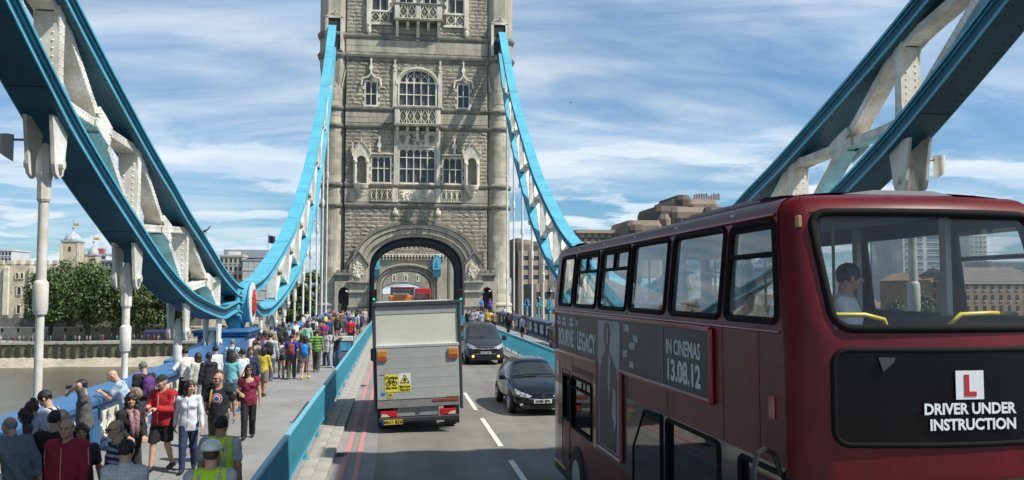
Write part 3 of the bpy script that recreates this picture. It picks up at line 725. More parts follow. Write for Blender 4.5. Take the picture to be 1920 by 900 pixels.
def main_tower():
    t = thing('bridge_tower', 'tall stone gothic bridge tower with big road arch in the middle', 'tower', (TX, 98, 0))
    y = TY; hw = 7.65
    # core wall with the arch opening through it
    inner = [(TX-5.0, -1), ]+arch_pts(5.0, 5.9, 3.5)[::-1]+[(TX+5.0, -1)]
    m = MB()
    outline = [(TX-hw, -1)]+inner+[(TX+hw, -1), (TX+hw, 41), (TX-hw, 41)]
    wins = [(TX, 15.25, 3.75, 3.65), (TX-3.85, 15.25, 1.95, 2.75), (TX+3.85, 15.25, 1.95, 2.75), (TX-5.0, 23.65, 1.15, 2.55), (TX+5.0, 23.65, 1.15, 2.55)]
    holes = [[(cx-w/2-.1, z), (cx+w/2+.1, z), (cx+w/2+.1, z+h+.1), (cx-w/2-.1, z+h+.1)] for cx, z, w, h in wins]
    w, z, h = 3.9, 23.65, 3.9; holes.append([(TX-w/2-.1, z), (TX+w/2+.1, z)]+[(TX+(w/2+.1)*math.cos(R(a)), z+h*.6+(h*.4+.1)*math.sin(R(a))) for a in range(0, 181, 15)])
    for cx, w in ((TX-4.25, 1.6), (TX-1.35, 1.2), (TX+1.35, 1.2), (TX+4.25, 1.6)): holes.append([(cx-w/2, 34.0), (cx+w/2, 34.0), (cx+w/2, 37.5), (cx-w/2, 37.5)])
    m.xz(outline, holes, y, y+1.2); m.build('front_wall', JOINT, t)
    m = MB(); m.xz(outline, (), 103.3, 104.5); m.build('rear_wall', ASHLAR, t)
    m = MB()
    for s in (-1, 1): a = TX+s*hw; b = TX+s*(hw-.8); m.box(min(a, b), max(a, b), y+1.2, 103.3, -1, 41)
    m.build('side_wall', ASHLAR, t)
    # dark blue steel lining of the road arch and its ceiling
    m = MB(); ln = arch_pts(4.98, 5.9, 3.48, 24); outer = arch_pts(5.02, 5.9, 3.52, 24)
    rr = []
    for yy in (y+1.2, 103.3):
        ip = [(TX+4.88, 0)]+arch_pts(4.88, 5.8, 3.42)+[(TX-4.88, 0)]; rr.append([(p[0], yy, p[1]) for p in ip])
    m.loft(rr, cap=False, closed=False)
    for yy in np.linspace(y+1.6, 103, 5):
        o_ = [(TX+5.0, 0)]+arch_pts(5.0, 5.9, 3.5)+[(TX-5.0, 0)]; i_ = [(TX+4.72, 0)]+arch_pts(4.72, 5.7, 3.2)+[(TX-4.72, 0)]
        m.xz(o_+i_[::-1], (), yy-.18, yy+.18)
    m.build('arch_lining', M('lining_navy', (.012, .045, .095), .4, .12, 1.5), t)
    for s in (-1, 1): turret(t, TX+s*8.95, 93.75); turret(t, TX+s*8.95, 103.4, 0., False)
    # arch mouldings stepping outward
    for k, (hw_, sp, rs, dy, d2) in enumerate([(5.0, 5.9, 3.5, -.02, .35), (5.42, 6.1, 3.75, -.22, .42), (5.90, 6.3, 4.0, -.42, .42), (6.35, 6.5, 4.25, -.56, .34)]):
        m = MB(); a, b = arch_pts(hw_, sp, rs, 28), arch_pts(hw_+d2+.06, sp, rs+d2, 28)
        foot0 = 5.9 if k > 0 else 0.0
        ring = [(a[0][0], foot0 if k == 0 else sp-.3)]+a+[(a[-1][0], foot0 if k == 0 else sp-.3), (b[-1][0], foot0 if k == 0 else sp-.3)]+b[::-1]+[(b[0][0], foot0 if k == 0 else sp-.3)]
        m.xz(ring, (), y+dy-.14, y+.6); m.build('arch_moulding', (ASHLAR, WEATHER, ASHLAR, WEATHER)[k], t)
    # voussoirs between the mouldings
    P = arch_pts(5.45, 6.0, 3.72, 44); Q = arch_pts(5.88, 6.2, 4.0, 44)
    for i in range(44):
        m = MB(); a, b, c, d = P[i], P[i+1], Q[i+1], Q[i]
        def sh(p, q, k): return (p[0]+(q[0]-p[0])*k, p[1]+(q[1]-p[1])*k)
        m.xz([sh(a, b, .04), sh(b, a, .04), sh(c, d, .04), sh(d, c, .04)], (), y-.43, y-.2); m.build('voussoir', ASHLAR, t)
    # buttress piers with shields under little gables
    for s in (-1, 1):
        cx = TX+s*6.15; m = MB()
        m.box(cx-.95, cx+.95, y-.75, y+.2, 0, 3.3); m.box(cx-1.05, cx+1.05, y-.85, y+.2, 0, 1.75); m.box(cx-.95, cx+.95, y-.7, y+.2, 3.3, 4.4)
        m.xz([(cx-.92, 4.4), (cx+.92, 4.4), (cx+.92, 6.35), (cx, 7.55), (cx-.92, 6.35)], (), y-.66, y+.2)
        o = m.build('buttress', ASHLAR, t)
        m = MB()
        for q in (-1, 1): m.loft([[(cx+q*k*1.12, y-.86, 7.72-k*1.45+d) for d in (0, .22)]+[(cx+q*k*1.12, y-.1, 7.72-k*1.45+d) for d in (.22, 0)] for k in (0, 1)])
        for zz, dd in ((1.75, .12), (3.3, .1), (4.35, .12)): m.loft([[(x, y-.75-d, zz+q) for d, q in ((0, 0), (.1+dd, .06), (.1+dd, .2), (0, .28))]+[(x, y, zz+.28), (x, y, zz)] for x in (cx-1.1, cx+1.1)])
        m.build('gable_coping', WEATHER, o)
        m = MB(); m.xz([(cx-.42, 6.3), (cx+.42, 6.3), (cx+.40, 5.5), (cx+.2, 5.05), (cx, 4.85), (cx-.2, 5.05), (cx-.40, 5.5)], (), y-.80, y-.6); blob_carving(m, cx-.55, cx+.55, 4.9, 6.6, y-.72, 26, 7+s, .13); m.build('shield', TRIM, o)
    # little pedestrian doors beside the piers
    for s in (-1, 1):
        cx = TX+s*7.62; m = MB()
        pts = [(cx-.62, 0), (cx-.62, 3.0)]+[(cx+.62*math.cos(R(a)), 3.0+1.0*math.sin(R(a))**.85) for a in (150, 120, 90, 60, 30)]+[(cx+.62, 3.0), (cx+.62, 0)]
        m.xz([(cx-.95, 0)]+[(cx-.95, 4.6), (cx+.95, 4.6), (cx+.95, 0)]+pts[::-1], (), y-.62, y-.05); o = m.build('door_surround', ASHLAR, t)
        m = MB(); m.xz(pts, (), y-.03, y+.0); m.build('dark_doorway', DARKIN, o)
        m = MB(); m.bbox(cx-1.0, cx+1.0, y-.85, y, 5.2, 5.5, .04)
        for k in (-.6, 0, .6): m.bbox(cx+k-.2, cx+k+.2, y-.85, y-.3, 5.5, 5.8, .03)
        m.bbox(cx-.8, cx+.8, y-.6, y, 4.6, 5.2, .05); m.build('hood', WEATHER, o)
        m = MB(); m.sphere((cx+.25, y-.7, 3.55), .1, 8, 6); m.build('lamp_globe', M('lamp_globe', (.9, .9, .85), .3, 0), o)
    # string courses
    xa, xb = TX-hw-.05, TX+hw+.05
    for z in (12.55, 14.75, 21.15, 23.05, 31.0): cornice(t, xa, xb, y, z)
    cornice(t, xa, xb, y, 28.75, [(0, -.35), (.16, -.25), (.18, 0), (.34, .14), (.38, .38), (.2, .46), (.16, .62), (0, .72)])
    # ashlar bands between courses, stone by stone
    for z0, z1, nr in ((13.13, 14.6, 2), (21.73, 22.9, 2), (29.47, 30.85, 2)):
        h = (z1-z0)/nr
        for r in range(nr):
            x = xa+(0 if r else -.6)
            while x < xb:
                w = 1.45+.2*math.sin(x*5); a, b = max(x, xa), min(x+w, xb)
                if b-a > .1: m = MB(); m.box(a+.006, b-.006, y-.1-.012*(int(x*7) % 3), y+.05, z0+h*r+.006, z0+h*(r+1)-.006); m.build('band_stone', ASHLAR, t)
                x += w
    # windows
    tower_window(t, TX, 15.25, 3.75, 3.65, 5, (.42, .76), y)
    for s in (-1, 1): tower_window(t, TX+s*3.85, 15.25, 1.95, 2.75, 3, (.56,), y)
    tower_window(t, TX, 23.65, 3.9, 3.9, 5, (.33, .66), y, arched=True)
    for s in (-1, 1):
        cx = TX+s*5.0; tower_window(t, cx, 23.65, 1.15, 2.55, 2, (.48,), y)
        m = MB()
        for q in (-1, 1): m.tube([(cx+q*1.05, y-.3, 25.75), (cx+q*.95, y-.3, 26.5), (cx+q*.35, y-.3, 26.65), (cx, y-.3, 27.1)], .11, 6)
        finial(m, cx, 26.9, y-.15, 1.9, .42); m.build('hood_mould', TRIM, t)
        cx2 = TX+s*4.25; m = MB(); finial(m, cx2-s*.2, 18.5, y-.15, 1.8, .5); m.box(TX+s*3.85-1.25, TX+s*3.85+1.25, y-.3, y, 18.28, 18.45); m.build('hood_mould', TRIM, t)
        niche(t, TX+s*5.95, 14.95, y)
        m = MB(); m.box(TX+s*2.3-.2, TX+s*2.3+.2, y-.3, y, 15.0, 21.0); m.build('pilaster', TRIM, t)
        m = MB(); m.box(TX+s*2.45-.22, TX+s*2.45+.22, y-.3, y, 23.4, 27.6); finial(m, TX+s*2.45, 27.4, y-.15, 1.3, .45); m.build('pilaster', TRIM, t)
        m = MB(); m.sphere((TX+s*2.3, y-.15, 12.0), (.32, .2, .35), 8, 6); m.box(TX+s*2.3-.14, TX+s*2.3+.14, y-.3, y, 11.8, 12.5); m.build('boss', TRIM, t)
        # carved frieze panels
        m = MB(); m.box(TX+s*2.3-.28, TX+s*2.3+.28, y-.22, y, 13.13, 14.65); m.build('frieze_pier', TRIM, t)
        tracery_panel(t, TX+s*3.75-1.15, TX+s*3.75+1.15, 13.2, 14.5, y-.16, 4)
    m = MB(); m.box(TX-1.95, TX+1.95, y-.16, y, 13.2, 14.5); o = m.build('carved_panel', TRIM, t)
    m = MB(); blob_carving(m, TX-1.8, TX+1.8, 13.3, 14.4, y-.2, 60, 11, .12); m.xz([(TX-.3, 14.4), (TX+.3, 14.4), (TX+.28, 13.75), (TX, 13.35), (TX-.28, 13.75)], (), y-.34, y-.1); m.build('relief', TRIM, o)
    # panelled head over the lower window, below the balcony
    m = MB(); m.box(TX-2.1, TX+2.1, y-.18, y, 19.15, 20.9)
    m.build('head_panel', TRIM, t)
    m = MB(); blob_carving(m, TX-.9, TX+.9, 19.4, 20.7, y-.2, 34, 21, .15)
    for s in (-1, 1): m.xz([(TX+s*1.55-.3, 20.4), (TX+s*1.55+.3, 20.4), (TX+s*1.55+.26, 19.8), (TX+s*1.55, 19.45), (TX+s*1.55-.26, 19.8)], (), y-.34, y-.15)
    m.build('head_carving', WEATHER, t)
    balcony(t, TX-2.45, TX+2.45, 21.55, 23.2, y, .95, 1, 5)
    balcony(t, TX-2.55, TX+2.55, 33.1, 34.6, y, 1.0, 2, 5)
    for s in (-1, 1):
        tracery_panel(t, TX+s*4.1-1.0, TX+s*4.1+1.0, 32.7, 33.9, y-.2, 2)
        m = MB(); m.box(TX+s*5.3-.24, TX+s*5.3+.24, y-.4, y, 32.5, 38); m.lathe([(.05, -1.1), (.2, -.9), (.3, -.5), (.2, -.4), (.32, -.1), (.32, 0)], (TX+s*5.3, y-.15, 32.5), 8); m.build('pilaster', TRIM, t)
        m = MB(); m.box(TX+s*4.1-1.3, TX+s*4.1+1.3, y-.36, y, 33.9, 34.05); m.box(TX+s*4.1-1.3, TX+s*4.1+1.3, y-.3, y, 32.5, 32.7); m.build('sill', TRIM, t)
    for cx, w in ((TX-4.1, 1.7), (TX-1.3, 1.5), (TX+1.3, 1.5), (TX+4.1, 1.7)): tower_window(t, cx, 34.15, w, 3.2, 2, (.5,), y)
    # recessed dark chain slots in the octagons
    for s in (-1, 1):
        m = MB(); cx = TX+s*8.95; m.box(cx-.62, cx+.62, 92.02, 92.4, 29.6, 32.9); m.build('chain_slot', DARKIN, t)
        m = MB()
        for q in (-1, 1): m.box(cx+q*.78-.14, cx+q*.78+.14, 91.9, 92.4, 29.4, 33.0)
        m.box(cx-.92, cx+.92, 91.9, 92.4, 32.9, 33.15); m.tube([(cx-.7, 92.0, 33.3), (cx-.3, 92.0, 33.45), (cx, 92.0, 33.95), (cx+.3, 92.0, 33.45), (cx+.7, 92.0, 33.3)], .07, 6); m.build('slot_surround', TRIM, t)
    def avoid(z):
        out = []
        if z < 11:
            w = 6.7 if z < 6.5 else 6.75*max(0, 1-((z-6.5)/4.6)**2)**.5
            if w > 0: out.append((TX-w, TX+w))
            if z < 7.6: 
                for s in (-1, 1): out.append((TX+s*6.15-1.0, TX+s*6.15+1.0))
            if z < 5.7: out += [(TX-8.6, TX-6.6), (TX+6.6, TX+8.6)]
        if 14 < z < 21.2:
            out += [(TX-2.5, TX+2.5)]
            for s in (-1, 1):
                if z < 18.3: out.append((TX+s*3.85-1.15, TX+s*3.85+1.15))
                g = .9 if z < 18.2 else .95*max(0, (19.6-z)/1.4)
                if g > 0: out.append((TX+s*5.95-g, TX+s*5.95+g))
        if 23 < z < 28.5:
            w = 2.68 if z < 27.6 else 1.9*max(0, (28.2-z))
            if w > 0: out.append((TX-w, TX+w))
            if z < 26.4:
                for s in (-1, 1): out.append((TX+s*5.0-.8, TX+s*5.0+.8))
        if z > 32.4:
            out += [(TX-2.6, TX+2.6)]
            if z > 32.5: out += [(TX-5.5, TX-2.4), (TX+2.4, TX+5.5)]
        return out
    masonry(t, TX-hw, TX+hw, y-.06, [(5.6, 12.4), (15.3, 21.0), (23.6, 28.4), (31.6, 36.5)], avoid)
    # plain courses under the pier hoods
    m = MB(); 
    return t
main_tower()
# traffic signals at the arch, blue lanterns in the arch
def signal(x, y, label, on):
    t = thing('traffic_signal', label, 'traffic light', (x, y, .15))
    m = MB(); m.tube([(x, y, .15), (x, y, 3.1)], .06, 8); m.build('pole', RAIL, t)
    m = MB(); m.bbox(x-.24, x+.24, y-.12, y+.15, 2.5, 3.75, .04); b = m.build('head', BLACK, t)
    for k, c in enumerate(((.02, .35, .18), (.12, .07, .01), (.15, .01, .01))):
        m = MB(); m.tube([(x, y-.14, 2.72+k*.4), (x, y-.11, 2.72+k*.4)], .12, 12); m.build('lens', M('lens%d%d' % (k, on), c, .2, 0, emit=(2.5 if k == 0 else 0)), b)
        m = MB(); m.lathe([(.14, 0), (.14, .2)], (0, 0, 0), 10, 20, 160, False); m.v = [(p[0]+x, y-.12-p[2], p[1]+2.72+k*.4) for p in m.v]; m.build('visor', BLACK, b)
signal(-2.15, 91.2, 'traffic light showing green at the left of the tower arch', 0)
signal(7.0, 91.2, 'traffic light showing green at the right of the tower arch', 1)
# ================================================================== SUSPENSION CHAINS
SHORT_LO = [(4, 15.2), (9, 12.1), (14, 9.2), (17.3, 7.42), (19, 6.62), (21.5, 5.62), (25.4, 4.22), (28.6, 3.40), (32, 2.93), (34.2, 2.74), (35.8, 2.86), (37.2, 2.95), (38.0, 2.85)]
SHORT_UP = [(3, 15.9), (8, 13.6), (13, 11.35), (17, 9.72), (19.6, 8.72), (23.6, 7.32), (26, 6.58), (28, 5.92), (30.2, 5.32), (33.4, 4.38), (35.1, 3.98), (37, 3.62), (38.2, 3.55)]
LONG_UP = [(39.4, 3.60), (41.5, 3.72), (45, 4.2), (50, 5.42), (56, 7.15), (61, 9.15), (66, 11.55), (70, 13.75), (76.5, 18.2), (82, 22.2), (87, 26.8), (92.6, 32.4)]
LONG_LO = [(39.6, 2.9), (41.4, 2.92), (43.4, 2.58), (45.2, 2.52), (47.5, 2.62), (53, 3.42), (60, 5.0), (65.5, 7.2), (70.8, 10.0), (74.9, 12.7), (80, 16.4), (85.2, 21.1), (89, 25.4), (92.8, 30.4)]
HANG_S = [7.0, 12.4, 17.8, 23.2, 28.6, 33.8]
HANG_L = [44.1, 49.6, 55.1, 60.6, 66.1, 71.6, 77.2, 82.8, 87.9]
HW = .41
def offs(path):
    P = [Vector(p) for p in path]; N = []
    for i in range(len(P)):
        t = (P[min(i+1, len(P)-1)]-P[max(i-1, 0)]).normalized(); N.append(Vector((-t.y, t.x)))
    return P, N
def sweep(mb, path, x0, x1, n0, n1):
    P, N = offs(path); rings = []
    for p, n in zip(P, N):
        a, b = p+n*n0, p+n*n1; rings.append([(x0, a.x, a.y), (x1, a.x, a.y), (x1, b.x, b.y), (x0, b.x, b.y)])
    return mb.loft(rings)
def rivet(mb, c, nrm, r=.022):
    n = Vector(nrm).normalized(); u = n.orthogonal().normalized(); w = n.cross(u); c = Vector(c)
    v = [tuple(c+(u*math.cos(a)+w*math.sin(a))*r) for a in (0, 1.2566, 2.513, 3.77, 5.0265)]+[tuple(c+n*r*.75)]
    mb.add(v, [(i, (i+1) % 5, 5) for i in range(5)])
def chord(t, name, path, xc, paint, H=.22, rivets=False, org=None):
    d = dense(path, .5)
    web = MB()
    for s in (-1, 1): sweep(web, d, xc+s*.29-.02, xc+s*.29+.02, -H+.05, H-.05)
    w = web.build(name, WEBSHADE, t)
    for nm, a, b in (('top_flange', H-.05, H), ('bottom_flange', -H, -H+.05)):
        m = MB(); sweep(m, d, xc-HW, xc+HW, a, b)
        # angle irons riveted under the flange tips
        lo, hi = (a-.012, a) if a > 0 else (b, b+.012)
        for s in (-1, 1): sweep(m, d, xc+s*(HW-.008)-.008, xc+s*(HW-.008)+.008, lo-.0, hi)
        for s in (-1, 1): sweep(m, d, xc+s*.33-.02, xc+s*.33+.02, (a-.05 if a > 0 else b+.002), (a-.002 if a > 0 else b+.05))
        m.build(nm, paint, w)
        if rivets: q = MB(); sweep(q, d, xc-HW+.03, xc+HW-.03, (a-.004 if a < 0 else b-.002), (a+.002 if a < 0 else b+.004)); q.build('soffit_plate' if a < 0 else 'top_plate', TEALSHADE if a < 0 else paint, w)  # soffit sheets carry the underside shade as colour
        if rivets and a > 0: q = MB(); sweep(q, d, xc-HW+.03, xc+HW-.03, a-.004, a+.002); q.build('soffit_plate', TEALSHADE, w)
    # cover plates: joints every few metres on the flanges
    P, N = offs(d)
    for i in range(6, len(P)-4, 11):
        cp = MB(); seg = d[i:i+3]; sweep(cp, seg, xc-HW+.05, xc+HW-.05, -H-.018, -H+.002); sweep(cp, seg, xc-HW+.05, xc+HW-.05, H-.002, H+.018); cp.build('cover_plate', TEALSHADE if rivets else paint, w)
    if rivets:
        rv = MB(); dd = dense(path, .2); P, N = offs(dd)
        for p, n in zip(P, N):
            if p.x < 11 or p.x > 37: continue
            for u in (-.36, -.24, .24, .36): c = p-n*(H+.004); rivet(rv, (xc+u, c.x, c.y), (0, -n.x, -n.y), .028)
            for s in (-1, 1):
                for q in (-.10, .10): c = p+n*q; rivet(rv, (xc+s*.31, c.x, c.y), (s, 0, 0), .026)
        r = rv.build('rivet_rows', TEALSHADE, w); r['kind'] = 'stuff'
    return w
def zat(path, y): return lerp([(p[0], p[1]) for p in path], y)
def member(mb, a, b, xc, wmid, wend, half=.23, tp=.03, rv=None):
    """riveted box strut from a to b (y,z): two side plates that flare at the ends and a web between them"""
    A, B = Vector(a), Vector(b); t = (B-A); L = t.length; t /= L; n = Vector((-t.y, t.x))
    prof = [(0, wend), (.16, wmid*1.15), (.28, wmid), (.72, wmid), (.84, wmid*1.15), (1, wend)]
    up = [A+t*(L*k)+n*(w/2) for k, w in prof]; dn = [A+t*(L*k)-n*(w/2) for k, w in prof[::-1]]
    pts = [(p.x, p.y) for p in up+dn]
    for s in (-1, 1): mb.yz(pts, (), xc+s*half-tp/2, xc+s*half+tp/2)
    q = [A+n*.04, B+n*.04, B-n*.04, A-n*.04]; mb.yz([(p.x, p.y) for p in q], (), xc-half+tp/2, xc+half-tp/2)
    for s in (-1, 1):
        q = [A+t*.12+n*s*(wmid/2), B-t*.12+n*s*(wmid/2), B-t*.12+n*s*(wmid/2-.025), A+t*.12+n*s*(wmid/2-.025)]
        mb.yz([(p.x, p.y) for p in q], (), xc-half+tp/2, xc+half-tp/2)
    if rv is not None:
        k = 0.12
        while k < .9:
            for s in (-1, 1):
                for e in (-1, 1): p = A+t*(L*k)+n*e*(wmid*.32); rivet(rv, (xc+s*(half+tp/2), p.x, p.y), (s, 0, 0), .031)
            for e in (-.5, .5):
                for s in (-1, 1): p = A+t*(L*k)+n*s*(wmid/2); rivet(rv, (xc+e*half, p.x, p.y), (0, n.x*s, n.y*s), .031)
            k += .16/L
def star(mb, c, t1, t2, xc, r, half=.26, ss=(-1, 1)):
    pts = []
    dirs = []
    for t in (t1, t2, -t1, -t2): dirs.append(math.atan2(t.y, t.x))
    dirs.sort()
    for i in range(4):
        a, b = dirs[i], dirs[(i+1) % 4]+(2*math.pi if i == 3 else 0)
        for da in (-.2, .2): pts.append((c.x+r*math.cos(a+da), c.y+r*math.sin(a+da)))
        m = (a+b)/2; pts.append((c.x+r*.52*math.cos(m), c.y+r*.52*math.sin(m)))
    for s in ss: mb.yz(pts, (), xc+s*half-.02, xc+s*half+.02)
def lattice(t, up, lo, ys, xc, detail, H=.22):
    for i, y in enumerate(ys):
        zu, zl = zat(up, y)-H, zat(lo, y)+H
        if zu-zl < .35: continue
        m = MB(); rv = MB() if detail else None
        member(m, (y, zl-.05), (y, zu+.05), xc, .25, .38, rv=rv)
        p = m.build('post_strut', CWHITE, t)
        if detail: rv.build('rivet_rows', CWHITE, p)['kind'] = 'stuff'
    for i in range(len(ys)-1):
        ya, yb = ys[i], ys[i+1]
        A, B, C, D = [Vector(q) for q in ((ya+.1, zat(lo, ya)+H), (yb-.1, zat(up, yb)-H), (ya+.1, zat(up, ya)-H), (yb-.1, zat(lo, yb)+H))]
        t1, t2 = (B-A).normalized(), (D-C).normalized()
        # crossing point
        den = (B-A).x*(D-C).y-(B-A).y*(D-C).x
        if abs(den) < 1e-6: continue
        s = ((C-A).x*(D-C).y-(C-A).y*(D-C).x)/den; X = A+(B-A)*s
        big = min((B-A).length, (D-C).length) > 1.6
        for a, b in ((A, X), (X, B), (C, X), (X, D)):
            if (b-a).length < .5: continue
            m = MB(); rv = MB() if detail else None; wm = .19 if big else .16
            member(m, a, b, xc, wm, .27, half=.20, rv=rv)
            p = m.build('diagonal_strut', CWHITE, t)
            if detail: rv.build('rivet_rows', CWHITE, p)['kind'] = 'stuff'
        for sd in (-1, 1): m = MB(); star(m, X, t1, t2, xc, .52 if big else .36, ss=(sd,)); g = m.build('gusset_plate', CWHITE, t)
        if detail:
            rv = MB()
            for tt in (t1, t2, -t1, -t2):
                n = Vector((-tt.y, tt.x))
                for k in (.12, .24, .36, .48):
                    for e in (-.07, .07): q = X+tt*k+n*e; rivet(rv, (xc+.28, q.x, q.y), (1, 0, 0), .03); rivet(rv, (xc-.28, q.x, q.y), (-1, 0, 0), .022)
            rv.build('rivet_rows', CWHITE, g)['kind'] = 'stuff'
WEBSHADE = TEALSHADE
def chain(sg, up, lo, ys, label, short):
    xc = AX+sg*9.2
    base = (xc, 38.7, 3.0); t = thing('suspension_chain', label, 'chain', base)
    chord(t, 'upper_chord', up, xc, CYAN if not short else CYAN, rivets=short)
    chord(t, 'lower_chord', lo, xc, CYAN, rivets=short)
    lattice(t, up, lo, ys, xc, short)
    return t
chain(-1, SHORT_UP, SHORT_LO, HANG_S, 'left near chain with dark underside sweeping down from the top left corner', True)
chain(1, SHORT_UP, SHORT_LO, HANG_S, 'right near chain rising behind the red bus to the top right corner', True)
chain(-1, LONG_UP, LONG_LO, HANG_L[1:], 'left bright blue chain curving up from the white joint to the stone tower', False)
chain(1, LONG_UP, LONG_LO, HANG_L[1:], 'right bright blue chain curving up from behind the bus to the stone tower', False)
# hanger rods
def hanger(sg, y, zb, zs, zl, group, label, big=True):
    xc = AX+sg*9.2; t = thing('hanger_rod', label, 'hanger', (xc, y, -.3), group)
    m = MB()
    for s in (-1, 1):
        w = .34
        pts = [(y-.42, zb+.05), (y+.42, zb+.05), (y+.30, zb-.55)]+[(y+.19*math.cos(R(a))*1.35, zb-.88+.27*math.sin(R(a))) for a in (0, -40, -90, -140, -180)]+[(y-.30, zb-.55)]
        m.yz(pts, (), xc+s*.24-.035, xc+s*.24+.035)
        m.tube([(xc+s*.27, y, zb-.86), (xc+s*.36, y, zb-.86)], .1, 8)
    m.build('lug', CWHITE, t)
    m = MB(); m.lathe([(.06, zb-.45), (.13, zb-.62), (.17, zb-.8), (.17, zb-1.05), (.135, zb-1.2), (.135, zb-1.55), (.115, zb-1.6)], (xc, y, 0), 8); m.build('socket', CWHITE, t)
    m = MB(); m.tube([(xc, y, zb-1.5), (xc, y, zs)], .094, 12); m.tube([(xc, y, zs), (xc, y, zl)], .080, 12); o = m.build('rod', CWHITE, t, smooth=40)
    m = MB(); m.lathe([(.09, zs+.34), (.125, zs+.30), (.138, zs+.26), (.138, zs-.25), (.125, zs-.29), (.12, zs-.33), (.08, zs-.36)], (xc, y, 0), 14); m.build('sleeve', CWHITE, t, smooth=40)
    return t
words = {17.8: 'nearest', 23.2: 'second nearest', 28.6: 'third', 33.8: 'fourth'}
for sg, sd in ((-1, 'left'), (1, 'right')):
    for y in HANG_S[1:]:
        zb = zat(SHORT_LO, y)-.24
        if sg < 0 and y < 13: continue
        lab = 'thick white rod under the %s near chain, %s' % (sd, {12.4: 'outside the frame', 17.8: 'with a grey floodlight on its lug', 23.2: 'in front of the far plane trees', 28.6: 'just before the blue sloping cover', 33.8: 'closest to the white joint'}[y])
        if zb > 3.0: hanger(sg, y, zb, zb*.50, -.4, 'hanger rods under the near chains', lab)
        else: hanger(sg, y, zb, .9, -.4, 'hanger rods under the near chains', lab)
    for i, y in enumerate(HANG_L):
        zb = zat(LONG_LO, y)-.24; nm = ['first', 'second', 'third', 'fourth', 'fifth', 'sixth', 'seventh', 'eighth', 'ninth'][i]
        hanger(sg, y, zb, max(1.6, zb*.64), -.4, 'slim white hanger rods under the far chains', 'slim white rod under the %s bright blue chain, %s one beyond the chain joint' % (sd, nm))
# joint with round badge
def joint(sg, label):
    xc = AX+sg*9.2; t = thing('chain_joint', label, 'chain joint', (xc, 38.7, 2.0))
    m = MB()
    def disc(m, x0, x1, r, ry=1.0, n=28): m.yz(ell(38.75, 3.08, r*ry, r, n), (), min(x0, x1), max(x0, x1))
    for s in (-1, 1):
        x = xc+s*.30
        # cheek plates that take in both pairs of chords
        pts = [(37.0, 3.95), (37.7, 3.80), (38.3, 3.88), (38.75, 4.02), (39.2, 3.88), (39.9, 3.82), (40.4, 4.0), (40.4, 2.55), (39.9, 2.55), (39.45, 2.3), (38.75, 1.98), (38.1, 2.3), (37.6, 2.55), (37.0, 2.55)]
        m.yz(pts, (), x-.05, x+.05)
    m.box(xc-.25, xc+.25, 38.2, 39.3, 1.95, 3.9); m.build('cheek_plate', CYAN, t)
    m = MB()
    for s in (-1, 1):
        for k in range(5):
            for e in (-1, 1):
                y = 38.75+e*(.86+.12*k*.6); m.yz([(y-.02, 2.65), (y+.02, 2.65), (y+.02, 3.55), (y-.02, 3.55)], (), xc+s*.35-.03, xc+s*.35+.02)
    m.build('rib', TEALSHADE, t)
    m = MB(); disc(m, xc-sg*.32, xc-sg*.62, .86); disc(m, xc-sg*.62, xc-sg*.67, .95); mm = m.build('rim', CYAN, t)
    m = MB(); disc(m, xc-sg*.60, xc-sg*.70, .88); m.build('badge_disc', M('badge_cream', (.78, .76, .68), .5, .15, 3), t)
    m = MB()
    rg = random.Random(4)
    m.yz([(38.75+.36*math.cos(R(a))*(1+.06*math.sin(a*.21)), 3.08+.56*math.sin(R(a))*(1+.05*math.cos(a*.13))) for a in range(0, 360, 12)], (), xc-sg*.69, xc-sg*.76)
    for k in range(46):
        a = rg.uniform(0, 6.28); q = rg.uniform(0, 1)**.5
        m.sphere((xc-sg*.76, 38.75+.33*q*math.cos(a), 3.08+.52*q*math.sin(a)), (.05, rg.uniform(.03, .08), rg.uniform(.04, .1)), 6, 4)
    m.build('crest', M('crest_red', (.50, .035, .03), .5, .25, 9), t)
    m = MB(); m.box(xc-.2, xc+.2, 38.3, 39.2, 1.5, 2.2); m.build('foot', TEALSHADE, t)
    return t
joint(-1, 'red and cream oval badge on the joint of the two left chains')
joint(1, 'red and cream badge on the joint of the right chains behind the bus')
# floodlights on the lugs
def flood(x, y, z, sg, col, label):
    t = thing('floodlight', label, 'floodlight', (x, y, z))
    m = MB(); m.tube([(x, y, z), (x+sg*.32, y, z)], .025, 6); m.build('arm', STEELGREY, t)
    xx = x+sg*.42
    m = MB(); m.loft([[(xx+.125*math.cos(R(a)), y+.125*math.sin(R(a)), zz+(.09*math.cos(R(a))*sg if k == 0 else 0)) for a in range(0, 360, 24)] for k, zz in enumerate((z-.34, z-.1, z+.08, z+.10))]); m.build('housing', col, t, smooth=35)
flood(AX-9.2-.3, 17.8, zat(SHORT_LO, 17.8)-.62, -1, M('floodlight_grey', (.40, .40, .38), .5, .1, 3), 'grey cylinder floodlight sticking out left of the nearest left hanger lug')
flood(AX+9.2+.3, 17.8, zat(SHORT_LO, 17.8)-.62, 1, CWHITE, 'white cylinder floodlight beside the right hanger lug above the bus')
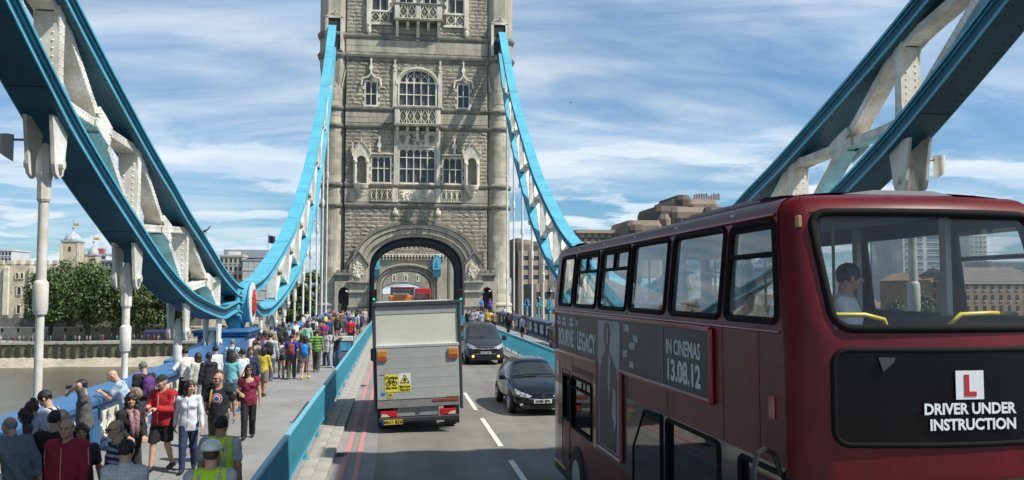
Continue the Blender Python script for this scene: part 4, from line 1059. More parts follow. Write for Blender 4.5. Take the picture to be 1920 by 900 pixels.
# ================================================================== RED DOUBLE-DECK BUS (front towards the camera)
RED = M('bus_red', (.125, .008, .0135), .38, .22, .8, .04, 25, spec=.3, coat=.06, fine=.09, fs=5, streak=.18)
REDTRIM = M('bus_red_trim', (.26, .012, .02), .35, .1, 2, coat=.3)
BUSBLK = M('bus_black_band', (.018, .019, .021), .22, .1, 2, coat=.5)
GASKET = M('window_rubber', (.008, .008, .009), .8, .1, 4, spec=.15)
BGLASS = glass_mat('bus_glass', (.80, .83, .83), .015, .10, dust=.14)
FGLASS = glass_mat('bus_front_glass', (.93, .95, .95), .01, .0, dust=.02)
DGLASS = glass_mat('bus_dark_glass', (.22, .23, .23), .02, .05, dust=.02)
LINER = M('bus_lining', (.62, .63, .61), .6, .08, 2)
SEATF = M('bus_seat_fabric', (.022, .025, .034), .8, .25, 9)
YEL = M('handrail_yellow', (.70, .52, .03), .35, .06, 4)
POSTER = M('poster_dark', (.03, .034, .036), .5, .35, 1.2, .05, 6)
POSTERG = M('poster_grey', (.20, .235, .26), .4, .3, 1.5)
LETW = M('poster_letter', (.50, .53, .54), .5, .1, 6)
LETWH = M('white_lettering', (.74, .76, .76), .5, .04, 6)
BL = 10.2; BW = 2.5
def bus():
    t = thing('double_decker_bus', 'red double decker bus showing its front and long side with a film advert', 'bus', (3.112, 6.10, 0), rz=R(.5))
    def rk(z): return .30*max(0., min(z, 4.4)-3.2)
    def inset(z): return max(0., z-3.3)*.10
    WZ0, WZ1 = 3.345, 4.20
    wins = [(.52, 1.66), (1.80, 3.28), (3.46, 4.93), (5.08, 6.58), (6.78, 8.28), (8.47, 9.55)]
    low = [(1.85, 3.40, 1.2, 2.14), (.45, 1.36, 1.2, 2.12), (7.02, 8.48, 1.27, 2.13), (8.70, 9.14, 1.33, 2.11)]
    ys = sorted({.55, .8, 1.0, 1.2, 2.5, 4.2, 5.9, 7.4, 9.0, 9.85, 6.9, 1.21, 3.57, 5.2, 6.55, 7.9}|{a for w in wins for a in w}|{a for w in low for a in w[:2]})
    fx = [.28, .45, .65, .85, 1.05, 1.25, 1.45, 1.65, 1.85, 2.05, 2.32]
    def fy(x): return .13-.13*max(0., 1-((x-1.25)/.97)**2)
    plan = []      # (x, y, nx, ny, tag)
    for y in reversed(ys): plan.append((0., y, 1., 0., ('L', y)))
    for k in range(1, 6):
        a = R(90*k/6); plan.append((.30-.30*math.cos(a), .55-.42*math.sin(a), math.cos(a), math.sin(a), ('C', 0)))
    for x in fx: plan.append((x, fy(x), 0., 1., ('F', x)))
    for k in range(5, 0, -1):
        a = R(90*k/6); plan.append((2.5-.15+.15*math.cos(a), .55-.42*math.sin(a), -math.cos(a), math.sin(a), ('C', 0)))
    for y in ys: plan.append((2.5, y, -1., 0., ('R', y)))
    for k in range(1, 5): a = R(90*k/5); plan.append((2.5-.25+.25*math.cos(a), 9.95+.25*math.sin(a), -math.cos(a), -math.sin(a), ('C', 1)))
    for x in (2.2, 1.25, .3): plan.append((x, 10.2, 0., -1., ('B', x)))
    for k in range(4, 0, -1): a = R(90*k/5); plan.append((.25-.25*math.cos(a), 9.95+.25*math.sin(a), math.cos(a), -math.sin(a), ('C', 1)))
    lev = [(z, inset(z)) for z in (.28, .42, .75, 1.0, 1.2, 1.27, 1.33, 1.6, 1.9, 2.11, 2.12, 2.13, 2.14, 2.175, 2.42, 2.8, 3.15, 3.3, WZ0, 3.5, 3.75, 4.0, WZ1, 4.25)]+[(4.30, .115), (4.35, .15), (4.39, .21), (4.42, .32), (4.44, .55), (4.455, .9), (4.46, 1.15)]
    def pt(p, z, d, out=0.):
        x, y, nx, ny, tg = p; dd = d-out
        f = 1. if tg[0] == 'F' else max(0., min(1., (1.6-y)/1.3)) if y < 1.6 else 0.
        dy = min(dd, .5) if ny and tg[0] in 'FB' else dd
        return (x+nx*dd, y+ny*dd+rk(z)*f, z)
    N = len(plan); verts = [pt(p, z, d) for z, d in lev for p in plan]
    groups = {'red': [], 'black': [], 'skirt': []}
    for i in range(len(lev)-1):
        za, zb = lev[i][0], lev[i+1][0]; zm = (za+zb)/2
        for j in range(N):
            p, q = plan[j], plan[(j+1) % N]; sd = p[4][0] if p[4][0] == q[4][0] else 'C'
            ym = (p[1]+q[1])/2; xm = (p[0]+q[0])/2; hole = False
            if sd in 'LR':
                if WZ0 <= zm <= WZ1 and any(a < ym < b for a, b in wins): hole = True
                if any(a < ym < b and c < zm < e for a, b, c, e in low) and (sd == 'L'): hole = True
                if sd == 'R' and 1.27 < zm < 2.11 and (1.85 < ym < 8.48): hole = True
            if sd == 'F' and 3.3 < zm < 4.25: hole = True
            if sd == 'F' and 1.2 < zm < 2.11: hole = True
            if sd == 'B' and WZ0 <= zm <= WZ1: hole = True
            if hole: continue
            g = 'red'
            if zm < .42: g = 'skirt'
            elif sd in 'LR' and 1.2 < zm < 2.175 and ym < 6.9: g = 'black'
            elif sd == 'C' and zm < 2.12 and ym < 1.4 and zm > 1.2: g = 'black'
            elif ym > 9.2 and .42 < zm < 1.9 and sd != 'B': g = 'black'
            groups[g].append((i*N+j, i*N+(j+1) % N, (i+1)*N+(j+1) % N, (i+1)*N+j))
    groups['red'].append(tuple((len(lev)-1)*N+j for j in range(N)))
    # round wheel openings are cut by dark arches set proud of the skin
    def part(nm, fs, mt):
        m = MB(); use = sorted({i for f in fs for i in f}); mp = {a: b for b, a in enumerate(use)}
        m.add([verts[i] for i in use], [tuple(mp[i] for i in f) for f in fs]); return m.build(nm, mt, t, smooth=32, local=True)
    body = part('body_shell', groups['red'], RED); part('black_band', groups['black'], BUSBLK); part('skirt', groups['skirt'], BLACK)
    def L(y, z, out=0.): 
        f = max(0., min(1., (1.6-y)/1.3)) if y < 1.6 else 0.
        return (inset(z)-out, y+rk(z)*f, z)
    def F(x, z, out=0.): return (x, fy(x)+inset(z)+rk(z)-out, z)
    def ring_path(mapf, a0, z0, a1, z1, r, out, n=5):
        pts = rrect(a0, z0, a1, z1, r, n); dense_ = []
        for i in range(len(pts)):
            p, q = pts[i], pts[(i+1) % len(pts)]; k = max(1, int(math.hypot(q[0]-p[0], q[1]-p[1])/.22))
            for s in range(k): dense_.append((p[0]+(q[0]-p[0])*s/k, p[1]+(q[1]-p[1])*s/k))
        return [mapf(a, b, out) for a, b in dense_]
    def gasket(m, path, r=.03):
        P = path+[path[0], path[1]]; m.tube(P, r, 6, cap=False)
    def sheet(mapf, a0, z0, a1, z1, out, nx=6, nz=4):
        m = MB(); v = [mapf(a0+(a1-a0)*i/nx, z0+(z1-z0)*j/nz, out) for j in range(nz+1) for i in range(nx+1)]
        m.add(v, [(j*(nx+1)+i, j*(nx+1)+i+1, (j+1)*(nx+1)+i+1, (j+1)*(nx+1)+i) for j in range(nz) for i in range(nx)]); return m
    def R_(y, z, out=0.): p = L(y, z, out); return (BW-p[0], p[1], p[2])
    for mapf in (L, R_):
        for k, (a, b) in enumerate(wins):
            m = MB(); gasket(m, ring_path(mapf, a, WZ0, b, WZ1, .09, -.005), .034); w = m.build('window', GASKET, t, smooth=True, local=True)
            sheet(mapf, a-.02, WZ0-.02, b+.02, WZ1+.02, -.02).build('pane', BGLASS, w, smooth=True, local=True)
            if k in (0, 3, 4):
                m = MB(); z = WZ0+(WZ1-WZ0)*(.66 if k else .66); m.tube([mapf(a, z, 0), mapf((a+b)/2, z, 0), mapf(b, z, 0)], .024, 6)
                m.tube([mapf(a+.04, WZ1-.05, 0), mapf((a+b)/2, WZ1-.05, 0), mapf(b-.04, WZ1-.05, 0)], .018, 6)
                if k: m.tube([mapf((a+b)/2, z, 0), mapf((a+b)/2, WZ1, 0)], .026, 6)
                m.build('vent_frame', GASKET, w, local=True)
    for (a, b, c, e) in low:
        m = MB(); gasket(m, ring_path(L, a, c, b, e, .07, 0), .026); w = m.build('lower_window', GASKET, t, smooth=True, local=True); sheet(L, a-.02, c-.02, b+.02, e+.02, -.03).build('pane', DGLASS, w, local=True)
        if a > 7 and b < 8.5: m = MB(); m.tube([L(a, 1.95, 0), L(b, 1.95, 0)], .015, 5); m.tube([L((a+b)/2-.1, 1.95, 0), L((a+b)/2-.1, 2.1, 0)], .015, 5); m.build('vent_frame', GASKET, w, local=True)
    # slanting blacked-out window over the stairs
    m = MB(); pts = [(4.22, 2.12), (3.58, 2.14), (3.58, 1.0), (4.72, 1.0), (4.70, 1.60)]; m.yz(pts, (), -.012, -.004); m.build('stair_window', DGLASS, t, local=True)
    m = MB(); P = [L(y, z, .006) for y, z in pts]; gasket(m, P, .022); m.build('stair_window_seal', GASKET, t, local=True)
    # front: windscreen above, black destination glass, lower windscreen
    m = MB(); gasket(m, ring_path(F, .285, 3.305, 2.315, 4.245, .13, .0), .036); fw = m.build('front_window', GASKET, t, smooth=True, local=True)
    sheet(F, .26, 3.28, 2.34, 4.27, -.02, 10, 5).build('pane', FGLASS, fw, smooth=True, local=True)
    m = MB(); pts = ring_path(F, .29, 2.42, 2.21, 3.14, .12, .012); m.add(pts, [tuple(range(len(pts)))]); d = sheet(F, .27, 2.43, 2.31, 3.13, .012, 10, 3); d = d.build('destination_glass', M('destination_black', (.005, .005, .006), .22, 0, spec=.22), t, smooth=True, local=True)
    m = MB(); gasket(m, ring_path(F, .25, 2.42, 2.32, 3.14, .11, .0), .026); m.build('destination_surround', GASKET, d, smooth=True, local=True)
    m = MB(); gasket(m, ring_path(F, .29, 1.2, 2.21, 2.10, .12, 0), .05); lw = m.build('lower_windscreen', GASKET, t, smooth=True, local=True); sheet(F, .26, 1.17, 2.24, 2.13, -.02, 10, 4).build('pane', DGLASS, lw, smooth=True, local=True)
    # lettering on the front; the plate is stuck on behind the glass line
    def ftext(s, x, z, size, mat, name, sx=1., bold=.006):
        y = fy(x)-.016; m = MB(); m.text(s, size, MX((x, y, z), (1, 0, 0), (0, 0, 1), (0, -1, 0)), .004, 'CENTER', sx, bold); return m.build(name, mat, d, local=True)
    m = MB(); m.xz([(1.165, 2.765), (1.40, 2.765), (1.40, 2.985), (1.165, 2.985)], (), -.026, -.022); m.build('learner_plate', M('plate_white', (.72, .74, .74), .5, .04), d, local=True)
    m = MB(); m.xz([(1.235, 2.79), (1.335, 2.79), (1.335, 2.825), (1.275, 2.825), (1.275, 2.955), (1.235, 2.955)], (), -.031, -.027); m.build('learner_letter', M('learner_red', (.45, .02, .03), .5, .05), d, local=True)
    ftext('DRIVER UNDER', 1.285, 2.69, .116, LETWH, 'lettering', .96, .0035); ftext('INSTRUCTION', 1.31, 2.57, .116, LETWH, 'lettering', .96, .0035)
    m = MB(); m.xz([(.56, 3.09), (.70, 3.085), (.69, 3.05), (.60, 2.98)], (), fy(.6)-.032, fy(.6)-.028); m.build('torn_sticker', M('sticker_grey', (.045, .045, .045), .6), d, local=True)
    # advert: T shaped board with red frame
    ad = MB(); ad.yz([(1.98, 2.53), (5.22, 2.53), (5.22, 1.31), (6.52, 1.31), (6.52, 2.53), (9.66, 2.53), (9.66, 3.20), (1.98, 3.20)], (), -.022, -.003); adv = ad.build('advert_board', POSTER, t, local=True)
    m = MB(); o = -.028
    path = [(o, 1.96, 2.51), (o, 5.24, 2.51), (o, 5.24, 1.29), (o, 6.54, 1.29), (o, 6.54, 2.51), (o, 9.68, 2.51), (o, 9.68, 3.22), (o, 1.96, 3.22)]
    for a, b in zip(path, path[1:]+path[:1]): m.tube([a, b], .028, 6)
    m.build('advert_frame', REDTRIM, adv, local=True)
    m = MB(); m.yz([(5.27, 1.34), (6.49, 1.34), (6.49, 3.17), (5.27, 3.17)], (), -.027, -.0225); m.build('poster_sheet', POSTERG, adv, local=True)
    # plain standing man printed on the poster
    sil = [(5.50, 1.36), (5.45, 1.75), (5.50, 2.05), (5.42, 2.3), (5.48, 2.52), (5.72, 2.66), (5.86, 2.72), (5.86, 2.80), (5.80, 2.9), (5.80, 3.02), (5.86, 3.12), (5.97, 3.15), (6.08, 3.11), (6.12, 3.0), (6.10, 2.88), (6.05, 2.78), (6.07, 2.70), (6.25, 2.6), (6.38, 2.4), (6.40, 2.1), (6.36, 1.8), (6.40, 1.5), (6.38, 1.36)]
    m = MB(); m.yz(sil, (), -.031, -.0275); m.build('printed_figure', M('poster_figure', (.015, .016, .018), .45, .4, 3), adv, local=True)
    m = MB(); m.yz(ell(5.90, 2.96, .055, .12, 14), (), -.035, -.0315); m.yz([(5.56, 1.62), (5.44, 1.8), (5.46, 2.2), (5.60, 2.25), (5.66, 1.9)], (), -.035, -.0315); m.yz([(5.72, 2.66), (5.84, 2.70), (5.90, 2.3), (5.82, 2.0)], (), -.035, -.0315); m.build('printed_light', M('poster_light', (.30, .31, .32), .5, .3, 5), adv, local=True)
    def stext(s, y, z, size, sx=1., mat=LETW, bold=.004, name='lettering'):
        m = MB(); m.text(s, size, MX((-.026, y, z), (0, -1, 0), (0, 0, 1), (-1, 0, 0)), .004, 'CENTER', sx, bold); m.build(name, mat, adv, local=True)
    stext('BOURNE', 8.82, 2.76, .40, .80, bold=.012); stext('LEGACY', 7.28, 2.76, .40, .85, bold=.012); stext('THE', 7.93, 3.05, .14, .8)
    m = MB()
    for y in (9.42, 8.95, 8.35):
        for z, w in ((3.10, .13), (3.02, .16)):
            for k in range(5): m.yz([(y+w-k*w*.42, z-.03), (y+w-k*w*.42-w*.3, z-.03), (y+w-k*w*.42-w*.3, z+.03), (y+w-k*w*.42, z+.03)], (), -.028, -.024)
    m.build('small_print', LETW, adv, local=True)['kind'] = 'stuff'
    for s, y, z in (('THERE', 4.95, 3.10), ('WAS', 4.52, 2.98), ('NEVER', 4.68, 2.88), ('JUST', 5.00, 2.76), ('ONE', 4.72, 2.64)): stext(s, y, z, .12, .75)
    stext('IN CINEMAS', 2.78, 2.97, .23, .86, bold=.004); stext('13.08.12', 2.78, 2.71, .32, .98, bold=.01)
    m = MB()
    for y in (3.45, 6.52, 8.0): m.yz([(y-.012, 2.54), (y+.012, 2.54), (y+.012, 3.19), (y-.012, 3.19)], (), -.03, -.02)
    m.build('poster_seam', M('seam_grey', (.16, .17, .17), .4), adv, local=True)
    # strips, door, grilles, reflector
    m = MB(); m.tube([L(.5, 3.26, .006), L(5, 3.26, .006), L(10, 3.26, .006)], .012, 5); m.tube([L(.5, 4.245, .004), L(5, 4.245, .004), L(9.9, 4.245, .004)], .018, 5); m.build('moulding', REDTRIM, t, local=True)
    m = MB()
    for y in (.92, 1.72, 3.37, 5.0, 6.66, 8.38): m.box(-.003, .002, y-.004, y+.004, 2.2, 3.3)
    for y in (.92, 3.2, 5.2): m.box(-.003, .002, y-.004, y+.004, .42, 1.2)
    m.build('panel_seam', M('seam_dark', (.05, .005, .008), .6), t, local=True)
    m = MB(); m.yz([(8.62, .5), (9.25, .5), (9.25, 2.2), (8.62, 2.2)], [[(8.645, .52), (9.225, .52), (9.225, 2.18), (8.645, 2.18)]], -.008, .0); m.box(-.03, 0, 8.60, 8.66, 1.95, 2.03); m.box(-.03, 0, 8.60, 8.66, .7, .78); m.build('emergency_door', BLACK, t, local=True)
    m = MB()
    for k in range(4): m.box(-.012, 0, 6.95, 8.4, 2.23+k*.025, 2.24+k*.025)
    m.build('air_grille', M('grille_red', (.11, .008, .012), .5), t, local=True)
    m = MB(); m.box(-.008, .001, .62, .73, 2.545, 2.73); m.build('reflector', M('reflector_red', (.30, .01, .01), .25, .05, coat=.5), t, local=True)
    m = MB(); m.box(-.012, 0, 9.5, 9.72, 2.05, 2.30); m.build('side_marker', M('marker_cream', (.5, .45, .35), .4), t, local=True)
    m = MB(); m.tube([L(9.0, .44, .006), L(10., .44, .006)], .012, 5); m.build('yellow_line', YEL, t, local=True)
    x, y, z = F(.33, 4.2, .0); m = MB(); m.bbox(.17, .205, .50, .56, 4.12, 4.22, .008); m.build('corner_lamp', M('lamp_amber', (.4, .25, .12), .3), t, local=True)
    m = MB(); m.bbox(.55, 1.9, 2.0, 4.2, 4.44, 4.54, .04); m.build('roof_hatch', RED, t, local=True)
    m = MB(); m.loft([[(x, 0.75+yy, z) for x, z in ((.7, 4.43), (1.0, 4.47), (1.55, 4.47), (1.75, 4.43))] for yy in (0, .5)]); m.build('roof_dome', M('roof_dome_grey', (.35, .35, .35), .5), t, local=True)
    # wheels
    for y in (7.95, 2.3):
        for sx in (0, 1):
            x = 0 if sx == 0 else BW
            m = MB(); s = -1 if sx == 0 else 1
            a = [(y+.62*math.cos(R(q)), .42+.60*math.sin(R(q))) for q in range(-25, 206, 15)]; m.yz(a, (), x+s*.001, x+s*.010); ar = m.build('wheel_arch', DARKIN, t, local=True)
            m = MB(); m.lathe([(.28, -.12), (.48, -.12), (.50, -.08), (.50, .08), (.48, .12), (.28, .12)], (0, 0, 0), 24); m.v = [(x+s*(.0+p[2]*.3), y+p[0], .50+p[1]) for p in m.v]; w = m.build('wheel', RUBBER, t, smooth=40, local=True)
            m = MB(); m.lathe([(.30, 0), (.27, .03), (.18, .0), (.12, .04), (.05, .05)], (0, 0, 0), 20); m.v = [(x+s*(.045+p[2]*.4), y+p[0], .50+p[1]) for p in m.v]; m.build('rim', STEELGREY, w, smooth=40, local=True)
    m = MB(); m.tube([(-.02, .50, 2.12), (-.10, .44, 2.30), (-.22, .36, 2.36), (-.32, .28, 2.34), (-.36, .25, 2.2), (-.36, .25, 2.02)], .022, 6); m.bbox(-.44, -.28, .15, .28, 1.65, 2.02, .03); m.build('mirror', BLACK, t, local=True)
    # inside
    m = MB(); m.box(.06, 2.44, .5, 10.1, 2.22, 2.30); m.build('upper_floor', M('bus_floor', (.06, .06, .065), .7), t, local=True)
    m = MB(); m.box(.2, 2.3, .75, 10.0, 4.33, 4.345); m.build('ceiling', LINER, t, local=True)
    m = MB(); m.box(.07, .09, .6, 10.0, 2.3, 3.3); m.box(2.41, 2.43, .6, 10.0, 2.3, 3.3); m.box(.35, 2.15, .34, .36, 2.3, 3.26); m.build('lining', M('bus_side_lining', (.16, .165, .17), .6), t, local=True)
    m = MB(); m.box(.1, 2.4, .6, 9.9, .35, .40); m.box(.15, 2.35, 1.3, 1.36, .4, 2.2); m.build('lower_floor', DARKIN, t, local=True)
    m = MB()
    for y in [a for w in wins for a in (w[1]+.07,)]:
        for x in (.15, 2.35): m.box(x-.03, x+.03, y-.05, y+.05, 3.25, 4.33)
    m.build('pillar_lining', LINER, t, local=True)
    sm = MB(); sm.bbox(-.21, .21, -.2, .22, .38, .50, .04); 
    sm.loft([[(x*w, y0+.04*yy, z) for x, yy in ((-1, 0), (1, 0), (1, 1), (-1, 1))] for z, w, y0 in ((.46, .20, .22), (.8, .21, .27), (1.02, .20, .30), (1.10, .15, .31))]); sm.box(-.2, .2, .16, .22, 0, .4)
    sm = sm.mesh('seat', SEATF)
    hm_ = MB(); hm_.tube([(-.17, .33, 1.08), (-.17, .34, 1.16), (.17, .34, 1.16), (.17, .33, 1.08)], .016, 6); hm_ = hm_.mesh('grab_handle', YEL)
    for r in range(10):
        for x in (.35, .80, 1.72, 2.15):
            if r == 0 and x < .5: pass
            meshobj('seat', sm, t, loc=(x, 1.15+r*.82, 2.26)); 
    m = MB(); m.tube([(.33, .62, 3.40), (.45, .56, 3.40), (.75, .52, 3.40), (.92, .52, 3.36), (1.0, .56, 3.2), (1.02, .6, 2.8)], .02, 8); m.tube([(1.50, .52, 3.30), (1.62, .52, 3.40), (1.9, .52, 3.41), (2.2, .60, 3.40)], .02, 8); m.build('front_handrail', YEL, t, smooth=True, local=True)
    m = MB()
    for r in range(1, 9, 2):
        for x in (1.02, 1.48): m.tube([(x, 1.5+r*.82, 3.3), (x, 1.5+r*.82, 4.33)], .017, 6)
    m.build('stanchion', STEELGREY, t, local=True)
    m = MB(); m.bbox(.42, .62, .95, 1.02, 3.98, 4.22, .02); m.build('ceiling_box', BLACK, t, local=True)
    return t
BUS = bus()
# ================================================================== BOX LORRY seen from behind
def wheel(t, x, y, r, w, rim=None, name='wheel', s=-1):
    m = MB(); m.lathe([(r*.6, -w/2), (r*.93, -w/2), (r, -w*.35), (r, w*.35), (r*.93, w/2), (r*.6, w/2)], (0, 0, 0), 24); m.v = [(x+p[2], y+p[0], r+p[1]) for p in m.v]; o = m.build(name, RUBBER, t, smooth=40, local=True)
    m = MB(); m.lathe([(r*.62, 0), (r*.6, .02), (r*.52, -.03), (r*.2, -.02), (r*.16, .02), (r*.02, .02)], (0, 0, 0), 20); m.v = [(x+s*(w/2-.01)+s*p[2], y+p[0], r+p[1]) for p in m.v]
    for k in range(5 if rim else 0):
        a = k*1.2566; c, d = math.cos(a), math.sin(a); m.box(-.04, .04, .1*r, r*.58, -.006, .03, Matrix(((0, 0, s, x+s*(w/2-.012)), (c, -d, 0, y), (d, c, 0, r), (0, 0, 0, 1))))
    m.build('rim', rim or STEELGREY, o, smooth=40, local=True); return o
def lorry():
    t = thing('box_lorry', 'grey box lorry seen from behind with cream shutter and yellow cyclist stickers', 'lorry', (.66, 22.1, 0)); t.rotation_euler = (0, R(-1.9), R(.4))
    BOX = M('lorry_grey_panel', (.41, .43, .41), .45, .12, 1.3, .06, 18, fine=.06, fs=14, dark=(.34, .36, .35))
    CRM = M('lorry_shutter_cream', (.68, .675, .56), .5, .08, .9, fine=.03, fs=9)
    FRM = M('lorry_frame_dark', (.05, .055, .055), .5, .15, 3); ALU = M('lorry_aluminium', (.55, .56, .54), .4, .1, 3, metal=.3)
    B = lambda nm, mt, m, p=t, **k: m.build(nm, mt, p, local=True, **k)
    m = MB(); m.bbox(-1.10, 1.10, .05, 4.2, .72, 3.30, .04); B('box_body', M('lorry_side_white', (.62, .63, .61), .45, .1, 1), m)
    m = MB(); m.bbox(-1.13, -1.05, -.03, .1, .55, 3.30, .015); m.bbox(1.05, 1.13, -.03, .1, .55, 3.30, .015); m.bbox(-1.13, 1.13, -.05, .12, 3.22, 3.33, .02); B('rear_frame', FRM, m)
    m = MB(); m.box(-1.05, 1.05, .0, .05, 3.02, 3.22); 
    for x in (-.15, .65): m.box(x-.006, x+.006, -.004, .0, 3.02, 3.22)
    B('header_panel', BOX, m)
    m = MB(); m.box(-1.04, 1.04, .01, .05, 2.24, 3.02); B('roller_shutter', CRM, m)
    m = MB(); m.bbox(-1.06, 1.06, -.09, .03, 2.16, 2.245, .015); B('shutter_ledge', ALU, m)
    lift = MB(); lift.box(-1.045, 1.045, -.06, .0, .80, 2.15); lf = B('tail_lift', M('lift_joint', (.16, .17, .17), .6), lift)
    me = MB().bbox(-1.04, 1.04, -.085, -.05, 0, .255, .006).mesh('lift_plank', BOX)
    for k in range(5): meshobj('lift_plank', me, lf, loc=(0, 0, .865+k*.2575))
    m = MB(); m.box(-1.04, 1.04, -.075, -.03, .66, .86); B('lift_edge', M('lift_edge_grey', (.24, .235, .22), .6, .2, 3), m, lf)
    m = MB(); m.box(.35, 1.0, -.09, -.07, .78, .83); B('reflective_tape', M('tape_red', (.35, .05, .03), .4, .3, 12), m, lf)
    for s in (-1, 1):
        x = s*.90; m = MB(); m.bbox(x-.125, x+.125, -.13, -.08, 1.94, 2.11, .012); o = B('warning_lamp', M('lamp_orange', (.62, .24, .03), .35, .2, 9, coat=.4), m, lf)
        m = MB(); m.bbox(x-.125, x+.125, -.128, -.08, 1.85, 1.935, .01); B('lamp_base', M('lamp_red_base', (.42, .09, .03), .4, .2, 12), m, o)
    YS = M('sticker_yellow', (.80, .70, .03), .5, .05, 6); BK = M('print_black', (.02, .02, .02), .6, .05)
    def plate(nm, mt, x0, x1, z0, z1, y=-.092): m = MB(); m.box(x0, x1, y, y+.004, z0, z1); return B(nm, mt, m, lf)
    def txt(s, x, z, size, par, mt=BK, y=-.097, sx=1., bold=.003): m = MB(); m.text(s, size, MX((x, y, z), (1, 0, 0), (0, 0, 1), (0, -1, 0)), .003, 'CENTER', sx, bold); return B('lettering', mt, m, par)
    s1 = plate('cyclist_sticker', YS, -.84, -.51, 1.06, 1.50); txt('Cyclists', -.675, 1.42, .10, s1); txt('Stay back', -.675, 1.165, .075, s1)
    m = MB()
    def ringp(cx, cz, r, w=.012, n=18): m.xz(ell(cx, cz, r, r, n), [ell(cx, cz, r-w*1.6, r-w*1.6, n)], -.099, -.096)
    def bar(a, b, w=.013):
        d = Vector((b[0]-a[0], b[1]-a[1])).normalized(); n = Vector((-d.y, d.x))*w/2; m.xz([(a[0]+n.x, a[1]+n.y), (b[0]+n.x, b[1]+n.y), (b[0]-n.x, b[1]-n.y), (a[0]-n.x, a[1]-n.y)], (), -.099, -.096)
    ringp(-.755, 1.275, .06); ringp(-.595, 1.275, .06)
    for a, b in (((-.755, 1.275), (-.725, 1.345)), ((-.755, 1.275), (-.69, 1.275)), ((-.69, 1.275), (-.625, 1.34)), ((-.725, 1.345), (-.625, 1.34)), ((-.725, 1.345), (-.69, 1.275)), ((-.595, 1.275), (-.63, 1.37)), ((-.63, 1.37), (-.60, 1.375)), ((-.75, 1.36), (-.705, 1.36))): bar(a, b)
    B('bicycle_print', BK, m, s1)
    s2 = plate('blind_spot_sticker', YS, -.50, -.19, 1.06, 1.24); plate('blind_spot_sticker', M('sticker_white', (.74, .75, .74), .5, .04), -.50, -.19, 1.242, 1.52)
    txt('Blind spot', -.345, 1.185, .065, s2); txt('Take care', -.345, 1.11, .065, s2)
    m = MB(); m.xz([(-.47, 1.275), (-.22, 1.275), (-.345, 1.49)], [[(-.445, 1.29), (-.245, 1.29), (-.345, 1.462)]], -.099, -.096); m.box(-.375, -.315, -.099, -.096, 1.31, 1.39); m.box(-.365, -.325, -.099, -.096, 1.39, 1.40); B('warning_print', BK, m, s2)
    m = MB(); m.xz([(-.445, 1.29), (-.245, 1.29), (-.345, 1.462)], (), -.0965, -.094); B('warning_ground', YS, m, s2)
    s3 = plate('small_sticker', M('sticker_mustard', (.55, .44, .08), .5, .3, 14), -.80, -.64, .90, 1.05); txt('7.5', -.72, .98, .06, s3)
    plate('blue_sticker', M('sticker_blue', (.05, .2, .6), .5), -.94, -.84, .98, 1.05); plate('red_strip', M('strip_red', (.5, .12, .1), .5), -.98, -.85, 1.49, 1.515); plate('yellow_strip', M('strip_yellow', (.5, .42, .18), .6, .4, 20), .72, 1.0, .88, .915)
    # rear end under the box
    m = MB(); m.box(-.55, .50, -.02, .05, .43, .66); ep = B('emblem_panel', M('panel_grey_rear', (.28, .29, .29), .5, .1, 3), m)
    m = MB(); m.xz(ell(-.02, .545, .062, .062, 22), [ell(-.02, .545, .05, .05, 22)], -.035, -.02)
    for a in (90, 210, 330): c, d = math.cos(R(a)), math.sin(R(a)); m.xz([(-.02-d*.009, .545+c*.009), (-.02+c*.055, .545+d*.055), (-.02+d*.009, .545-c*.009)], (), -.035, -.02)
    B('emblem', CHROME, m, ep)
    m = MB(); m.text('Mercedes-Benz', .05, MX((-.38, -.025, .60), (1, 0, 0), (0, 0, 1), (0, -1, 0)), .003); m.text('313 CDI', .05, MX((.36, -.025, .60), (1, 0, 0), (0, 0, 1), (0, -1, 0)), .003); B('lettering', STEELGREY, m, ep)
    for s in (-1, 1):
        m = MB(); x0, x1 = (-.98, -.56) if s < 0 else (.52, .94); m.bbox(x0, x1, -.06, .06, .42, .58, .02); o = B('tail_light', M('tail_red', (.50, .02, .025), .15, .1, 5, coat=.5), m)
        m = MB(); a = x0+.02 if s < 0 else x1-.22; m.xz([(a, .435), (a+.22, .435), (a+.16, .49), (a+.03, .52)] if s < 0 else [(a, .435), (a+.2, .435), (a+.2, .52), (a+.08, .50)], (), -.066, -.058); B('reversing_light', M('lamp_clear', (.65, .6, .58), .15, .05, coat=.5), m, o)
    m = MB(); m.bbox(-1.02, 1.02, -.10, .02, .29, .41, .02); B('bumper', M('bumper_dark', (.035, .037, .04), .5, .2, 4), m)
    m = MB(); m.box(-.93, -.42, -.118, -.104, .25, .365); np_ = B('number_plate', M('plate_yellow', (.80, .58, .03), .4, .03), m); m = MB(); m.box(-.93, -.885, -.12, -.1185, .25, .365); B('plate_band', M('plate_blue', (.02, .08, .35), .5), m, np_)
    m = MB(); m.text('MX11 BZG', .105, MX((-.655, -.122, .307), (1, 0, 0), (0, 0, 1), (0, -1, 0)), .004, 'CENTER', .95, .004); B('plate_lettering', BK, m, np_)
    m = MB(); m.box(-.5, .5, .2, 4.0, .35, .7); m.tube([(.2, -.02, .33), (.2, .2, .33)], .03, 8); m.tube([(.5, .0, .22), (.9, .0, .22)], .02, 6); B('chassis', BLACK, m)
    for x in (-.86, .86): wheel(t, x, 1.0, .36, .32, s=(-1 if x < 0 else 1))
    for x in (-.90, .90): wheel(t, x, 5.1, .36, .22, s=(-1 if x < 0 else 1))
    m = MB()
    for x in (-.86, .86): m.box(x-.2, x+.2, .45, .48, .12, .6)
    B('mud_flap', BLACK, m)
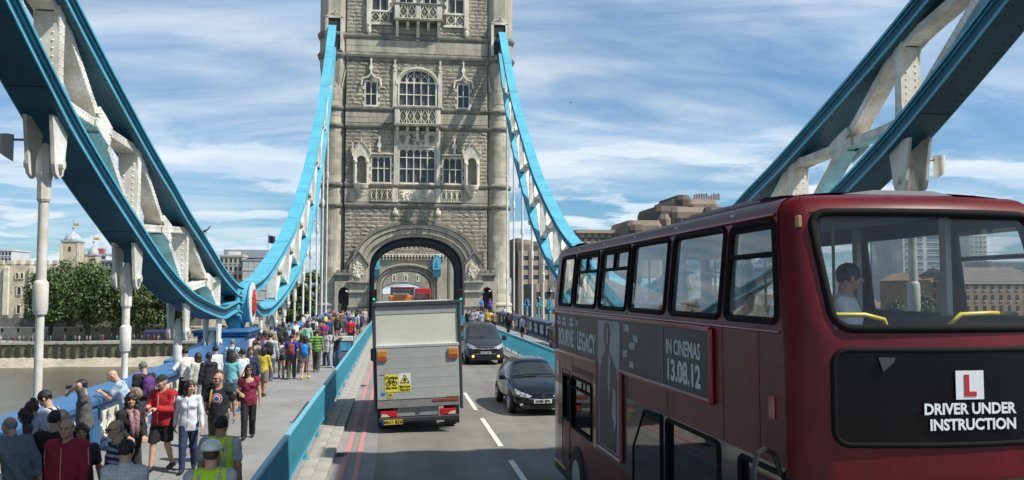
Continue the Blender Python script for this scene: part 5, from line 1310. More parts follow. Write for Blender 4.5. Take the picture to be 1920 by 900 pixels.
    m = MB(); m.loft([[(x, y, z) for x, z in ((-.95, .45), (.95, .45), (.98, 1.2), (.82, zt), (-.82, zt), (-.98, 1.2))] for y, zt in ((4.2, 2.35), (5.0, 2.4), (5.6, 1.7), (6.2, 1.2))]); B('cab', M('cab_white', (.62, .63, .62), .35, .05, coat=.4), m)
    m = MB()
    m.bbox(-1.30, -1.12, 5.0, 5.12, 1.45, 1.85, .04); m.bbox(1.10, 1.28, 5.0, 5.12, 1.45, 1.85, .04); m.tube([(-1.2, 5.05, 1.5), (-.95, 5.1, 1.35)], .03, 6); m.tube([(1.2, 5.05, 1.5), (.95, 5.1, 1.35)], .03, 6); B('mirror', BLACK, m)
    return t
lorry()
# ================================================================== CARS
def car_shell(t, rows, glass_front, side_from, side_to, paint, glass, nm):
    """half profiles per station -> symmetric cage -> subdivided; faces sorted into body, windscreen and side windows"""
    v = []; f = []; mi = []; n = None
    for (y, prof) in rows:
        ring = [(0, y, prof[0][1]-.0)]+[(w, y, z) for w, z in prof]+[(0, y, prof[-1][1]+.015)]
        ring = ring+[(-w, yy, z) for w, yy, z in ring[1:-1][::-1]]; n = len(ring); v += ring
    H = n//2
    for i in range(len(rows)-1):
        for j in range(n):
            f.append((i*n+j, i*n+(j+1) % n, (i+1)*n+(j+1) % n, (i+1)*n+j))
            k = j if j < H else n-1-j      # segment index from the floor up
            top = k >= H-2; side = k == H-3
            g = 0
            if i in glass_front and k >= H-2: g = 1
            if side_from <= i < side_to and k == H-3: g = 2
            mi.append(g)
    f.append(tuple(range(n))[::-1]); mi.append(0); f.append(tuple(range((len(rows)-1)*n, len(rows)*n))); mi.append(0)
    me = bpy.data.meshes.new('cage'); me.from_pydata(v, [], f); me.polygons.foreach_set('material_index', mi)
    for q in range(3): me.materials.append(MATS['asphalt'])
    o = bpy.data.objects.new('cage', me); COL.objects.link(o); md = o.modifiers.new('s', 'SUBSURF'); md.levels = 3; md.render_levels = 3
    dg = bpy.context.evaluated_depsgraph_get(); ev = o.evaluated_get(dg); m2 = ev.to_mesh()
    V = [tuple(p.co) for p in m2.vertices]; F = [tuple(p.vertices) for p in m2.polygons]; Mi = [p.material_index for p in m2.polygons]; ev.to_mesh_clear(); bpy.data.objects.remove(o)
    res = {}
    for g, (name, mt) in enumerate((('body', paint), ('windscreen', glass), ('side_window', glass))):
        for sgn in ((0,) if g < 2 else (-1, 1)):
            fs = [q for q, a in zip(F, Mi) if a == g and (sgn == 0 or sum(V[i][0] for i in q)*sgn > 0)]
            if not fs: continue
            use = sorted({i for q in fs for i in q}); mp = {a: b for b, a in enumerate(use)}; m = MB(); m.add([V[i] for i in use], [tuple(mp[i] for i in q) for q in fs])
            o = m.build(name, mt, t, smooth=True, local=True); res[name] = o
    return res
CARBLK = M('car_black_paint', (.008, .009, .011), .18, .05, 2, coat=.35, spec=.4)
VANGREY = M('van_dark_grey', (.03, .032, .034), .3, .05, 2, coat=.3)
CARGLASS = glass_mat('car_glass', (.42, .45, .45), .02, .10, dust=.05)
HEADL = M('headlamp_glass', (.62, .64, .66), .08, .25, 14, coat=.8, metal=.35)
AMB = M('fog_amber', (.9, .55, .15), .3, 0, emit=.9)
def hatchback():
    t = thing('hatchback_car', 'black hatchback car facing the camera partly hidden by the red bus', 'car', (4.24, 24.45, 0), rz=R(1.0))
    rows = [(-.02, [(.40, .26), (.52, .36), (.55, .52), (.42, .60), (.30, .62)]), (.10, [(.66, .20), (.78, .42), (.74, .62), (.58, .69), (.40, .71)]), (.55, [(.78, .18), (.87, .48), (.81, .76), (.66, .84), (.45, .88)]),
        (1.05, [(.80, .18), (.88, .52), (.85, .87), (.75, .955), (.45, .99)]), (1.14, [(.80, .18), (.88, .52), (.85, .885), (.765, .985), (.45, 1.03)]), (1.90, [(.80, .18), (.88, .54), (.86, .935), (.61, 1.375), (.40, 1.435)]), (2.0, [(.80, .18), (.88, .54), (.86, .94), (.60, 1.42), (.40, 1.48)]), (2.75, [(.80, .18), (.88, .54), (.86, .96), (.60, 1.47), (.40, 1.52)]), (3.45, [(.80, .2), (.88, .54), (.85, .98), (.57, 1.42), (.38, 1.47)]),
        (3.98, [(.76, .24), (.85, .54), (.79, .98), (.58, 1.10), (.38, 1.14)]), (4.18, [(.56, .3), (.70, .5), (.66, .84), (.5, .93), (.3, .95)])]
    r = car_shell(t, rows, (4,), 6, 8, CARBLK, CARGLASS, 'car'); B = lambda nm, mt, m, p=t, **k: m.build(nm, mt, p, local=True, **k)
    for s in (-1, 1):
        m = MB(); pts = [(s*.30, .02, .555), (s*.42, .03, .60), (s*.60, .12, .665), (s*.74, .36, .735), (s*.755, .42, .70), (s*.73, .22, .60), (s*.60, .06, .53), (s*.42, .0, .51)]
        c = Vector((s*.55, .08, .61)); m.loft([[tuple(c+(Vector(p)-c)*k+Vector((0, -.035-(.03 if k < .8 else 0), .02))) for p in pts] for k in (1.0, .9, .5)], cap=True); h = B('headlamp', HEADL, m, smooth=50)
        m = MB(); m.sphere((s*.50, .0, .60), (.05, .03, .05), 10, 6); m.sphere((s*.62, .07, .635), (.04, .03, .04), 10, 6); B('bulb', CHROME, m, h)
        m = MB(); m.bbox(s*.98-.1, s*.98+.1, 1.36, 1.48, .92, 1.06, .035); m.tube([(s*.82, 1.42, .95), (s*.95, 1.42, .97)], .025, 6); B('door_mirror', CARBLK, m)
        m = MB(); m.sphere((s*.60, .02, .32), (.06, .03, .045), 8, 5); B('fog_lamp', HEADL, m)
        m = MB(); m.tube([(s*.885, 1.95, .93), (s*.885, 1.9, .6), (s*.87, 1.9, .3)], .006, 4); m.bbox(s*.885-.01, s*.885+.01, 2.55, 2.75, .80, .83, .005); B('door_seam', BLACK, m)
    m = MB(); m.xz([(-.34, .40), (.34, .40), (.42, .50), (.36, .545), (-.36, .545), (-.42, .50)], (), -.055, .05); m.xz([(-.55, .22), (.55, .22), (.6, .33), (-.6, .33)], (), -.035, .05); g = B('grille', BLACK, m)
    m = MB(); m.tube([(-.40, -.05, .50), (0, -.062, .475), (.40, -.05, .50)], .012, 5); B('grille_bar', CHROME, m, g)
    m = MB(); m.xz([(-.05, .55), (-.015, .50), (.03, .50), (.055, .56), (.03, .60), (.045, .64), (.0, .655), (-.03, .62), (-.055, .60)], (), -.085, -.06); B('badge', CHROME, m)
    m = MB(); m.box(-.26, .26, -.085, -.07, .375, .485); p_ = B('number_plate', M('plate_white_front', (.75, .75, .72), .4, .02), m)
    m = MB(); m.text('KN05 EFX', .105, MX((0, -.089, .43), (1, 0, 0), (0, 0, 1), (0, -1, 0)), .004, 'CENTER', .95, .004); B('plate_lettering', M('print_black', (.02, .02, .02)), m, p_)
    m = MB(); m.tube([(-.55, 1.10, 1.02), (.0, 1.12, 1.06)], .012, 5); m.tube([(.05, 1.10, 1.03), (.55, 1.16, 1.04)], .012, 5); B('wiper', BLACK, m)
    for x in (-.77, .77):
        for y in (.78, 3.4):
            wheel(t, x, y, .315, .2, SILVER, s=(-1 if x < 0 else 1)); s = -1 if x < 0 else 1
            m = MB(); a = [(y+.375*math.cos(R(q)), .30+.385*math.sin(R(q))) for q in range(-20, 201, 14)]; m.yz(a, (), s*.80, s*.868); B('wheel_arch', BLACK, m)
    m = MB()
    for x in (-.36, .36): m.bbox(x-.22, x+.22, 2.2, 2.75, .4, .58, .05); m.bbox(x-.21, x+.21, 2.65, 2.8, .5, 1.12, .05); m.bbox(x-.12, x+.12, 2.72, 2.8, 1.15, 1.33, .03)
    m.bbox(-.7, .7, 1.4, 1.75, .7, .93, .05); B('interior', DARKIN, m)
    m = MB(); m.lathe([(.17, 0), (.19, .015), (.17, .03)], (0, 0, 0), 16); m.v = [(p[0]-.36, 1.9+p[2], .92+p[1]) for p in m.v]; B('steering_wheel', BLACK, m)
hatchback()
def people_carrier():
    t = thing('people_carrier', 'dark grey people carrier van with round amber fog lights facing the camera', 'van', (4.40, 41.4, 0), rz=R(1.2))
    rows = [(-.02, [(.50, .28), (.64, .42), (.68, .70), (.52, .84), (.34, .87)]), (.12, [(.78, .22), (.90, .46), (.86, .78), (.66, .93), (.42, .96)]), (.55, [(.86, .20), (.95, .55), (.92, .98), (.74, 1.10), (.46, 1.14)]),
        (.92, [(.88, .2), (.96, .6), (.94, 1.07), (.83, 1.18), (.46, 1.23)]), (1.0, [(.88, .2), (.96, .6), (.94, 1.085), (.84, 1.22), (.46, 1.275)]), (1.64, [(.88, .2), (.96, .6), (.95, 1.13), (.77, 1.74), (.46, 1.82)]), (1.74, [(.88, .2), (.96, .6), (.95, 1.14), (.82, 1.80), (.52, 1.89)]), (2.4, [(.88, .2), (.96, .6), (.95, 1.15), (.83, 1.90), (.55, 1.97)]), (4.2, [(.88, .2), (.96, .6), (.95, 1.15), (.83, 1.90), (.55, 1.97)]), (4.75, [(.86, .25), (.93, .6), (.91, 1.15), (.74, 1.80), (.45, 1.86)]), (4.82, [(.6, .4), (.7, .7), (.7, 1.1), (.6, 1.5), (.4, 1.6)])]
    car_shell(t, rows, (4,), 6, 8, VANGREY, CARGLASS, 'van'); B = lambda nm, mt, m, p=t, **k: m.build(nm, mt, p, local=True, **k)
    for s in (-1, 1):
        m = MB(); pts = [(s*.40, .0, .80), (s*.55, .03, .90), (s*.78, .20, 1.02), (s*.88, .38, 1.04), (s*.885, .36, .94), (s*.80, .12, .82), (s*.60, .0, .76)]; c = Vector((s*.66, .10, .88)); m.loft([[tuple(c+(Vector(p)-c)*k+Vector((0, -.05-(.03 if k < .8 else 0), .01))) for p in pts] for k in (1., .9, .5)]); B('headlamp', HEADL, m, smooth=50)
        m = MB(); m.sphere((s*.62, .0, .42), (.07, .04, .07), 10, 6); B('fog_lamp', AMB, m)
        m = MB(); m.bbox(s*1.10-.11, s*1.10+.11, 1.2, 1.34, 1.12, 1.38, .05); m.tube([(s*.93, 1.28, 1.16), (s*1.05, 1.28, 1.18)], .03, 6); B('door_mirror', BLACK, m)
    m = MB(); m.xz([(-.42, .66), (.42, .66), (.5, .76), (-.5, .76)], (), -.05, .05); m.xz([(-.5, .36), (.5, .36), (.5, .52), (-.5, .52)], (), -.045, .05); m.xz([(-.75, .24), (.75, .24), (.78, .32), (-.78, .32)], (), -.035, .05); g = B('grille', BLACK, m)
    m = MB(); m.tube([(-.55, -.05, .80), (0, -.075, .775), (.55, -.05, .80)], .018, 5); m.tube([(-.5, -.05, .54), (.5, -.05, .54)], .012, 5); B('grille_bar', CHROME, m, g)
    m = MB(); m.xz(ell(0, .83, .11, .075, 20), [ell(0, .83, .09, .055, 20)], -.10, -.07); m.xz(ell(0, .83, .035, .06, 14), [ell(0, .83, .02, .045, 14)], -.10, -.07); m.xz(ell(0, .86, .07, .028, 14), [ell(0, .86, .055, .014, 14)], -.10, -.07); B('badge', CHROME, m)
    m = MB(); m.box(-.26, .26, -.085, -.07, .54, .65); p_ = B('number_plate', M('plate_white_front', (.75, .75, .72), .4, .02), m)
    m = MB(); m.text('EO64 XRW', .105, MX((0, -.089, .595), (1, 0, 0), (0, 0, 1), (0, -1, 0)), .004, 'CENTER', .92, .004); B('plate_lettering', M('print_black', (.02, .02, .02)), m, p_)
    m = MB(); m.tube([(-.65, .97, 1.24), (.0, .95, 1.30)], .014, 5); m.tube([(.05, .95, 1.28), (.65, .99, 1.27)], .014, 5); B('wiper', BLACK, m)
    for x in (-.84, .84):
        for y in (.85, 3.85):
            wheel(t, x, y, .33, .22, SILVER, s=(-1 if x < 0 else 1)); s = -1 if x < 0 else 1
            m = MB(); a = [(y+.40*math.cos(R(q)), .32+.41*math.sin(R(q))) for q in range(-20, 201, 14)]; m.yz(a, (), s*.87, s*.952); B('wheel_arch', BLACK, m)
    m = MB()
    for x in (-.42, .42): m.bbox(x-.24, x+.24, 2.0, 2.5, .7, .9, .05); m.bbox(x-.22, x+.22, 2.4, 2.55, .85, 1.5, .05)
    m.bbox(-.8, .8, 1.2, 1.6, .9, 1.16, .05); B('interior', DARKIN, m)
people_carrier()
# vehicles under and beyond the arch
def far_lorry(x, y, label, col, name, top, beacon, w=2.4):
    t = thing(name, label, 'lorry', (x, y, 0)); c = M('far_%s' % name, col, .4, .08, 2, coat=.3); m = MB(); m.bbox(x-w/2, x+w/2, y, y+2.2, .5, top, .12); b = m.build('cab', c, t)
    m = MB(); m.bbox(x-w/2+.12, x+w/2-.12, y-.03, y+.1, top*.50, top*.78, .03); m.build('windscreen', CARGLASS if beacon is None else LEADGLASS, b)
    m = MB(); m.bbox(x-w/2+.05, x+w/2-.05, y+2.2, y+8, .8, top-.05, .05); m.build('box_body', c, t)
    m = MB(); m.box(x-w/2-.02, x+w/2+.02, y-.05, y, .35, .8); m.build('bumper', BLACK, t)
    for s in (-1, 1):
        m = MB(); m.bbox(x+s*(w/2+.15)-.08, x+s*(w/2+.15)+.08, y+.1, y+.2, top*.45, top*.65, .02); m.build('mirror', BLACK, t)
        wheel(t, s*(w/2-.18), 1.2, .48, .3, s=s); wheel(t, s*(w/2-.18), 6.5, .48, .3, s=s)
    if beacon: m = MB(); m.bbox(x-.75, x+.75, y+.3, y+.6, top, top+.22, .04); m.build('beacon_bar', M('beacon_cream', (.7, .6, .4), .4), t)
    return t
far_lorry(4.55, 138, 'red lorry coming towards the camera under the inner arch', (.45, .02, .02), 'red_lorry', 4.0, None)
far_lorry(.62, 84, 'orange lorry roof with cream beacon bar just above the grey box lorry', (.62, .17, .03), 'orange_lorry', 3.15, True)
def far_bus():
    x, y = 1.35, 150; t = thing('coach', 'grey windowed coach with red roof edge far behind the orange lorry', 'coach', (x, y, 0)); m = MB(); m.bbox(x-2.1, x+2.1, y, y+9, .4, 4.0, .1); m.build('body', M('coach_grey', (.16, .15, .15), .4), t)
    m = MB(); m.bbox(x-2.15, x+2.15, y-.05, y+9, 4.0, 4.25, .06); m.build('roof_edge', M('coach_red', (.35, .03, .02), .4), t)
    for k in range(6): m = MB(); m.box(x-1.95+k*.66, x-1.42+k*.66, y-.03, y+.05, 2.3, 3.85); m.build('window', GLASSB_ if False else LEADGLASS, t)
far_bus()
# ================================================================== PEOPLE: bodies grown as one smooth surface from a posed skeleton
def np3(v): return np.array([v[0], v[1], v[2]], float)
def surface_net(D, o, h):
    nx, ny, nz = D.shape; S = D < 0
    c = [S[i:nx-1+i, j:ny-1+j, k:nz-1+k] for i in (0, 1) for j in (0, 1) for k in (0, 1)]
    s = sum(x.astype(np.int8) for x in c); act = (s > 0) & (s < 8); idx = -np.ones(act.shape, int); ii = np.argwhere(act)
    if len(ii) == 0: return np.zeros((0, 3)), np.zeros((0, 4), int)
    idx[act] = np.arange(len(ii)); acc = np.zeros((len(ii), 3)); cnt = np.zeros(len(ii))
    i, j, k = ii.T
    cor = [(a, b, e) for a in (0, 1) for b in (0, 1) for e in (0, 1)]
    dv = {q: D[i+q[0], j+q[1], k+q[2]] for q in cor}
    for p in cor:
        for ax in range(3):
            if p[ax]: continue
            q = list(p); q[ax] = 1; q = tuple(q); a, b = dv[p], dv[q]; m = (a < 0) != (b < 0); t = a[m]/(a[m]-b[m])
            pt = np.repeat(np.array([p], float), m.sum(), 0); pt[:, ax] += t; acc[m] += pt; cnt[m] += 1
    V = o+(ii+acc/cnt[:, None])*h; F = []
    for ax in range(3):
        b1, b2 = [(1, 2), (2, 0), (0, 1)][ax]
        sl = [slice(1, n-1) for n in D.shape]; sl[ax] = slice(0, D.shape[ax]-1); sh = list(sl); sh[ax] = slice(1, D.shape[ax])
        A, Bq = S[tuple(sl)], S[tuple(sh)]; e = np.argwhere(A != Bq)
        if len(e) == 0: continue
        off = np.array([1, 1, 1]); off[ax] = 0; e = e+off; fl = S[tuple(e.T)]
        u = np.zeros(3, int); u[b1] = 1; w = np.zeros(3, int); w[b2] = 1
        q = np.stack([idx[tuple((e-u-w).T)], idx[tuple((e-w).T)], idx[tuple(e.T)], idx[tuple((e-u).T)]], 1)
        q[~fl] = q[~fl][:, ::-1]; F.append(q)
    return V, np.concatenate(F)
class SDF:
    def __init__(s, lo, hi, h):
        s.h = h; s.o = np.array(lo, float)-2*h; n = np.ceil((np.array(hi)-s.o+2*h)/h).astype(int)+1; s.D = np.full(n, 1.0); s.n = n
        s.ax = [s.o[i]+np.arange(n[i])*h for i in range(3)]
    def sub(s, lo, hi):
        a = np.maximum(((np.array(lo)-s.o)/s.h).astype(int)-1, 0); b = np.minimum(((np.array(hi)-s.o)/s.h).astype(int)+3, s.n)
        sl = tuple(slice(a[i], max(b[i], a[i])) for i in range(3)); X, Y, Z = np.meshgrid(*(s.ax[i][sl[i]] for i in range(3)), indexing='ij'); return sl, X, Y, Z
    def mix(s, sl, d, k, op='u'):
        D = s.D[sl]
        if op == 'u':
            if k > 0: hh = np.clip(.5+.5*(D-d)/k, 0, 1); s.D[sl] = D*(1-hh)+d*hh-k*hh*(1-hh)
            else: s.D[sl] = np.minimum(D, d)
        elif op == 's':
            if k > 0: hh = np.clip(.5-.5*(D+d)/k, 0, 1); s.D[sl] = D*(1-hh)-d*hh+k*hh*(1-hh)
            else: s.D[sl] = np.maximum(D, -d)
        else: s.D[sl] = np.maximum(D, d)
    def cone(s, a, b, r1, r2, k=.02, op='u', flat=None):
        a, b = np3(a), np3(b); m = max(r1, r2)+k+2*s.h; sl, X, Y, Z = s.sub(np.minimum(a, b)-m, np.maximum(a, b)+m)
        ba = b-a; L = ba@ba+1e-9; px, py, pz = X-a[0], Y-a[1], Z-a[2]; t = np.clip((px*ba[0]+py*ba[1]+pz*ba[2])/L, 0, 1)
        qx, qy, qz = px-ba[0]*t, py-ba[1]*t, pz-ba[2]*t
        if flat is not None: n, f = np3(flat[0]), flat[1]; dn = qx*n[0]+qy*n[1]+qz*n[2]; g = (1/f-1)*dn; qx, qy, qz = qx+g*n[0], qy+g*n[1], qz+g*n[2]
        s.mix(sl, np.sqrt(qx*qx+qy*qy+qz*qz)-(r1+(r2-r1)*t), k, op)
    def ell(s, c, r, Rm=None, k=.02, op='u'):
        c = np3(c); r = np.array(r, float); m = r.max()+k+2*s.h; sl, X, Y, Z = s.sub(c-m, c+m); x, y, z = X-c[0], Y-c[1], Z-c[2]
        if Rm is not None: x, y, z = (Rm[0][i]*x+Rm[1][i]*y+Rm[2][i]*z for i in range(3))
        q = np.sqrt((x/r[0])**2+(y/r[1])**2+(z/r[2])**2); q2 = np.sqrt((x/r[0]**2)**2+(y/r[1]**2)**2+(z/r[2]**2)**2)+1e-9
        s.mix(sl, q*(q-1)/q2, k, op)
    def plane(s, p, n):      # keep the side where (x-p).n < 0
        p, n = np3(p), np3(n); X, Y, Z = np.meshgrid(*s.ax, indexing='ij'); s.D = np.maximum(s.D, (X-p[0])*n[0]+(Y-p[1])*n[1]+(Z-p[2])*n[2])
    def wrinkle(s, amp, f, seed):
        X, Y, Z = np.meshgrid(*s.ax, indexing='ij'); s.D += amp*(np.sin(f*X+2.1*np.sin(f*.6*Z+seed)+seed)*np.sin(f*.8*Z+1.7*np.sin(f*.7*Y))+.6*np.sin(f*1.9*(Z+.5*X)+seed*2)*np.sin(f*1.3*Y))
    def mesh(s): return surface_net(s.D, s.o, s.h)
def qmesh(name, parts, mat):
    vs = []; fs = []; b = 0
    for V, F in parts:
        if len(V) == 0: continue
        vs.append(V); fs.append(F+b); b += len(V)
    if not vs: return None
    V = np.concatenate(vs); F = np.concatenate(fs); me = bpy.data.meshes.new(name)
    me.vertices.add(len(V)); me.vertices.foreach_set('co', V.astype(np.float32).ravel()); me.loops.add(len(F)*4); me.loops.foreach_set('vertex_index', F.astype(np.int32).ravel())
    me.polygons.add(len(F)); me.polygons.foreach_set('loop_start', np.arange(0, len(F)*4, 4, dtype=np.int32)); me.polygons.foreach_set('loop_total', np.full(len(F), 4, dtype=np.int32))
    me.polygons.foreach_set('use_smooth', np.ones(len(F), bool)); me.materials.append(mat); me.update(calc_edges=True); return me
def rotm(rx, rz=0., ry=0.): return np.array((Matrix.Rotation(rz, 3, 'Z') @ Matrix.Rotation(ry, 3, 'Y') @ Matrix.Rotation(rx, 3, 'X')))
def ik(S, T, l1, l2, hint):
    S, T = Vector(S), Vector(T); d = T-S; L = min(d.length, l1+l2-.004); d = d.normalized(); T = S+d*L; a = (l1*l1-l2*l2+L*L)/(2*L); h = math.sqrt(max(0, l1*l1-a*a)); hn = Vector(hint); hn = (hn-d*hn.dot(d)); hn = hn.normalized() if hn.length > 1e-5 else d.orthogonal().normalized(); return S+d*a+hn*h, T
SKINS = [M('skin_%d' % i, c, .55, .06, 9, .04, 60) for i, c in enumerate([(.56, .34, .24), (.47, .27, .18), (.36, .19, .115), (.16, .08, .05)])]
HAIRC = {'black': M('hair_black', (.014, .012, .011), .5, .3, 25, .4, 80, stretch=(1, 1, .25)), 'brown': M('hair_brown', (.055, .030, .017), .5, .3, 25, .4, 80, stretch=(1, 1, .25)), 'dkbrown': M('hair_dark_brown', (.028, .017, .011), .5, .3, 25, .4, 80, stretch=(1, 1, .25)),
         'blonde': M('hair_blonde', (.27, .17, .075), .5, .3, 25, .4, 80, stretch=(1, 1, .25)), 'red': M('hair_red', (.16, .025, .015), .5, .3, 25, .4, 80, stretch=(1, 1, .25)), 'grey': M('hair_grey', (.20, .19, .18), .6, .2, 25, .4, 80, stretch=(1, 1, .25))}
EYEM = M('eye_dark', (.03, .02, .015), .15, 0); SUNG = M('sunglass_black', (.008, .008, .008), .08, 0); LIPM = M('lip', (.36, .13, .11), .5, .05)
_cl = {}
def cloth(c, rough=.85, kind=None, c2=None, per=.06):
    key = (c, kind, c2, per)
    if key in _cl: return _cl[key]
    nm = 'cloth_%d' % len(_cl); m = M(nm, c, rough, .14, 7, .22, 70, fine=.08, fs=120)
    if kind in ('stripe', 'check', 'print'):
        nt = m.node_tree; n = nt.nodes; l = nt.links; b = n['Principled BSDF']; src = b.inputs['Base Color'].links[0].from_socket
        tc = n.new('ShaderNodeTexCoord'); sep = n.new('ShaderNodeSeparateXYZ'); l.new(tc.outputs['Object'], sep.inputs[0])
        if kind == 'print':
            v = n.new('ShaderNodeTexNoise'); v.inputs['Scale'].default_value = 1/per; v.inputs['Detail'].default_value = 3; l.new(tc.outputs['Object'], v.inputs['Vector']); g = n.new('ShaderNodeMath'); g.operation = 'GREATER_THAN'; g.inputs[1].default_value = .52; l.new(v.outputs['Fac'], g.inputs[0]); fac = g.outputs[0]
        else:
            def band(o, th):
                a = n.new('ShaderNodeMath'); a.operation = 'DIVIDE'; a.inputs[1].default_value = per; l.new(o, a.inputs[0]); f = n.new('ShaderNodeMath'); f.operation = 'FRACT'; l.new(a.outputs[0], f.inputs[0]); g = n.new('ShaderNodeMath'); g.operation = 'GREATER_THAN'; g.inputs[1].default_value = th; l.new(f.outputs[0], g.inputs[0]); return g.outputs[0]
            fac = band(sep.outputs[2], .55 if kind == 'stripe' else .8)
            if kind == 'check': mxx = n.new('ShaderNodeMath'); mxx.operation = 'MAXIMUM'; l.new(fac, mxx.inputs[0]); l.new(band(sep.outputs[0], .8), mxx.inputs[1]); fac = mxx.outputs[0]
        mx = n.new('ShaderNodeMix'); mx.data_type = 'RGBA'; l.new(fac, mx.inputs[0]); l.new(src, mx.inputs[6]); mx.inputs[7].default_value = (*c2, 1); l.new(mx.outputs[2], b.inputs['Base Color'])
    _cl[key] = m; return m
def hand(W, d, pn, side, h, hold=.5):
    """palm, four bent fingers of unequal length and a thumb from the side of the palm"""
    d = Vector(d).normalized(); pn = Vector(pn); pn = (pn-d*pn.dot(d)).normalized(); u = d.cross(pn)*side      # u: towards the thumb
    W = Vector(W); lo = W-Vector((.16,)*3); hi = W+Vector((.16,)*3); g = SDF(W+d*.08-Vector((.13,)*3), W+d*.08+Vector((.13,)*3), h)
    fl = (pn, .5)
    g.cone(W-d*.02, W+d*.02, .027, .028, .01)
    for q, r in ((-.026, .019), (-.008, .021), (.01, .021), (.026, .020)): g.cone(W+d*.012+u*q*.6, W+d*.088+u*q, r, r*.86, .012, flat=(pn, .72))
    for q, L, r in ((-.032, .058, .0088), (-.0115, .074, .0096), (.0095, .080, .0098), (.030, .070, .0096)):
        p = W+d*.088+u*q; b = hold; a = p; dd = d
        for k, f in enumerate((.45, .32, .23)):
            dd = (dd*math.cos(b*.9)+pn*math.sin(b*.9)).normalized(); e = a+dd*L*f*1.15; g.cone(a, e, r*(1-.1*k), r*(.92-.1*k), .004); a = e
    p = W+d*.03+u*.026; e1 = p+(d*.6+u*.65+pn*.35).normalized()*.042; e2 = e1+(d*.85+u*.15+pn*.45).normalized()*.036; g.cone(p, e1, .015, .0115, .008); g.cone(e1, e2, .0112, .0092, .004)
    return g.mesh()
NEARV, MIDV, FARV = .0155, .021, .030
def person(loc, face, label, h=1.74, skin=0, hair='short', hc='dkbrown', top='tee', tc=(.02, .02, .02), bot='trousers', bc=(.02, .02, .03), shoe=(.03, .03, .03), pose='walk', lod=1, lean=0., look=(0., 0.), build=1., tk=None, tc2=None, tper=.06, wr=None, feet=None, group=None, female=False, sun=False, phase=1, shoe_sole=None, sit=False, twist=0., hem=None, bk=None, bc2=None, scarf=None, cat='person', nofeet=False):
    t = thing('person', label, 'person', loc, group, rz=face); k_ = h/1.75; V = NEARV if lod == 0 else MIDV if lod == 1 else FARV
    B = build; fm = .93 if female else 1.
    hipz = .93 if not sit else .52
    hip = Vector((0, 0, hipz)); Rt = rotm(-lean, twist)
    def T(x, y, z): return hip+Vector(Rt @ np.array([x, y, z-.93]))
    chest, neck0, neck1, headc = T(0, .0, 1.28), T(0, -.015, 1.46), T(0, .012, 1.56), T(0, .03, 1.635)
    hd = rotm(look[1], look[0]+twist*.5); Rh = hd if not lean else rotm(look[1]-lean*.35, look[0])
    headc = neck1+Vector(Rh @ np.array([0, .022, .085]))
    sw = .185*fm*B**.5
    sh = [T(s*sw, -.01, 1.415) for s in (-1, 1)]
    if wr is None:
        if pose == 'walk': wr = [(-.27, .16*phase, .90), (.27, -.12*phase, .88)]
        else: wr = [(-.26, .05, .84), (.26, .04, .84)]
    hp = [T(s*.088*fm, 0, .92) for s in (-1, 1)]
    if feet is None:
        if sit: feet = [(-.12, .45, .07), (.12, .42, .07)]
        elif pose == 'walk': feet = [(-.085, -.20*phase, .10 if phase > 0 else .075), (.085, .22*phase, .075 if phase > 0 else .10)]
        else: feet = [(-.11, .0, .075), (.12, .05, .075)]
    el = []; kn = []; WR = []; FT = []
    for i, s in enumerate((-1, 1)):
        e, w = ik(sh[i], wr[i], .29, .26, (s*.55, -.8, -.35)); el.append(e); WR.append(w); q, f = ik(hp[i], feet[i], .44, .42, (s*.08, 1, 0)); kn.append(q); FT.append(f)
    allp = [headc+Vector((0, 0, .2)), headc-Vector((.15, .15, 0)), headc+Vector((.15, .15, 0))]+sh+el+WR+kn+FT+[hip, chest]+[f+Vector((0, .2, -.1)) for f in FT]+[f-Vector((0, .12, .1)) for f in FT]
    lo = Vector([min(p[i] for p in allp) for i in range(3)])-Vector((.2, .2, .03)); hi = Vector([max(p[i] for p in allp) for i in range(3)])+Vector((.2, .2, .05))
    belly = 1.0+max(0, B-1)*1.2
    def torso(g, o, z_cut=None):
        w = .150*B*(1.04 if not female else .95); 
        g.ell(T(0, 0, .95), (.168*B**.6+o, .125*belly**.5+o, .15+o), Rt, .03); g.ell(T(0, .005, 1.10), (.148*B*fm+o, .105*belly+o, .17+o), Rt, .05)
        g.ell(T(0, .0, 1.27), (.172*B**.7*fm+o, .115*B**.6+o, .19+o), Rt, .05); g.ell(T(0, -.01, 1.385), (.165*fm*B**.5+o, .085+o, .085+o), Rt, .04)
        g.cone(sh[0], sh[1], .058*fm+o, .058*fm+o, .04)
        if female: 
            for s in (-1, 1): g.ell(T(s*.075, .085, 1.28), (.062+o*.6, .05+o*.6, .058+o*.6), Rt, .03)
    def leg(g, i, o, k=.02, r=(.088, .057, .040), upto=None):
        a, b, c = hp[i], kn[i], FT[i]; g.cone(a, b, r[0]*B**.5*(1.04 if female else 1)+o, r[1]+o, .03)
        if upto is None: g.cone(b, c, r[1]+o, r[2]+o, k); m_ = (b*.68+c*.32)-Vector((0, .02, 0)); g.cone(b*.9+c*.1-Vector((0, .008, 0)), m_, .045+o, .05+o, .025)
    def arm(g, i, o, k=.02, r=(.052, .042, .030), e1=1., e2=1.):
        b = B**.4*fm
        a = sh[i]; m_ = a.lerp(el[i], e1); g.cone(a, m_, r[0]*b+o, (r[0]+(r[1]-r[0])*e1)*b+o, .025)
        if e2 > 0 and e1 >= 1: g.cone(el[i], el[i].lerp(WR[i], e2), r[1]*b+o, (r[1]+(r[2]-r[1])*e2)*b+o, k)
    # ---- body
    g = SDF(lo, hi, V); torso(g, 0)
    for i in (0, 1): arm(g, i, 0); leg(g, i, 0)
    for i in (0, 1):
        f = FT[i]; tip = f+Vector(((-1, 1)[i]*.02, .15, -.045)); g.cone(f+Vector((0, -.03, -.035)), tip, .038, .026, .02); 
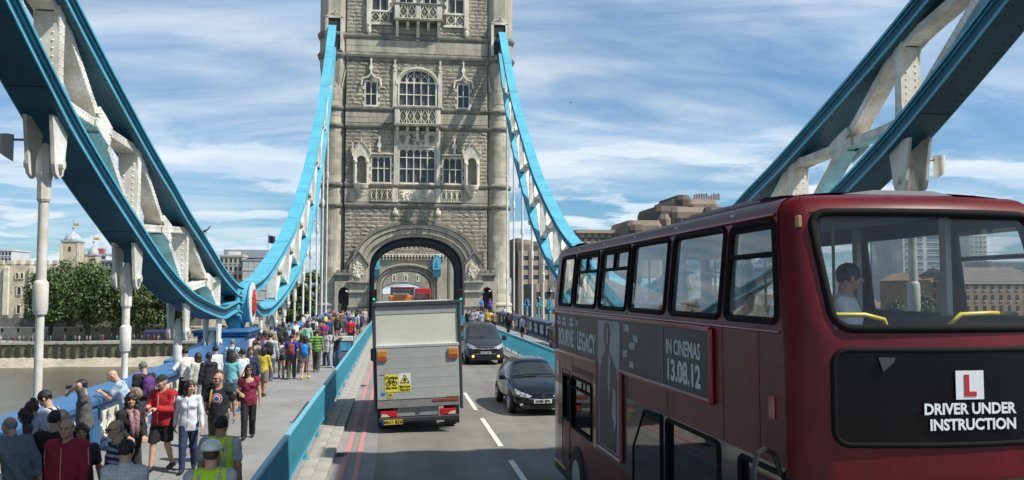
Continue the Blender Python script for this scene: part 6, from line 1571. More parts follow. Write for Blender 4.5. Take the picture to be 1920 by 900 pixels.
    g.cone(neck0, neck1+Vector((0, 0, .02)), .062*fm, .054*fm, .03); g.ell(headc, (.070, .085, .095), Rh, .02)
    pieces = [g.mesh()]
    for i, s in enumerate((-1, 1)):
        d = (WR[i]-el[i]).normalized(); pn = Vector((-s, .15, 0)) if abs(d.z) > .6 else Vector((0, -.3, -1))
        pieces.append(hand(WR[i]+d*.0, d, pn, s if abs(d.z) > .6 else -s, .0075 if lod == 0 else .010 if lod == 1 else .013, .55))
    # ---- head with brow, nose, lips, chin, ears
    hv = (.0085, .0125, .019)[lod]; gh = SDF(headc-Vector((.17, .17, .2)), headc+Vector((.17, .17, .17)), hv)
    def H(x, y, z): return headc+Vector(Rh @ np.array([x, y, z]))*1.0
    gh.ell(H(0, -.012, .03), (.077, .096, .092), Rh, .02); gh.ell(H(0, .018, -.03), (.062, .075, .078), Rh, .03); gh.ell(H(0, .055, -.082), (.032, .028, .025), Rh, .03); gh.ell(H(0, .045, -.06), (.05, .04, .035), Rh, .02)
    gh.cone(H(0, .088, .022), H(0, .112, -.018), .009, .015, .014); 
    for s in (-1, 1):
        gh.ell(H(s*.030, .094, .018), (.017, .013, .011), Rh, .010, 's'); gh.cone(H(s*.012, .088, .036), H(s*.05, .078, .038), .010, .008, .012); gh.ell(H(s*.081, -.005, -.005), (.011, .022, .033), Rh, .006); gh.ell(H(s*.045, .068, -.02), (.022, .018, .018), Rh, .02); gh.ell(H(s*.013, .103, -.022), (.009, .010, .008), Rh, .006)
    gh.cone(H(-.02, .084, -.052), H(.02, .084, -.052), .008, .008, .006); gh.cone(H(-.016, .083, -.064), H(.016, .083, -.064), .0085, .0085, .006)
    gh.cone(H(0, -.03, -.03), neck0-Vector((0, 0, .02)), .056*fm, .066*fm, .03)
    pieces.append(gh.mesh())
    S_ = k_; body = qmesh('body', pieces, SKINS[skin]); obs = []
    def put(nm, parts, mt, par=None):
        me = qmesh(nm, parts, mt)
        if me is None: return None
        return meshobj(nm, me, par or bo)
    bo = meshobj('body', body, t); 
    def mbput(nm, mb, mt, smooth=False): return mb.build(nm, mt, bo, smooth=smooth, local=True)
    if lod < 2:
        if sun:
            m = MB()
            for s in (-1, 1): m.sphere((0, 0, 0), 1, 10, 6, Matrix.Translation(H(s*.032, .098, .014)) @ Matrix(Rh.tolist()).to_4x4() @ Matrix.Diagonal((.029, .009, .021, 1)))
            m.tube([H(-.033, .102, .02), H(.033, .102, .02)], .004, 4)
            for s in (-1, 1): m.tube([H(s*.058, .092, .02), H(s*.084, .0, .015)], .004, 4)
            mbput('sunglasses', m, SUNG)
        else:
            m = MB()
            for s in (-1, 1): m.sphere((0, 0, 0), 1, 8, 6, Matrix.Translation(H(s*.030, .086, .016)) @ Matrix(Rh.tolist()).to_4x4() @ Matrix.Diagonal((.013, .008, .007, 1)))
            mbput('eye', m, EYEM)
            m = MB()
            for s in (-1, 1): m.tube([H(s*.014, .098, .036), H(s*.032, .095, .043), H(s*.05, .084, .037)], .0035, 4)
            if hair != 'none': mbput('eyebrow', m, HAIRC[hc])
        m = MB(); m.sphere((0, 0, 0), 1, 8, 6, Matrix.Translation(H(0, .089, -.058)) @ Matrix(Rh.tolist()).to_4x4() @ Matrix.Diagonal((.022, .006, .010, 1))); mbput('mouth', m, LIPM)
    # ---- hair
    gv = (.010, .0135, .02)[lod]
    if hair != 'none':
        gq = SDF(headc-Vector((.2, .24, .48 if hair == 'long' else .26)), headc+Vector((.2, .2, .2)), gv)
        if hair in ('short', 'long', 'bun', 'tail', 'curly', 'bob'):
            th = {'short': .012, 'curly': .030}.get(hair, .018)
            gq.ell(H(0, -.014, .034), (.077+th, .094+th, .092+th), Rh, 0); gq.ell(H(0, .092, -.045), (.078, .07, .088), Rh, .012, 's'); gq.ell(H(0, .10, .0), (.064, .05, .052), Rh, .01, 's')
            n = Rh @ np.array([0, .42, -.9]); gq.plane(H(0, -.07, -.075 if hair == 'short' else -.12), n)
            if hair in ('long', 'bob', 'curly'):
                L = {'long': .30, 'bob': .12, 'curly': .16}[hair]; r = .045 if hair != 'curly' else .06
                for s in (-1, 1): gq.cone(H(s*.07, -.02, .02), H(s*.085, -.03, -.08)-Vector((0, 0, L*.6)), r*.8, r*.75, .03); gq.cone(H(s*.04, -.075, .0), H(s*.05, -.09, -.06)-Vector((0, 0, L)), r, r*.7, .03)
                gq.cone(H(0, -.085, 0), H(0, -.10, -.06)-Vector((0, 0, L)), r*1.1, r*.7, .03)
            if hair == 'bun': gq.ell(H(0, -.06, .14), (.05, .05, .042), None, .015)
            if hair == 'tail': gq.cone(H(0, -.11, .04), H(0, -.15, -.14), .035, .022, .02)
            gq.wrinkle(.0055 if hair != 'curly' else .012, 85 if hair != 'curly' else 48, 1.3); gq.wrinkle(.004, 38, len(label) % 6)
            put('hair', [gq.mesh()], HAIRC[hc])
        elif hair == 'thin':
            gq.ell(H(0, -.022, .018), (.083, .095, .085), Rh, 0); gq.ell(H(0, .03, .095), (.075, .12, .075), Rh, .01, 's'); gq.ell(H(0, .09, -.02), (.085, .085, .1), Rh, .01, 's'); gq.plane(H(0, -.07, -.08), Rh @ np.array([0, .42, -.9])); put('hair', [gq.mesh()], HAIRC[hc])
        elif hair in ('cap', 'helmet'):
            th = .016 if hair == 'cap' else .034
            gq.ell(H(0, -.012, .045), (.077+th, .097+th, .085+th), Rh, 0); gq.plane(H(0, 0, .045 if hair == 'cap' else .035), Rh @ np.array([0, -.12, -1.]))
            gq.cone(H(-.035, .09, .052), H(.035, .09, .052), .035, .035, .01, flat=(Rh @ np.array([0, .3, 1.]), .3))
            put(hair, [gq.mesh()], cloth((.02, .02, .022)) if hair == 'cap' else M('helmet_white', (.70, .70, .68), .35, .05, coat=.3))
            if hair == 'helmet': m = MB(); m.tube([H(.112*math.cos(R(a)), -.012+.132*math.sin(R(a)), .055) for a in range(0, 361, 20)], .007, 5); mbput('helmet_band', m, STEELGREY)
            g2 = SDF(headc-Vector((.16, .2, .2)), headc+Vector((.16, .16, .2)), gv); g2.ell(H(0, -.022, .01), (.083, .097, .085), Rh, 0); g2.plane(H(0, 0, .05), (0, 0, 1)); g2.ell(H(0, .07, -.03), (.10, .11, .1), Rh, .01, 's'); g2.plane(H(0, -.07, -.08), Rh @ np.array([0, .42, -.9])); put('hair', [g2.mesh()], HAIRC[hc])
    # ---- top
    sl_ = {'tee': .62, 'polo': .62, 'vest': 0., 'off': .35}.get(top, None); thick = {'jacket': .030, 'coat': .032, 'hoodie': .030, 'hivis': .030}.get(top, .016)
    ct = cloth(tc, .85, tk, tc2, tper); hz = hem or {'jacket': .84, 'coat': .66, 'hoodie': .82, 'shirt': .84, 'hivis': .80, 'off': .80}.get(top, .86)
    gt = SDF(lo, hi, V); torso(gt, thick)
    ry = .74*belly**.3; gt.cone(T(0, .0, 1.08), T(0, 0, hz-.10), .155*B**.6*fm+thick, .172*B**.6+thick*1.2, .05, flat=(Rt @ np.array([0, 1., 0]), ry))
    if hz < .75:
        for i in (0, 1): gt.cone(hp[i], hp[i].lerp(kn[i], .75), .12, .13, .06)
    for i in (0, 1):
        if sl_ is None: arm(gt, i, thick*.9, e1=1., e2=.93)
        elif sl_ > 0: arm(gt, i, thick+.008, e1=sl_)
    if top in ('hoodie', 'jacket', 'coat'): gt.cone(T(-.05, -.05, 1.47), T(.05, -.05, 1.47), .05, .05, .03)
    if top == 'hoodie': gt.ell(T(0, -.12, 1.44), (.11, .05, .08), Rt, .03)
    if top in ('polo', 'shirt', 'jacket'): gt.cone(T(0, -.012, 1.45), T(0, -.0, 1.51), .078, .070, .015)
    gt.plane(T(0, 0, hz), Rt @ np.array([0, 0, -1.])); n_ = Rt @ np.array([0, -.35 if top != 'off' else -.1, .94])
    gt.cone(T(0, .02, 1.47 if top != 'off' else 1.44), neck1+Vector((0, 0, .05)), .060*fm if top != 'off' else .13, .07, .01, 's')
    gt.wrinkle(.0065 if lod == 0 else .005, 22, len(label) % 7); gt.wrinkle(.0028 if lod == 0 else .0, 55, len(label) % 5); to = put('top', [gt.mesh()], ct)
    # ---- bottom half
    gb = SDF(lo, hi, V); o = .016 if bot != 'shorts' else .026
    gb.ell(T(0, 0, .95), (.170*B**.6+.008, .127*belly**.5+.008, .14), Rt, .03)
    if bot == 'skirt':
        for i in (0, 1): gb.cone(hp[i], hp[i].lerp(kn[i], .72), .11, .13, .08)
        gb.cone(hip, (kn[0]+kn[1])/2+Vector((0, 0, .1)), .13, .14, .08); gb.plane(Vector((0, 0, kn[0].z+.12)), (0, 0, -1))
    elif bot == 'shorts':
        for i in (0, 1): e = hp[i].lerp(kn[i], .98); gb.cone(hp[i], e, .095*B**.5+o, .075+o, .03)
        gb.plane(Vector((0, 0, max(kn[0].z, kn[1].z)+.03)), (0, 0, -1))
    elif bot == 'hotpants':
        for i in (0, 1): gb.cone(hp[i], hp[i].lerp(kn[i], .45), .10+o, .085+o, .03)
        gb.plane(Vector((0, 0, .76)), (0, 0, -1))
    else:
        for i in (0, 1): leg(gb, i, o, .02, (.090, .066 if bot != 'skinny' else .056, .056 if bot != 'skinny' else .042))
        if not sit: gb.plane(Vector((0, 0, .055)), (0, 0, -1))
    gb.plane(T(0, 0, 1.03), Rt @ np.array([0, 0, 1.])); gb.wrinkle(.004, 26, 2+len(label) % 5); put('trousers' if bot in ('trousers', 'skinny') else bot if bot != 'hotpants' else 'shorts', [gb.mesh()], cloth(bc, .85, bk, bc2, .05))
    # ---- shoes
    if not nofeet:
        sv = max(V*.8, .012)
        for i, s in enumerate((-1, 1)):
            f = FT[i]; gs = SDF(f-Vector((.09, .12, .13)), f+Vector((.1, .25, .06)), sv); tip = f+Vector((s*.02, .155, -.038))
            gs.cone(f+Vector((0, -.04, -.03)), tip, .044, .036, .02, flat=((0, 0, 1), .95)); gs.cone(f+Vector((0, -.02, .01)), f+Vector((0, .04, -.03)), .046, .045, .02); gs.plane(f+Vector((0, 0, -.073)), (0, 0, -1)); put('shoe', [gs.mesh()], cloth(shoe, .6))
    bo.scale = (S_, S_, S_); t['h'] = h
    info = dict(T=T, H=H, hip=hip, sh=sh, WR=WR, el=el, k=S_, Rt=Rt, t=t, bo=bo, top=to, B=B, belly=belly, thick=thick)
    del t['h']
    return info
def worn(info, name, label, cat, build):
    """a bag that somebody wears or holds: a thing of its own, placed in the wearer's space"""
    t = info['t']; o = thing(name, label, cat, t.location, rz=t.rotation_euler.z); build(o, info)
    for c in o.children: c.scale = (info['k'],)*3
    return o
def backpack(info, label, col, w=.30, h=.44, d=.16, col2=None):
    def f(o, q):
        T = q['T']; B = q['B']; back = -.115*q['B']**.6-q['thick']
        g = SDF(T(0, -.25, 1.2)-Vector((.32, .34, .42)), T(0, -.2, 1.2)+Vector((.32, .34, .42)), .017)
        g.ell(T(0, back-d*.45, 1.20), (w*.5, d*.62, h*.56), q['Rt'], 0); g.cone(T(-w*.28, back-d*.4, 1.05), T(w*.28, back-d*.4, 1.05), d*.48, d*.48, .05); g.cone(T(-w*.25, back-d*.4, 1.33), T(w*.25, back-d*.4, 1.33), d*.40, d*.40, .05); g.wrinkle(.004, 30, 1.)
        me = qmesh('bag', [g.mesh()], cloth(col, .7)); b = meshobj('bag', me, o)
        m = MB(); m.sphere((0, 0, 0), 1, 12, 8, Matrix.Translation(T(0, back-d*.98, 1.12)) @ Matrix(q['Rt'].tolist()).to_4x4() @ Matrix.Diagonal((w*.36, .05, h*.24, 1))); m.build('pocket', cloth(col2 or tuple(c*.7 for c in col), .7), o, smooth=True, local=True)
        m = MB()
        for s in (-1, 1): m.tube([T(s*.09, back, 1.40), T(s*.105, -.06, 1.478), T(s*.115, .02, 1.475), T(s*.12, .10+.03*B, 1.38), T(s*.13, .115*B, 1.25), T(s*.16*B, .02, 1.10), T(s*.13, back, 1.02)], [.022]*7, 6)
        m.build('strap', cloth(tuple(c*.6 for c in col), .7), o, smooth=True, local=True)
    return worn(info, 'backpack', label, 'backpack', f)
def shoulder_bag(info, label, col, side=1, z=.95, size=(.14, .07, .11), y=-.02, cross=True):
    def f(o, q):
        T = q['T']; c = T(side*(.215*q['B']), y, z); g = SDF(c-Vector((.24, .24, .24)), c+Vector((.24, .24, .24)), .016)
        g.ell(c, (size[1], size[0], size[2]), q['Rt'], 0); g.cone(c+Vector((0, -size[0]*.6, -.03)), c+Vector((0, size[0]*.6, -.03)), size[1]*.9, size[1]*.9, .04); meshobj('bag', qmesh('bag', [g.mesh()], cloth(col, .6)), o)
        m = MB(); s = -side if cross else side; th = .02
        m.tube([c+Vector((0, -size[0]*.7, size[2]*.6)), T(side*.12, -.14*q['B'], 1.2), T(s*.10, -.09, 1.44), T(s*.115, -.0, 1.492), T(s*.08, .10, 1.40), T(side*.08, .145*q['belly'], 1.18), c+Vector((0, size[0]*.7, size[2]*.6))], [.014]*7, 6); m.build('strap', cloth(tuple(x*.8 for x in col), .6), o, smooth=True, local=True)
    return worn(info, 'shoulder_bag', label, 'bag', f)
# ================================================================== WHO STANDS WHERE
PZ = .15
def hp_(px, py, h=1.74, drop=.0):      # from the top of the head
    v = at_z(px, py, PZ+h-drop); return (v.x, v.y, PZ)
def fp_(px, py): v = at_z(px, py, PZ); return (v.x, v.y, PZ)
def pr_(px, py, back=.0, x=-6.05):      # someone at the parapet: feet stay on the pavement side
    r = cray(px, py); k = x/r.x; return (x+back, r.y*k, PZ)
AWAY, TOW, LFT, RGT = 0., math.pi, math.pi/2, -math.pi/2
def crowd():
    P = person
    # --- nearest, at the bottom left
    q = P(pr_(5, 752, .25, -5.2), LFT-.5, 'heavy man in grey short sleeved shirt leaning over with hands behind back, far left', 1.76, 1, 'thin', 'grey', 'shirt', (.13, .155, .18), 'trousers', (.15, .14, .12), lod=0, pose='stand', lean=.30, build=1.22, wr=[(-.12, -.24, .90), (.12, -.24, .90)])
    P(pr_(35, 768, .45, -5.9), LFT, 'dark haired person bending over the parapet behind the heavy man in grey', 1.66, 1, 'long', 'dkbrown', 'shirt', (.10, .05, .06), 'trousers', (.04, .04, .06), lod=1, pose='stand', lean=.55, wr=[(-.15, .42, 1.12), (.15, .40, 1.12)])
    P(pr_(60, 735, .15, -5.75), LFT+.3, 'woman with hair in a topknot, lilac blouse and long white skirt', 1.68, 1, 'bun', 'brown', 'shirt', (.33, .35, .47), 'skirt', (.50, .49, .45), lod=1, pose='stand', female=True, lean=.15, look=(.3, -.2), wr=[(-.2, .35, 1.1), (.2, .3, 1.05)])
    q = P(pr_(84, 722, .12, -5.7), LFT, 'young man in white t-shirt with black backpack looking down to the left', 1.80, 0, 'short', 'black', 'tee', (.55, .57, .64), 'trousers', (.12, .14, .18), lod=0, pose='stand', lean=.08, look=(.15, -.30), wr=[(-.16, .26, 1.05), (.2, .12, .92)]); backpack(q, 'black backpack on the young man in the white t-shirt at left', (.018, .019, .024))
    q = P(pr_(146, 716, .15, -5.9), LFT+.25, 'man in dark grey t-shirt holding a camera to his face at the parapet', 1.76, 0, 'short', 'black', 'tee', (.10, .10, .10), 'trousers', (.02, .02, .025), lod=0, pose='stand', lean=.08, build=1.1, wr=[(-.06, .26, 1.58), (.09, .27, 1.56)])
    def cam(o, q): m = MB(); c = q['H'](.0, .17, .0); m.bbox(c.x-.065, c.x+.065, c.y-.03, c.y+.03, c.z-.04, c.z+.04, .01); m.tube([c, c+Vector((0, .09, 0))], .032, 10); m.build('body', BLACK, o, local=True)
    worn(q, 'camera', 'black camera held by the man in the dark grey t-shirt', 'camera', cam)
    P(hp_(102, 776, 1.72), AWAY+.2, 'man in black t-shirt with dark hair seen from behind at bottom left', 1.74, 1, 'short', 'black', 'tee', (.014, .015, .017), 'trousers', (.02, .022, .03), lod=0, pose='stand', build=1.08)
    q = P(hp_(128, 790, 1.76), TOW-.12, 'balding bearded man in crimson rain jacket walking towards the camera', 1.78, 1, 'thin', 'dkbrown', 'jacket', (.26, .012, .035), 'trousers', (.03, .03, .04), lod=0, pose='walk', build=1.14, look=(.1, -.1))
    def zip_(q, mt):
        T = q['T']; m = MB(); o = q['thick']
        m.tube([T(0, .118*q['B']**.6+o, 1.42), T(0, .125*q['B']**.6+o, 1.25), T(0, .115*q['belly']+o, 1.08), T(0, .135*q['belly']**.5+o, .90)], .006, 5)
        for s in (-1, 1): e = q['el'][(s+1)//2]; h_ = q['sh'][(s+1)//2]; m.tube([h_+Vector((s*.01, .01, .085)), h_+Vector((s*.075, .04, .0)), h_.lerp(e, .6)+Vector((s*.07, .035, 0)), e+Vector((s*.06, .02, 0))], .006, 5)
        m.build('piping', mt, q['bo'], local=True)
    zip_(q, cloth((.45, .38, .40)))
    P(hp_(152, 797, 1.66), TOW+.4, 'brown haired person half hidden behind the crimson jacket', 1.66, 1, 'bob', 'brown', 'tee', (.05, .05, .06), lod=1, pose='walk', female=True)
    q = P(hp_(222, 792, 1.74), LFT+.55, 'balding man in navy polo with white stripes and sunglasses looking left', 1.76, 1, 'thin', 'grey', 'polo', (.018, .025, .075), 'trousers', (.05, .05, .06), lod=0, pose='stand', build=1.16, sun=True, look=(.2, -.1), tk='stripe', tc2=(.30, .33, .40), tper=.075); q_ = shoulder_bag(q, 'red and black bag hanging from the man in the striped polo', (.30, .02, .02), -1, .98, (.17, .10, .15))
    q = P(hp_(236, 832, 1.72), AWAY-.05, 'dark haired man in white checked shirt seen from behind at the bottom edge', 1.74, 1, 'short', 'black', 'shirt', (.52, .54, .56), 'trousers', (.03, .03, .05), lod=0, pose='stand', build=1.06, tk='check', tc2=(.36, .40, .46), tper=.045)
    q = P(hp_(246, 742, 1.66), TOW+.75, 'woman with dark curly hair, pink scarf and black jacket', 1.68, 1, 'curly', 'dkbrown', 'jacket', (.015, .014, .015), 'trousers', (.02, .02, .025), lod=0, pose='stand', female=True, look=(-.5, .05), wr=[(-.12, .26, 1.03), (.16, .24, 1.05)])
    T = q['T']; m = MB(); m.tube([T(.07, .0, 1.50), T(.06, .12, 1.42), T(.05, .16, 1.25), T(.04, .16, 1.02)], [.035, .05, .05, .045], 8); m.tube([T(-.07, 0, 1.50), T(-.05, .13, 1.42), T(-.03, .165, 1.25), T(-.03, .155, 1.0)], [.035, .05, .05, .045], 8); m.tube([T(.08, 0, 1.5), T(0, -.08, 1.52), T(-.08, 0, 1.5)], .04, 8); m.build('scarf', cloth((.38, .22, .24), .9, 'print', (.20, .10, .12), .03), q['bo'], smooth=True, local=True)
    q = P(fp_(303, 882), TOW-.35, 'man in bright red tracksuit jacket, black cap and long black shorts', 1.80, 0, 'cap', 'grey', 'jacket', (.42, .016, .022), 'shorts', (.014, .014, .017), (.02, .02, .03), pose='walk', lod=0, build=1.1, look=(-.3, -.15), wr=[(-.08, .30, 1.18), (.10, .30, 1.22)]); zip_(q, cloth((.6, .58, .56)))
    q = P(fp_(352, 884), TOW+.1, 'woman in white zip top and blue jeans walking beside the roundel t-shirt', 1.70, 0, 'bob', 'dkbrown', 'shirt', (.66, .68, .74), 'skinny', (.022, .035, .095), (.02, .02, .025), pose='walk', lod=0, female=True, look=(.6, 0), hem=.80); zip_(q, cloth((.5, .5, .52)))
    q = P(fp_(408, 868), TOW-.1, 'bald man in black t-shirt with red and white roundel and sunglasses', 1.78, 1, 'none', 'black', 'tee', (.013, .014, .02), 'shorts', (.08, .065, .045), pose='walk', lod=0, build=1.05, sun=True, look=(-.55, 0), phase=-1)
    T = q['T']; m = MB(); yb = .118+.0165
    def ring2(q, r0, r1, mt, nm, e):
        m = MB(); T = q['T']; P_ = []
        for r in (r0, r1):
            P_.append([])
            for a in range(0, 360, 15):
                x, z = r*math.cos(R(a)), 1.27+r*math.sin(R(a)); yy = .115*q['B']**.6*math.sqrt(max(0, 1-(x/(.172*1.02+.016))**2))*math.sqrt(max(0., 1-((z-1.27)/.23)**2))+.0235+e; P_[-1].append(T(x, yy, z))
        m.loft(P_, cap=False); m.build(nm, mt, q['bo'], smooth=True, local=True)
    W_ = cloth((.66, .66, .66)); ring2(q, .001, .045, cloth((.06, .12, .35)), 'printed_ring', .004); ring2(q, .045, .068, W_, 'printed_ring', .003); ring2(q, .068, .092, cloth((.45, .03, .05)), 'printed_ring', .002); ring2(q, .092, .104, W_, 'printed_ring', .001)
    m = MB(); m.tube([T(.10, -.08, 1.46), T(.115, .0, 1.49), T(.12, .10, 1.40), T(.13, .135, 1.25), T(.15, .1, 1.1)], .022, 6); m.build('yellow_strap', cloth((.50, .33, .05)), q['bo'], smooth=True, local=True)
    P(hp_(410, 696, 1.68), TOW, 'woman with long light brown hair and black top behind the bald man', 1.68, 0, 'long', 'brown', 'shirt', (.014, .014, .016), 'trousers', (.02, .02, .03), pose='walk', lod=0, female=True, look=(-.15, .05))
    q = P(fp_(465, 822), TOW+.12, 'woman in red patterned off shoulder top, black trousers and sunglasses', 1.69, 1, 'long', 'black', 'off', (.30, .022, .055), 'trousers', (.014, .014, .018), (.015, .015, .015), pose='walk', lod=0, female=True, sun=True, tk='print', tc2=(.06, .006, .02), tper=.035, build=1.05, wr=[(-.27, .05, .86), (.17, .20, 1.10)]); shoulder_bag(q, 'black handbag under the arm of the woman in the red top', (.012, .012, .013), 1, 1.03, (.16, .07, .15), -.03, False)
    # --- workers in yellow vests
    HV = (.52, .78, .03)
    def vest_bands(q, txt):
        T = q['T']; m = MB(); th = q['thick']+.004; G = M('reflective_grey', (.42, .44, .45), .35, .06, 6)
        for z in (.98, 1.10):
            rr = []; 
            for dz in (-.028, .028): rr.append([T((.155*q['B']+th+.012)*math.cos(R(a)), (.118*q['belly']+th+.012)*math.sin(R(a)), z+dz) for a in range(0, 360, 15)])
            m.loft(rr, cap=False)
        for s in (-1, 1): m.tube([T(s*.10, -.155, 1.12), T(s*.105, -.142, 1.30), T(s*.105, -.115, 1.42), T(s*.105, -.02, 1.505), T(s*.105, .11, 1.42), T(s*.10, .145, 1.25)], .020, 5)
        m.build('reflective_band', G, q['bo'], smooth=True, local=True)
        if txt:
            o = T(0, -.158, 1.37); mm = Matrix.Translation(o) @ Matrix(q['Rt'].tolist()).to_4x4() @ MX((0, 0, 0), (1, 0, 0), (0, -.18, .98), (0, -.98, -.18)); m = MB(); m.text(txt, .075, mm, .004, 'CENTER', 1, .003); m.build('lettering', cloth((.25, .22, .02)), q['bo'], local=True)
            m = MB(); m.add([tuple(T(x, -.168+(z-1.2)*.09, z)) for x, z in ((-.06, 1.16), (.06, 1.16), (.06, 1.30), (-.06, 1.30))], [(0, 1, 2, 3)]); m.build('back_patch', cloth((.14, .17, .16)), q['bo'], local=True)
    q = P(hp_(414, 784, 1.76), AWAY-.12, 'dark haired worker in yellow high visibility vest over grey t-shirt, seen from behind', 1.77, 2, 'short', 'black', 'tee', (.38, .40, .42), 'trousers', (.02, .02, .03), pose='stand', lod=0, build=1.1)
    def vest(q):
        o = q['thick']+.010; T = q['T']; g = SDF(q['hip']-Vector((.34, .3, .2)), q['hip']+Vector((.34, .3, .66)), .0165); B = q['B']; Rt = q['Rt']; be = q['belly']
        g.ell(T(0, 0, .95), (.168*B**.6+o, .125*be**.5+o, .15+o), Rt, .03); g.ell(T(0, .005, 1.10), (.148*B+o, .105*be+o, .17+o), Rt, .05); g.ell(T(0, .0, 1.27), (.172*B**.7+o, .115*B**.6+o, .19+o), Rt, .05); g.ell(T(0, -.01, 1.385), (.165*B**.5+o, .085+o, .085+o), Rt, .04); g.cone(T(-.13, -.01, 1.42), T(.13, -.01, 1.42), .058+o, .058+o, .04)
        g.plane(T(0, 0, .82), Rt @ np.array([0, 0, -1.])); g.cone(T(0, .03, 1.46), T(0, .04, 1.62), .07, .08, .01, 's')
        for s in (-1, 1): g.ell(T(s*.245, 0, 1.33), (.055, .16, .14), Rt, .01, 's')
        g.wrinkle(.004, 24, 2.); meshobj('vest', qmesh('vest', [g.mesh()], M('hi_vis_yellow', (.50, .76, .02), .7, .08, 6, .2, 60)), q['bo'])
    vest(q); q['thick'] += .012; vest_bands(q, 'tienda')
    q = P(hp_(396, 830, 1.80), AWAY+.05, 'worker in white safety helmet and yellow vest seen from behind at bottom edge', 1.78, 1, 'helmet', 'brown', 'tee', (.40, .42, .42), 'trousers', (.02, .02, .03), pose='stand', lod=0, build=1.12); vest(q); q['thick'] += .012; vest_bands(q, None)
    # --- along the parapet
    q = P(pr_(205, 700, .42, -6.1), LFT+.1, 'bald man in pale blue t-shirt leaning his elbows on the blue parapet', 1.80, 0, 'none', 'grey', 'tee', (.40, .50, .66), 'trousers', (.12, .15, .18), lod=0, pose='stand', lean=.42, build=1.12, look=(.2, -.4), wr=[(-.10, .52, 1.24), (.10, .52, 1.24)]); shoulder_bag(q, 'beige sling bag on the back of the bald man in pale blue', (.22, .16, .10), 1, 1.12, (.15, .08, .13), -.16)
    q = P(pr_(262, 690, .1, -5.95), LFT-.75, 'heavy man in black t-shirt with purple backpack and patterned shorts', 1.76, 0, 'short', 'grey', 'tee', (.014, .015, .02), 'shorts', (.17, .19, .22), (.2, .2, .2), lod=0, pose='stand', build=1.2, look=(.1, -.2), bk='print', bc2=(.33, .36, .38)); backpack(q, 'purple backpack on the heavy man in black', (.10, .03, .17), .30, .46, .17, (.07, .02, .12))
    P(fp_(347, 768), LFT-.75, 'man in white long sleeved shirt and black trousers leaning on the parapet', 1.76, 1, 'short', 'black', 'shirt', (.70, .69, .64), 'trousers', (.013, .013, .016), (.015, .015, .015), lod=1, pose='stand', lean=.06, wr=[(-.30, .28, 1.15), (.24, .1, .95)])
    P(hp_(372, 664, 1.62), LFT-.9, 'light brown haired woman in white behind the dark hoodie', 1.64, 0, 'bob', 'brown', 'shirt', (.60, .58, .52), 'trousers', (.62, .60, .55), lod=1, pose='stand', female=True)
    P(hp_(392, 664, 1.66), AWAY+.5, 'woman in dark hooded top with long black hair at the parapet', 1.68, 0, 'tail', 'black', 'hoodie', (.016, .017, .026), 'trousers', (.025, .03, .05), lod=1, pose='stand', female=True)
    P(hp_(405, 651, 1.70), LFT-.6, 'man in white shirt with black hair next to the dark hoodie', 1.72, 1, 'short', 'black', 'shirt', (.68, .69, .70), 'trousers', (.03, .03, .04), lod=1, pose='stand')
    q = P(fp_(435, 772), AWAY-.3, 'woman in turquoise top and denim skirt over black leggings', 1.66, 0, 'bob', 'brown', 'tee', (.20, .55, .62), 'skirt', (.10, .16, .26), (.05, .15, .45), lod=1, pose='stand', female=True, build=1.15)
    q = P(hp_(456, 657, 1.72), LFT-.35, 'man in white t-shirt with sunglasses and a thin bag strap', 1.74, 1, 'short', 'black', 'tee', (.70, .70, .69), 'shorts', (.06, .035, .03), lod=1, pose='stand', sun=True); shoulder_bag(q, 'small red bag on the thin strap of the man in white', (.35, .05, .05), -1, .92, (.09, .05, .09))
    q = P(hp_(436, 638, 1.72), AWAY, 'grey haired man in pale blue shirt with black backpack', 1.74, 0, 'short', 'grey', 'shirt', (.40, .55, .62), 'trousers', (.05, .05, .07), lod=1, pose='stand'); backpack(q, 'black backpack on the man in the pale blue shirt', (.016, .016, .018))
    # --- the group walking towards the tower
    q = P(fp_(484, 714), AWAY, 'woman in denim jacket with orange and grey rucksack', 1.68, 1, 'bun', 'brown', 'jacket', (.03, .05, .10), 'trousers', (.02, .02, .025), (.2, .2, .2), lod=1, female=True, bk='print', bc2=(.18, .18, .19)); backpack(q, 'orange and grey rucksack on the woman in denim', (.30, .25, .22), .28, .40, .15, (.35, .12, .05))
    q = P(fp_(506, 713), AWAY-.1, 'man in pale grey hooded top with black backpack and blue jeans', 1.78, 0, 'short', 'black', 'hoodie', (.42, .44, .46), 'trousers', (.05, .085, .15), (.25, .25, .25), lod=1, phase=-1); backpack(q, 'large black backpack on the man in the grey hooded top', (.014, .014, .017), .34, .48, .18)
    P(hp_(497, 622, 1.64), LFT-.4, 'woman in dark red top between the parapet and the grey hooded man', 1.66, 1, 'long', 'dkbrown', 'shirt', (.13, .015, .025), lod=1, pose='stand', female=True)
    P(hp_(519, 600, 1.78), TOW+.6, 'man in navy jacket and sunglasses standing at the parapet', 1.80, 1, 'short', 'dkbrown', 'jacket', (.016, .028, .075), lod=1, pose='stand', sun=True)
    P(hp_(525, 613, 1.68), AWAY+.8, 'brown haired woman in black and white jacket', 1.68, 0, 'bob', 'brown', 'jacket', (.02, .02, .022), lod=1, pose='stand', female=True)
    P(hp_(555, 602, 1.76), LFT-.6, 'man in white t-shirt leaning on the parapet beyond the joint', 1.76, 0, 'short', 'brown', 'tee', (.66, .68, .70), 'trousers', (.04, .06, .1), lod=1, pose='stand')
    P(hp_(536, 622, 1.68), AWAY+.2, 'black haired woman in a black jacket in the middle of the group', 1.70, 1, 'long', 'black', 'jacket', (.014, .014, .016), lod=1, female=True)
    q = P(fp_(546, 711), AWAY, 'boy in purple blue t-shirt with red rucksack and khaki trousers', 1.72, 1, 'short', 'black', 'tee', (.05, .03, .35), 'trousers', (.09, .075, .04), (.3, .25, .2), lod=1); backpack(q, 'brick red rucksack on the boy in purple', (.22, .05, .035), .27, .42, .15)
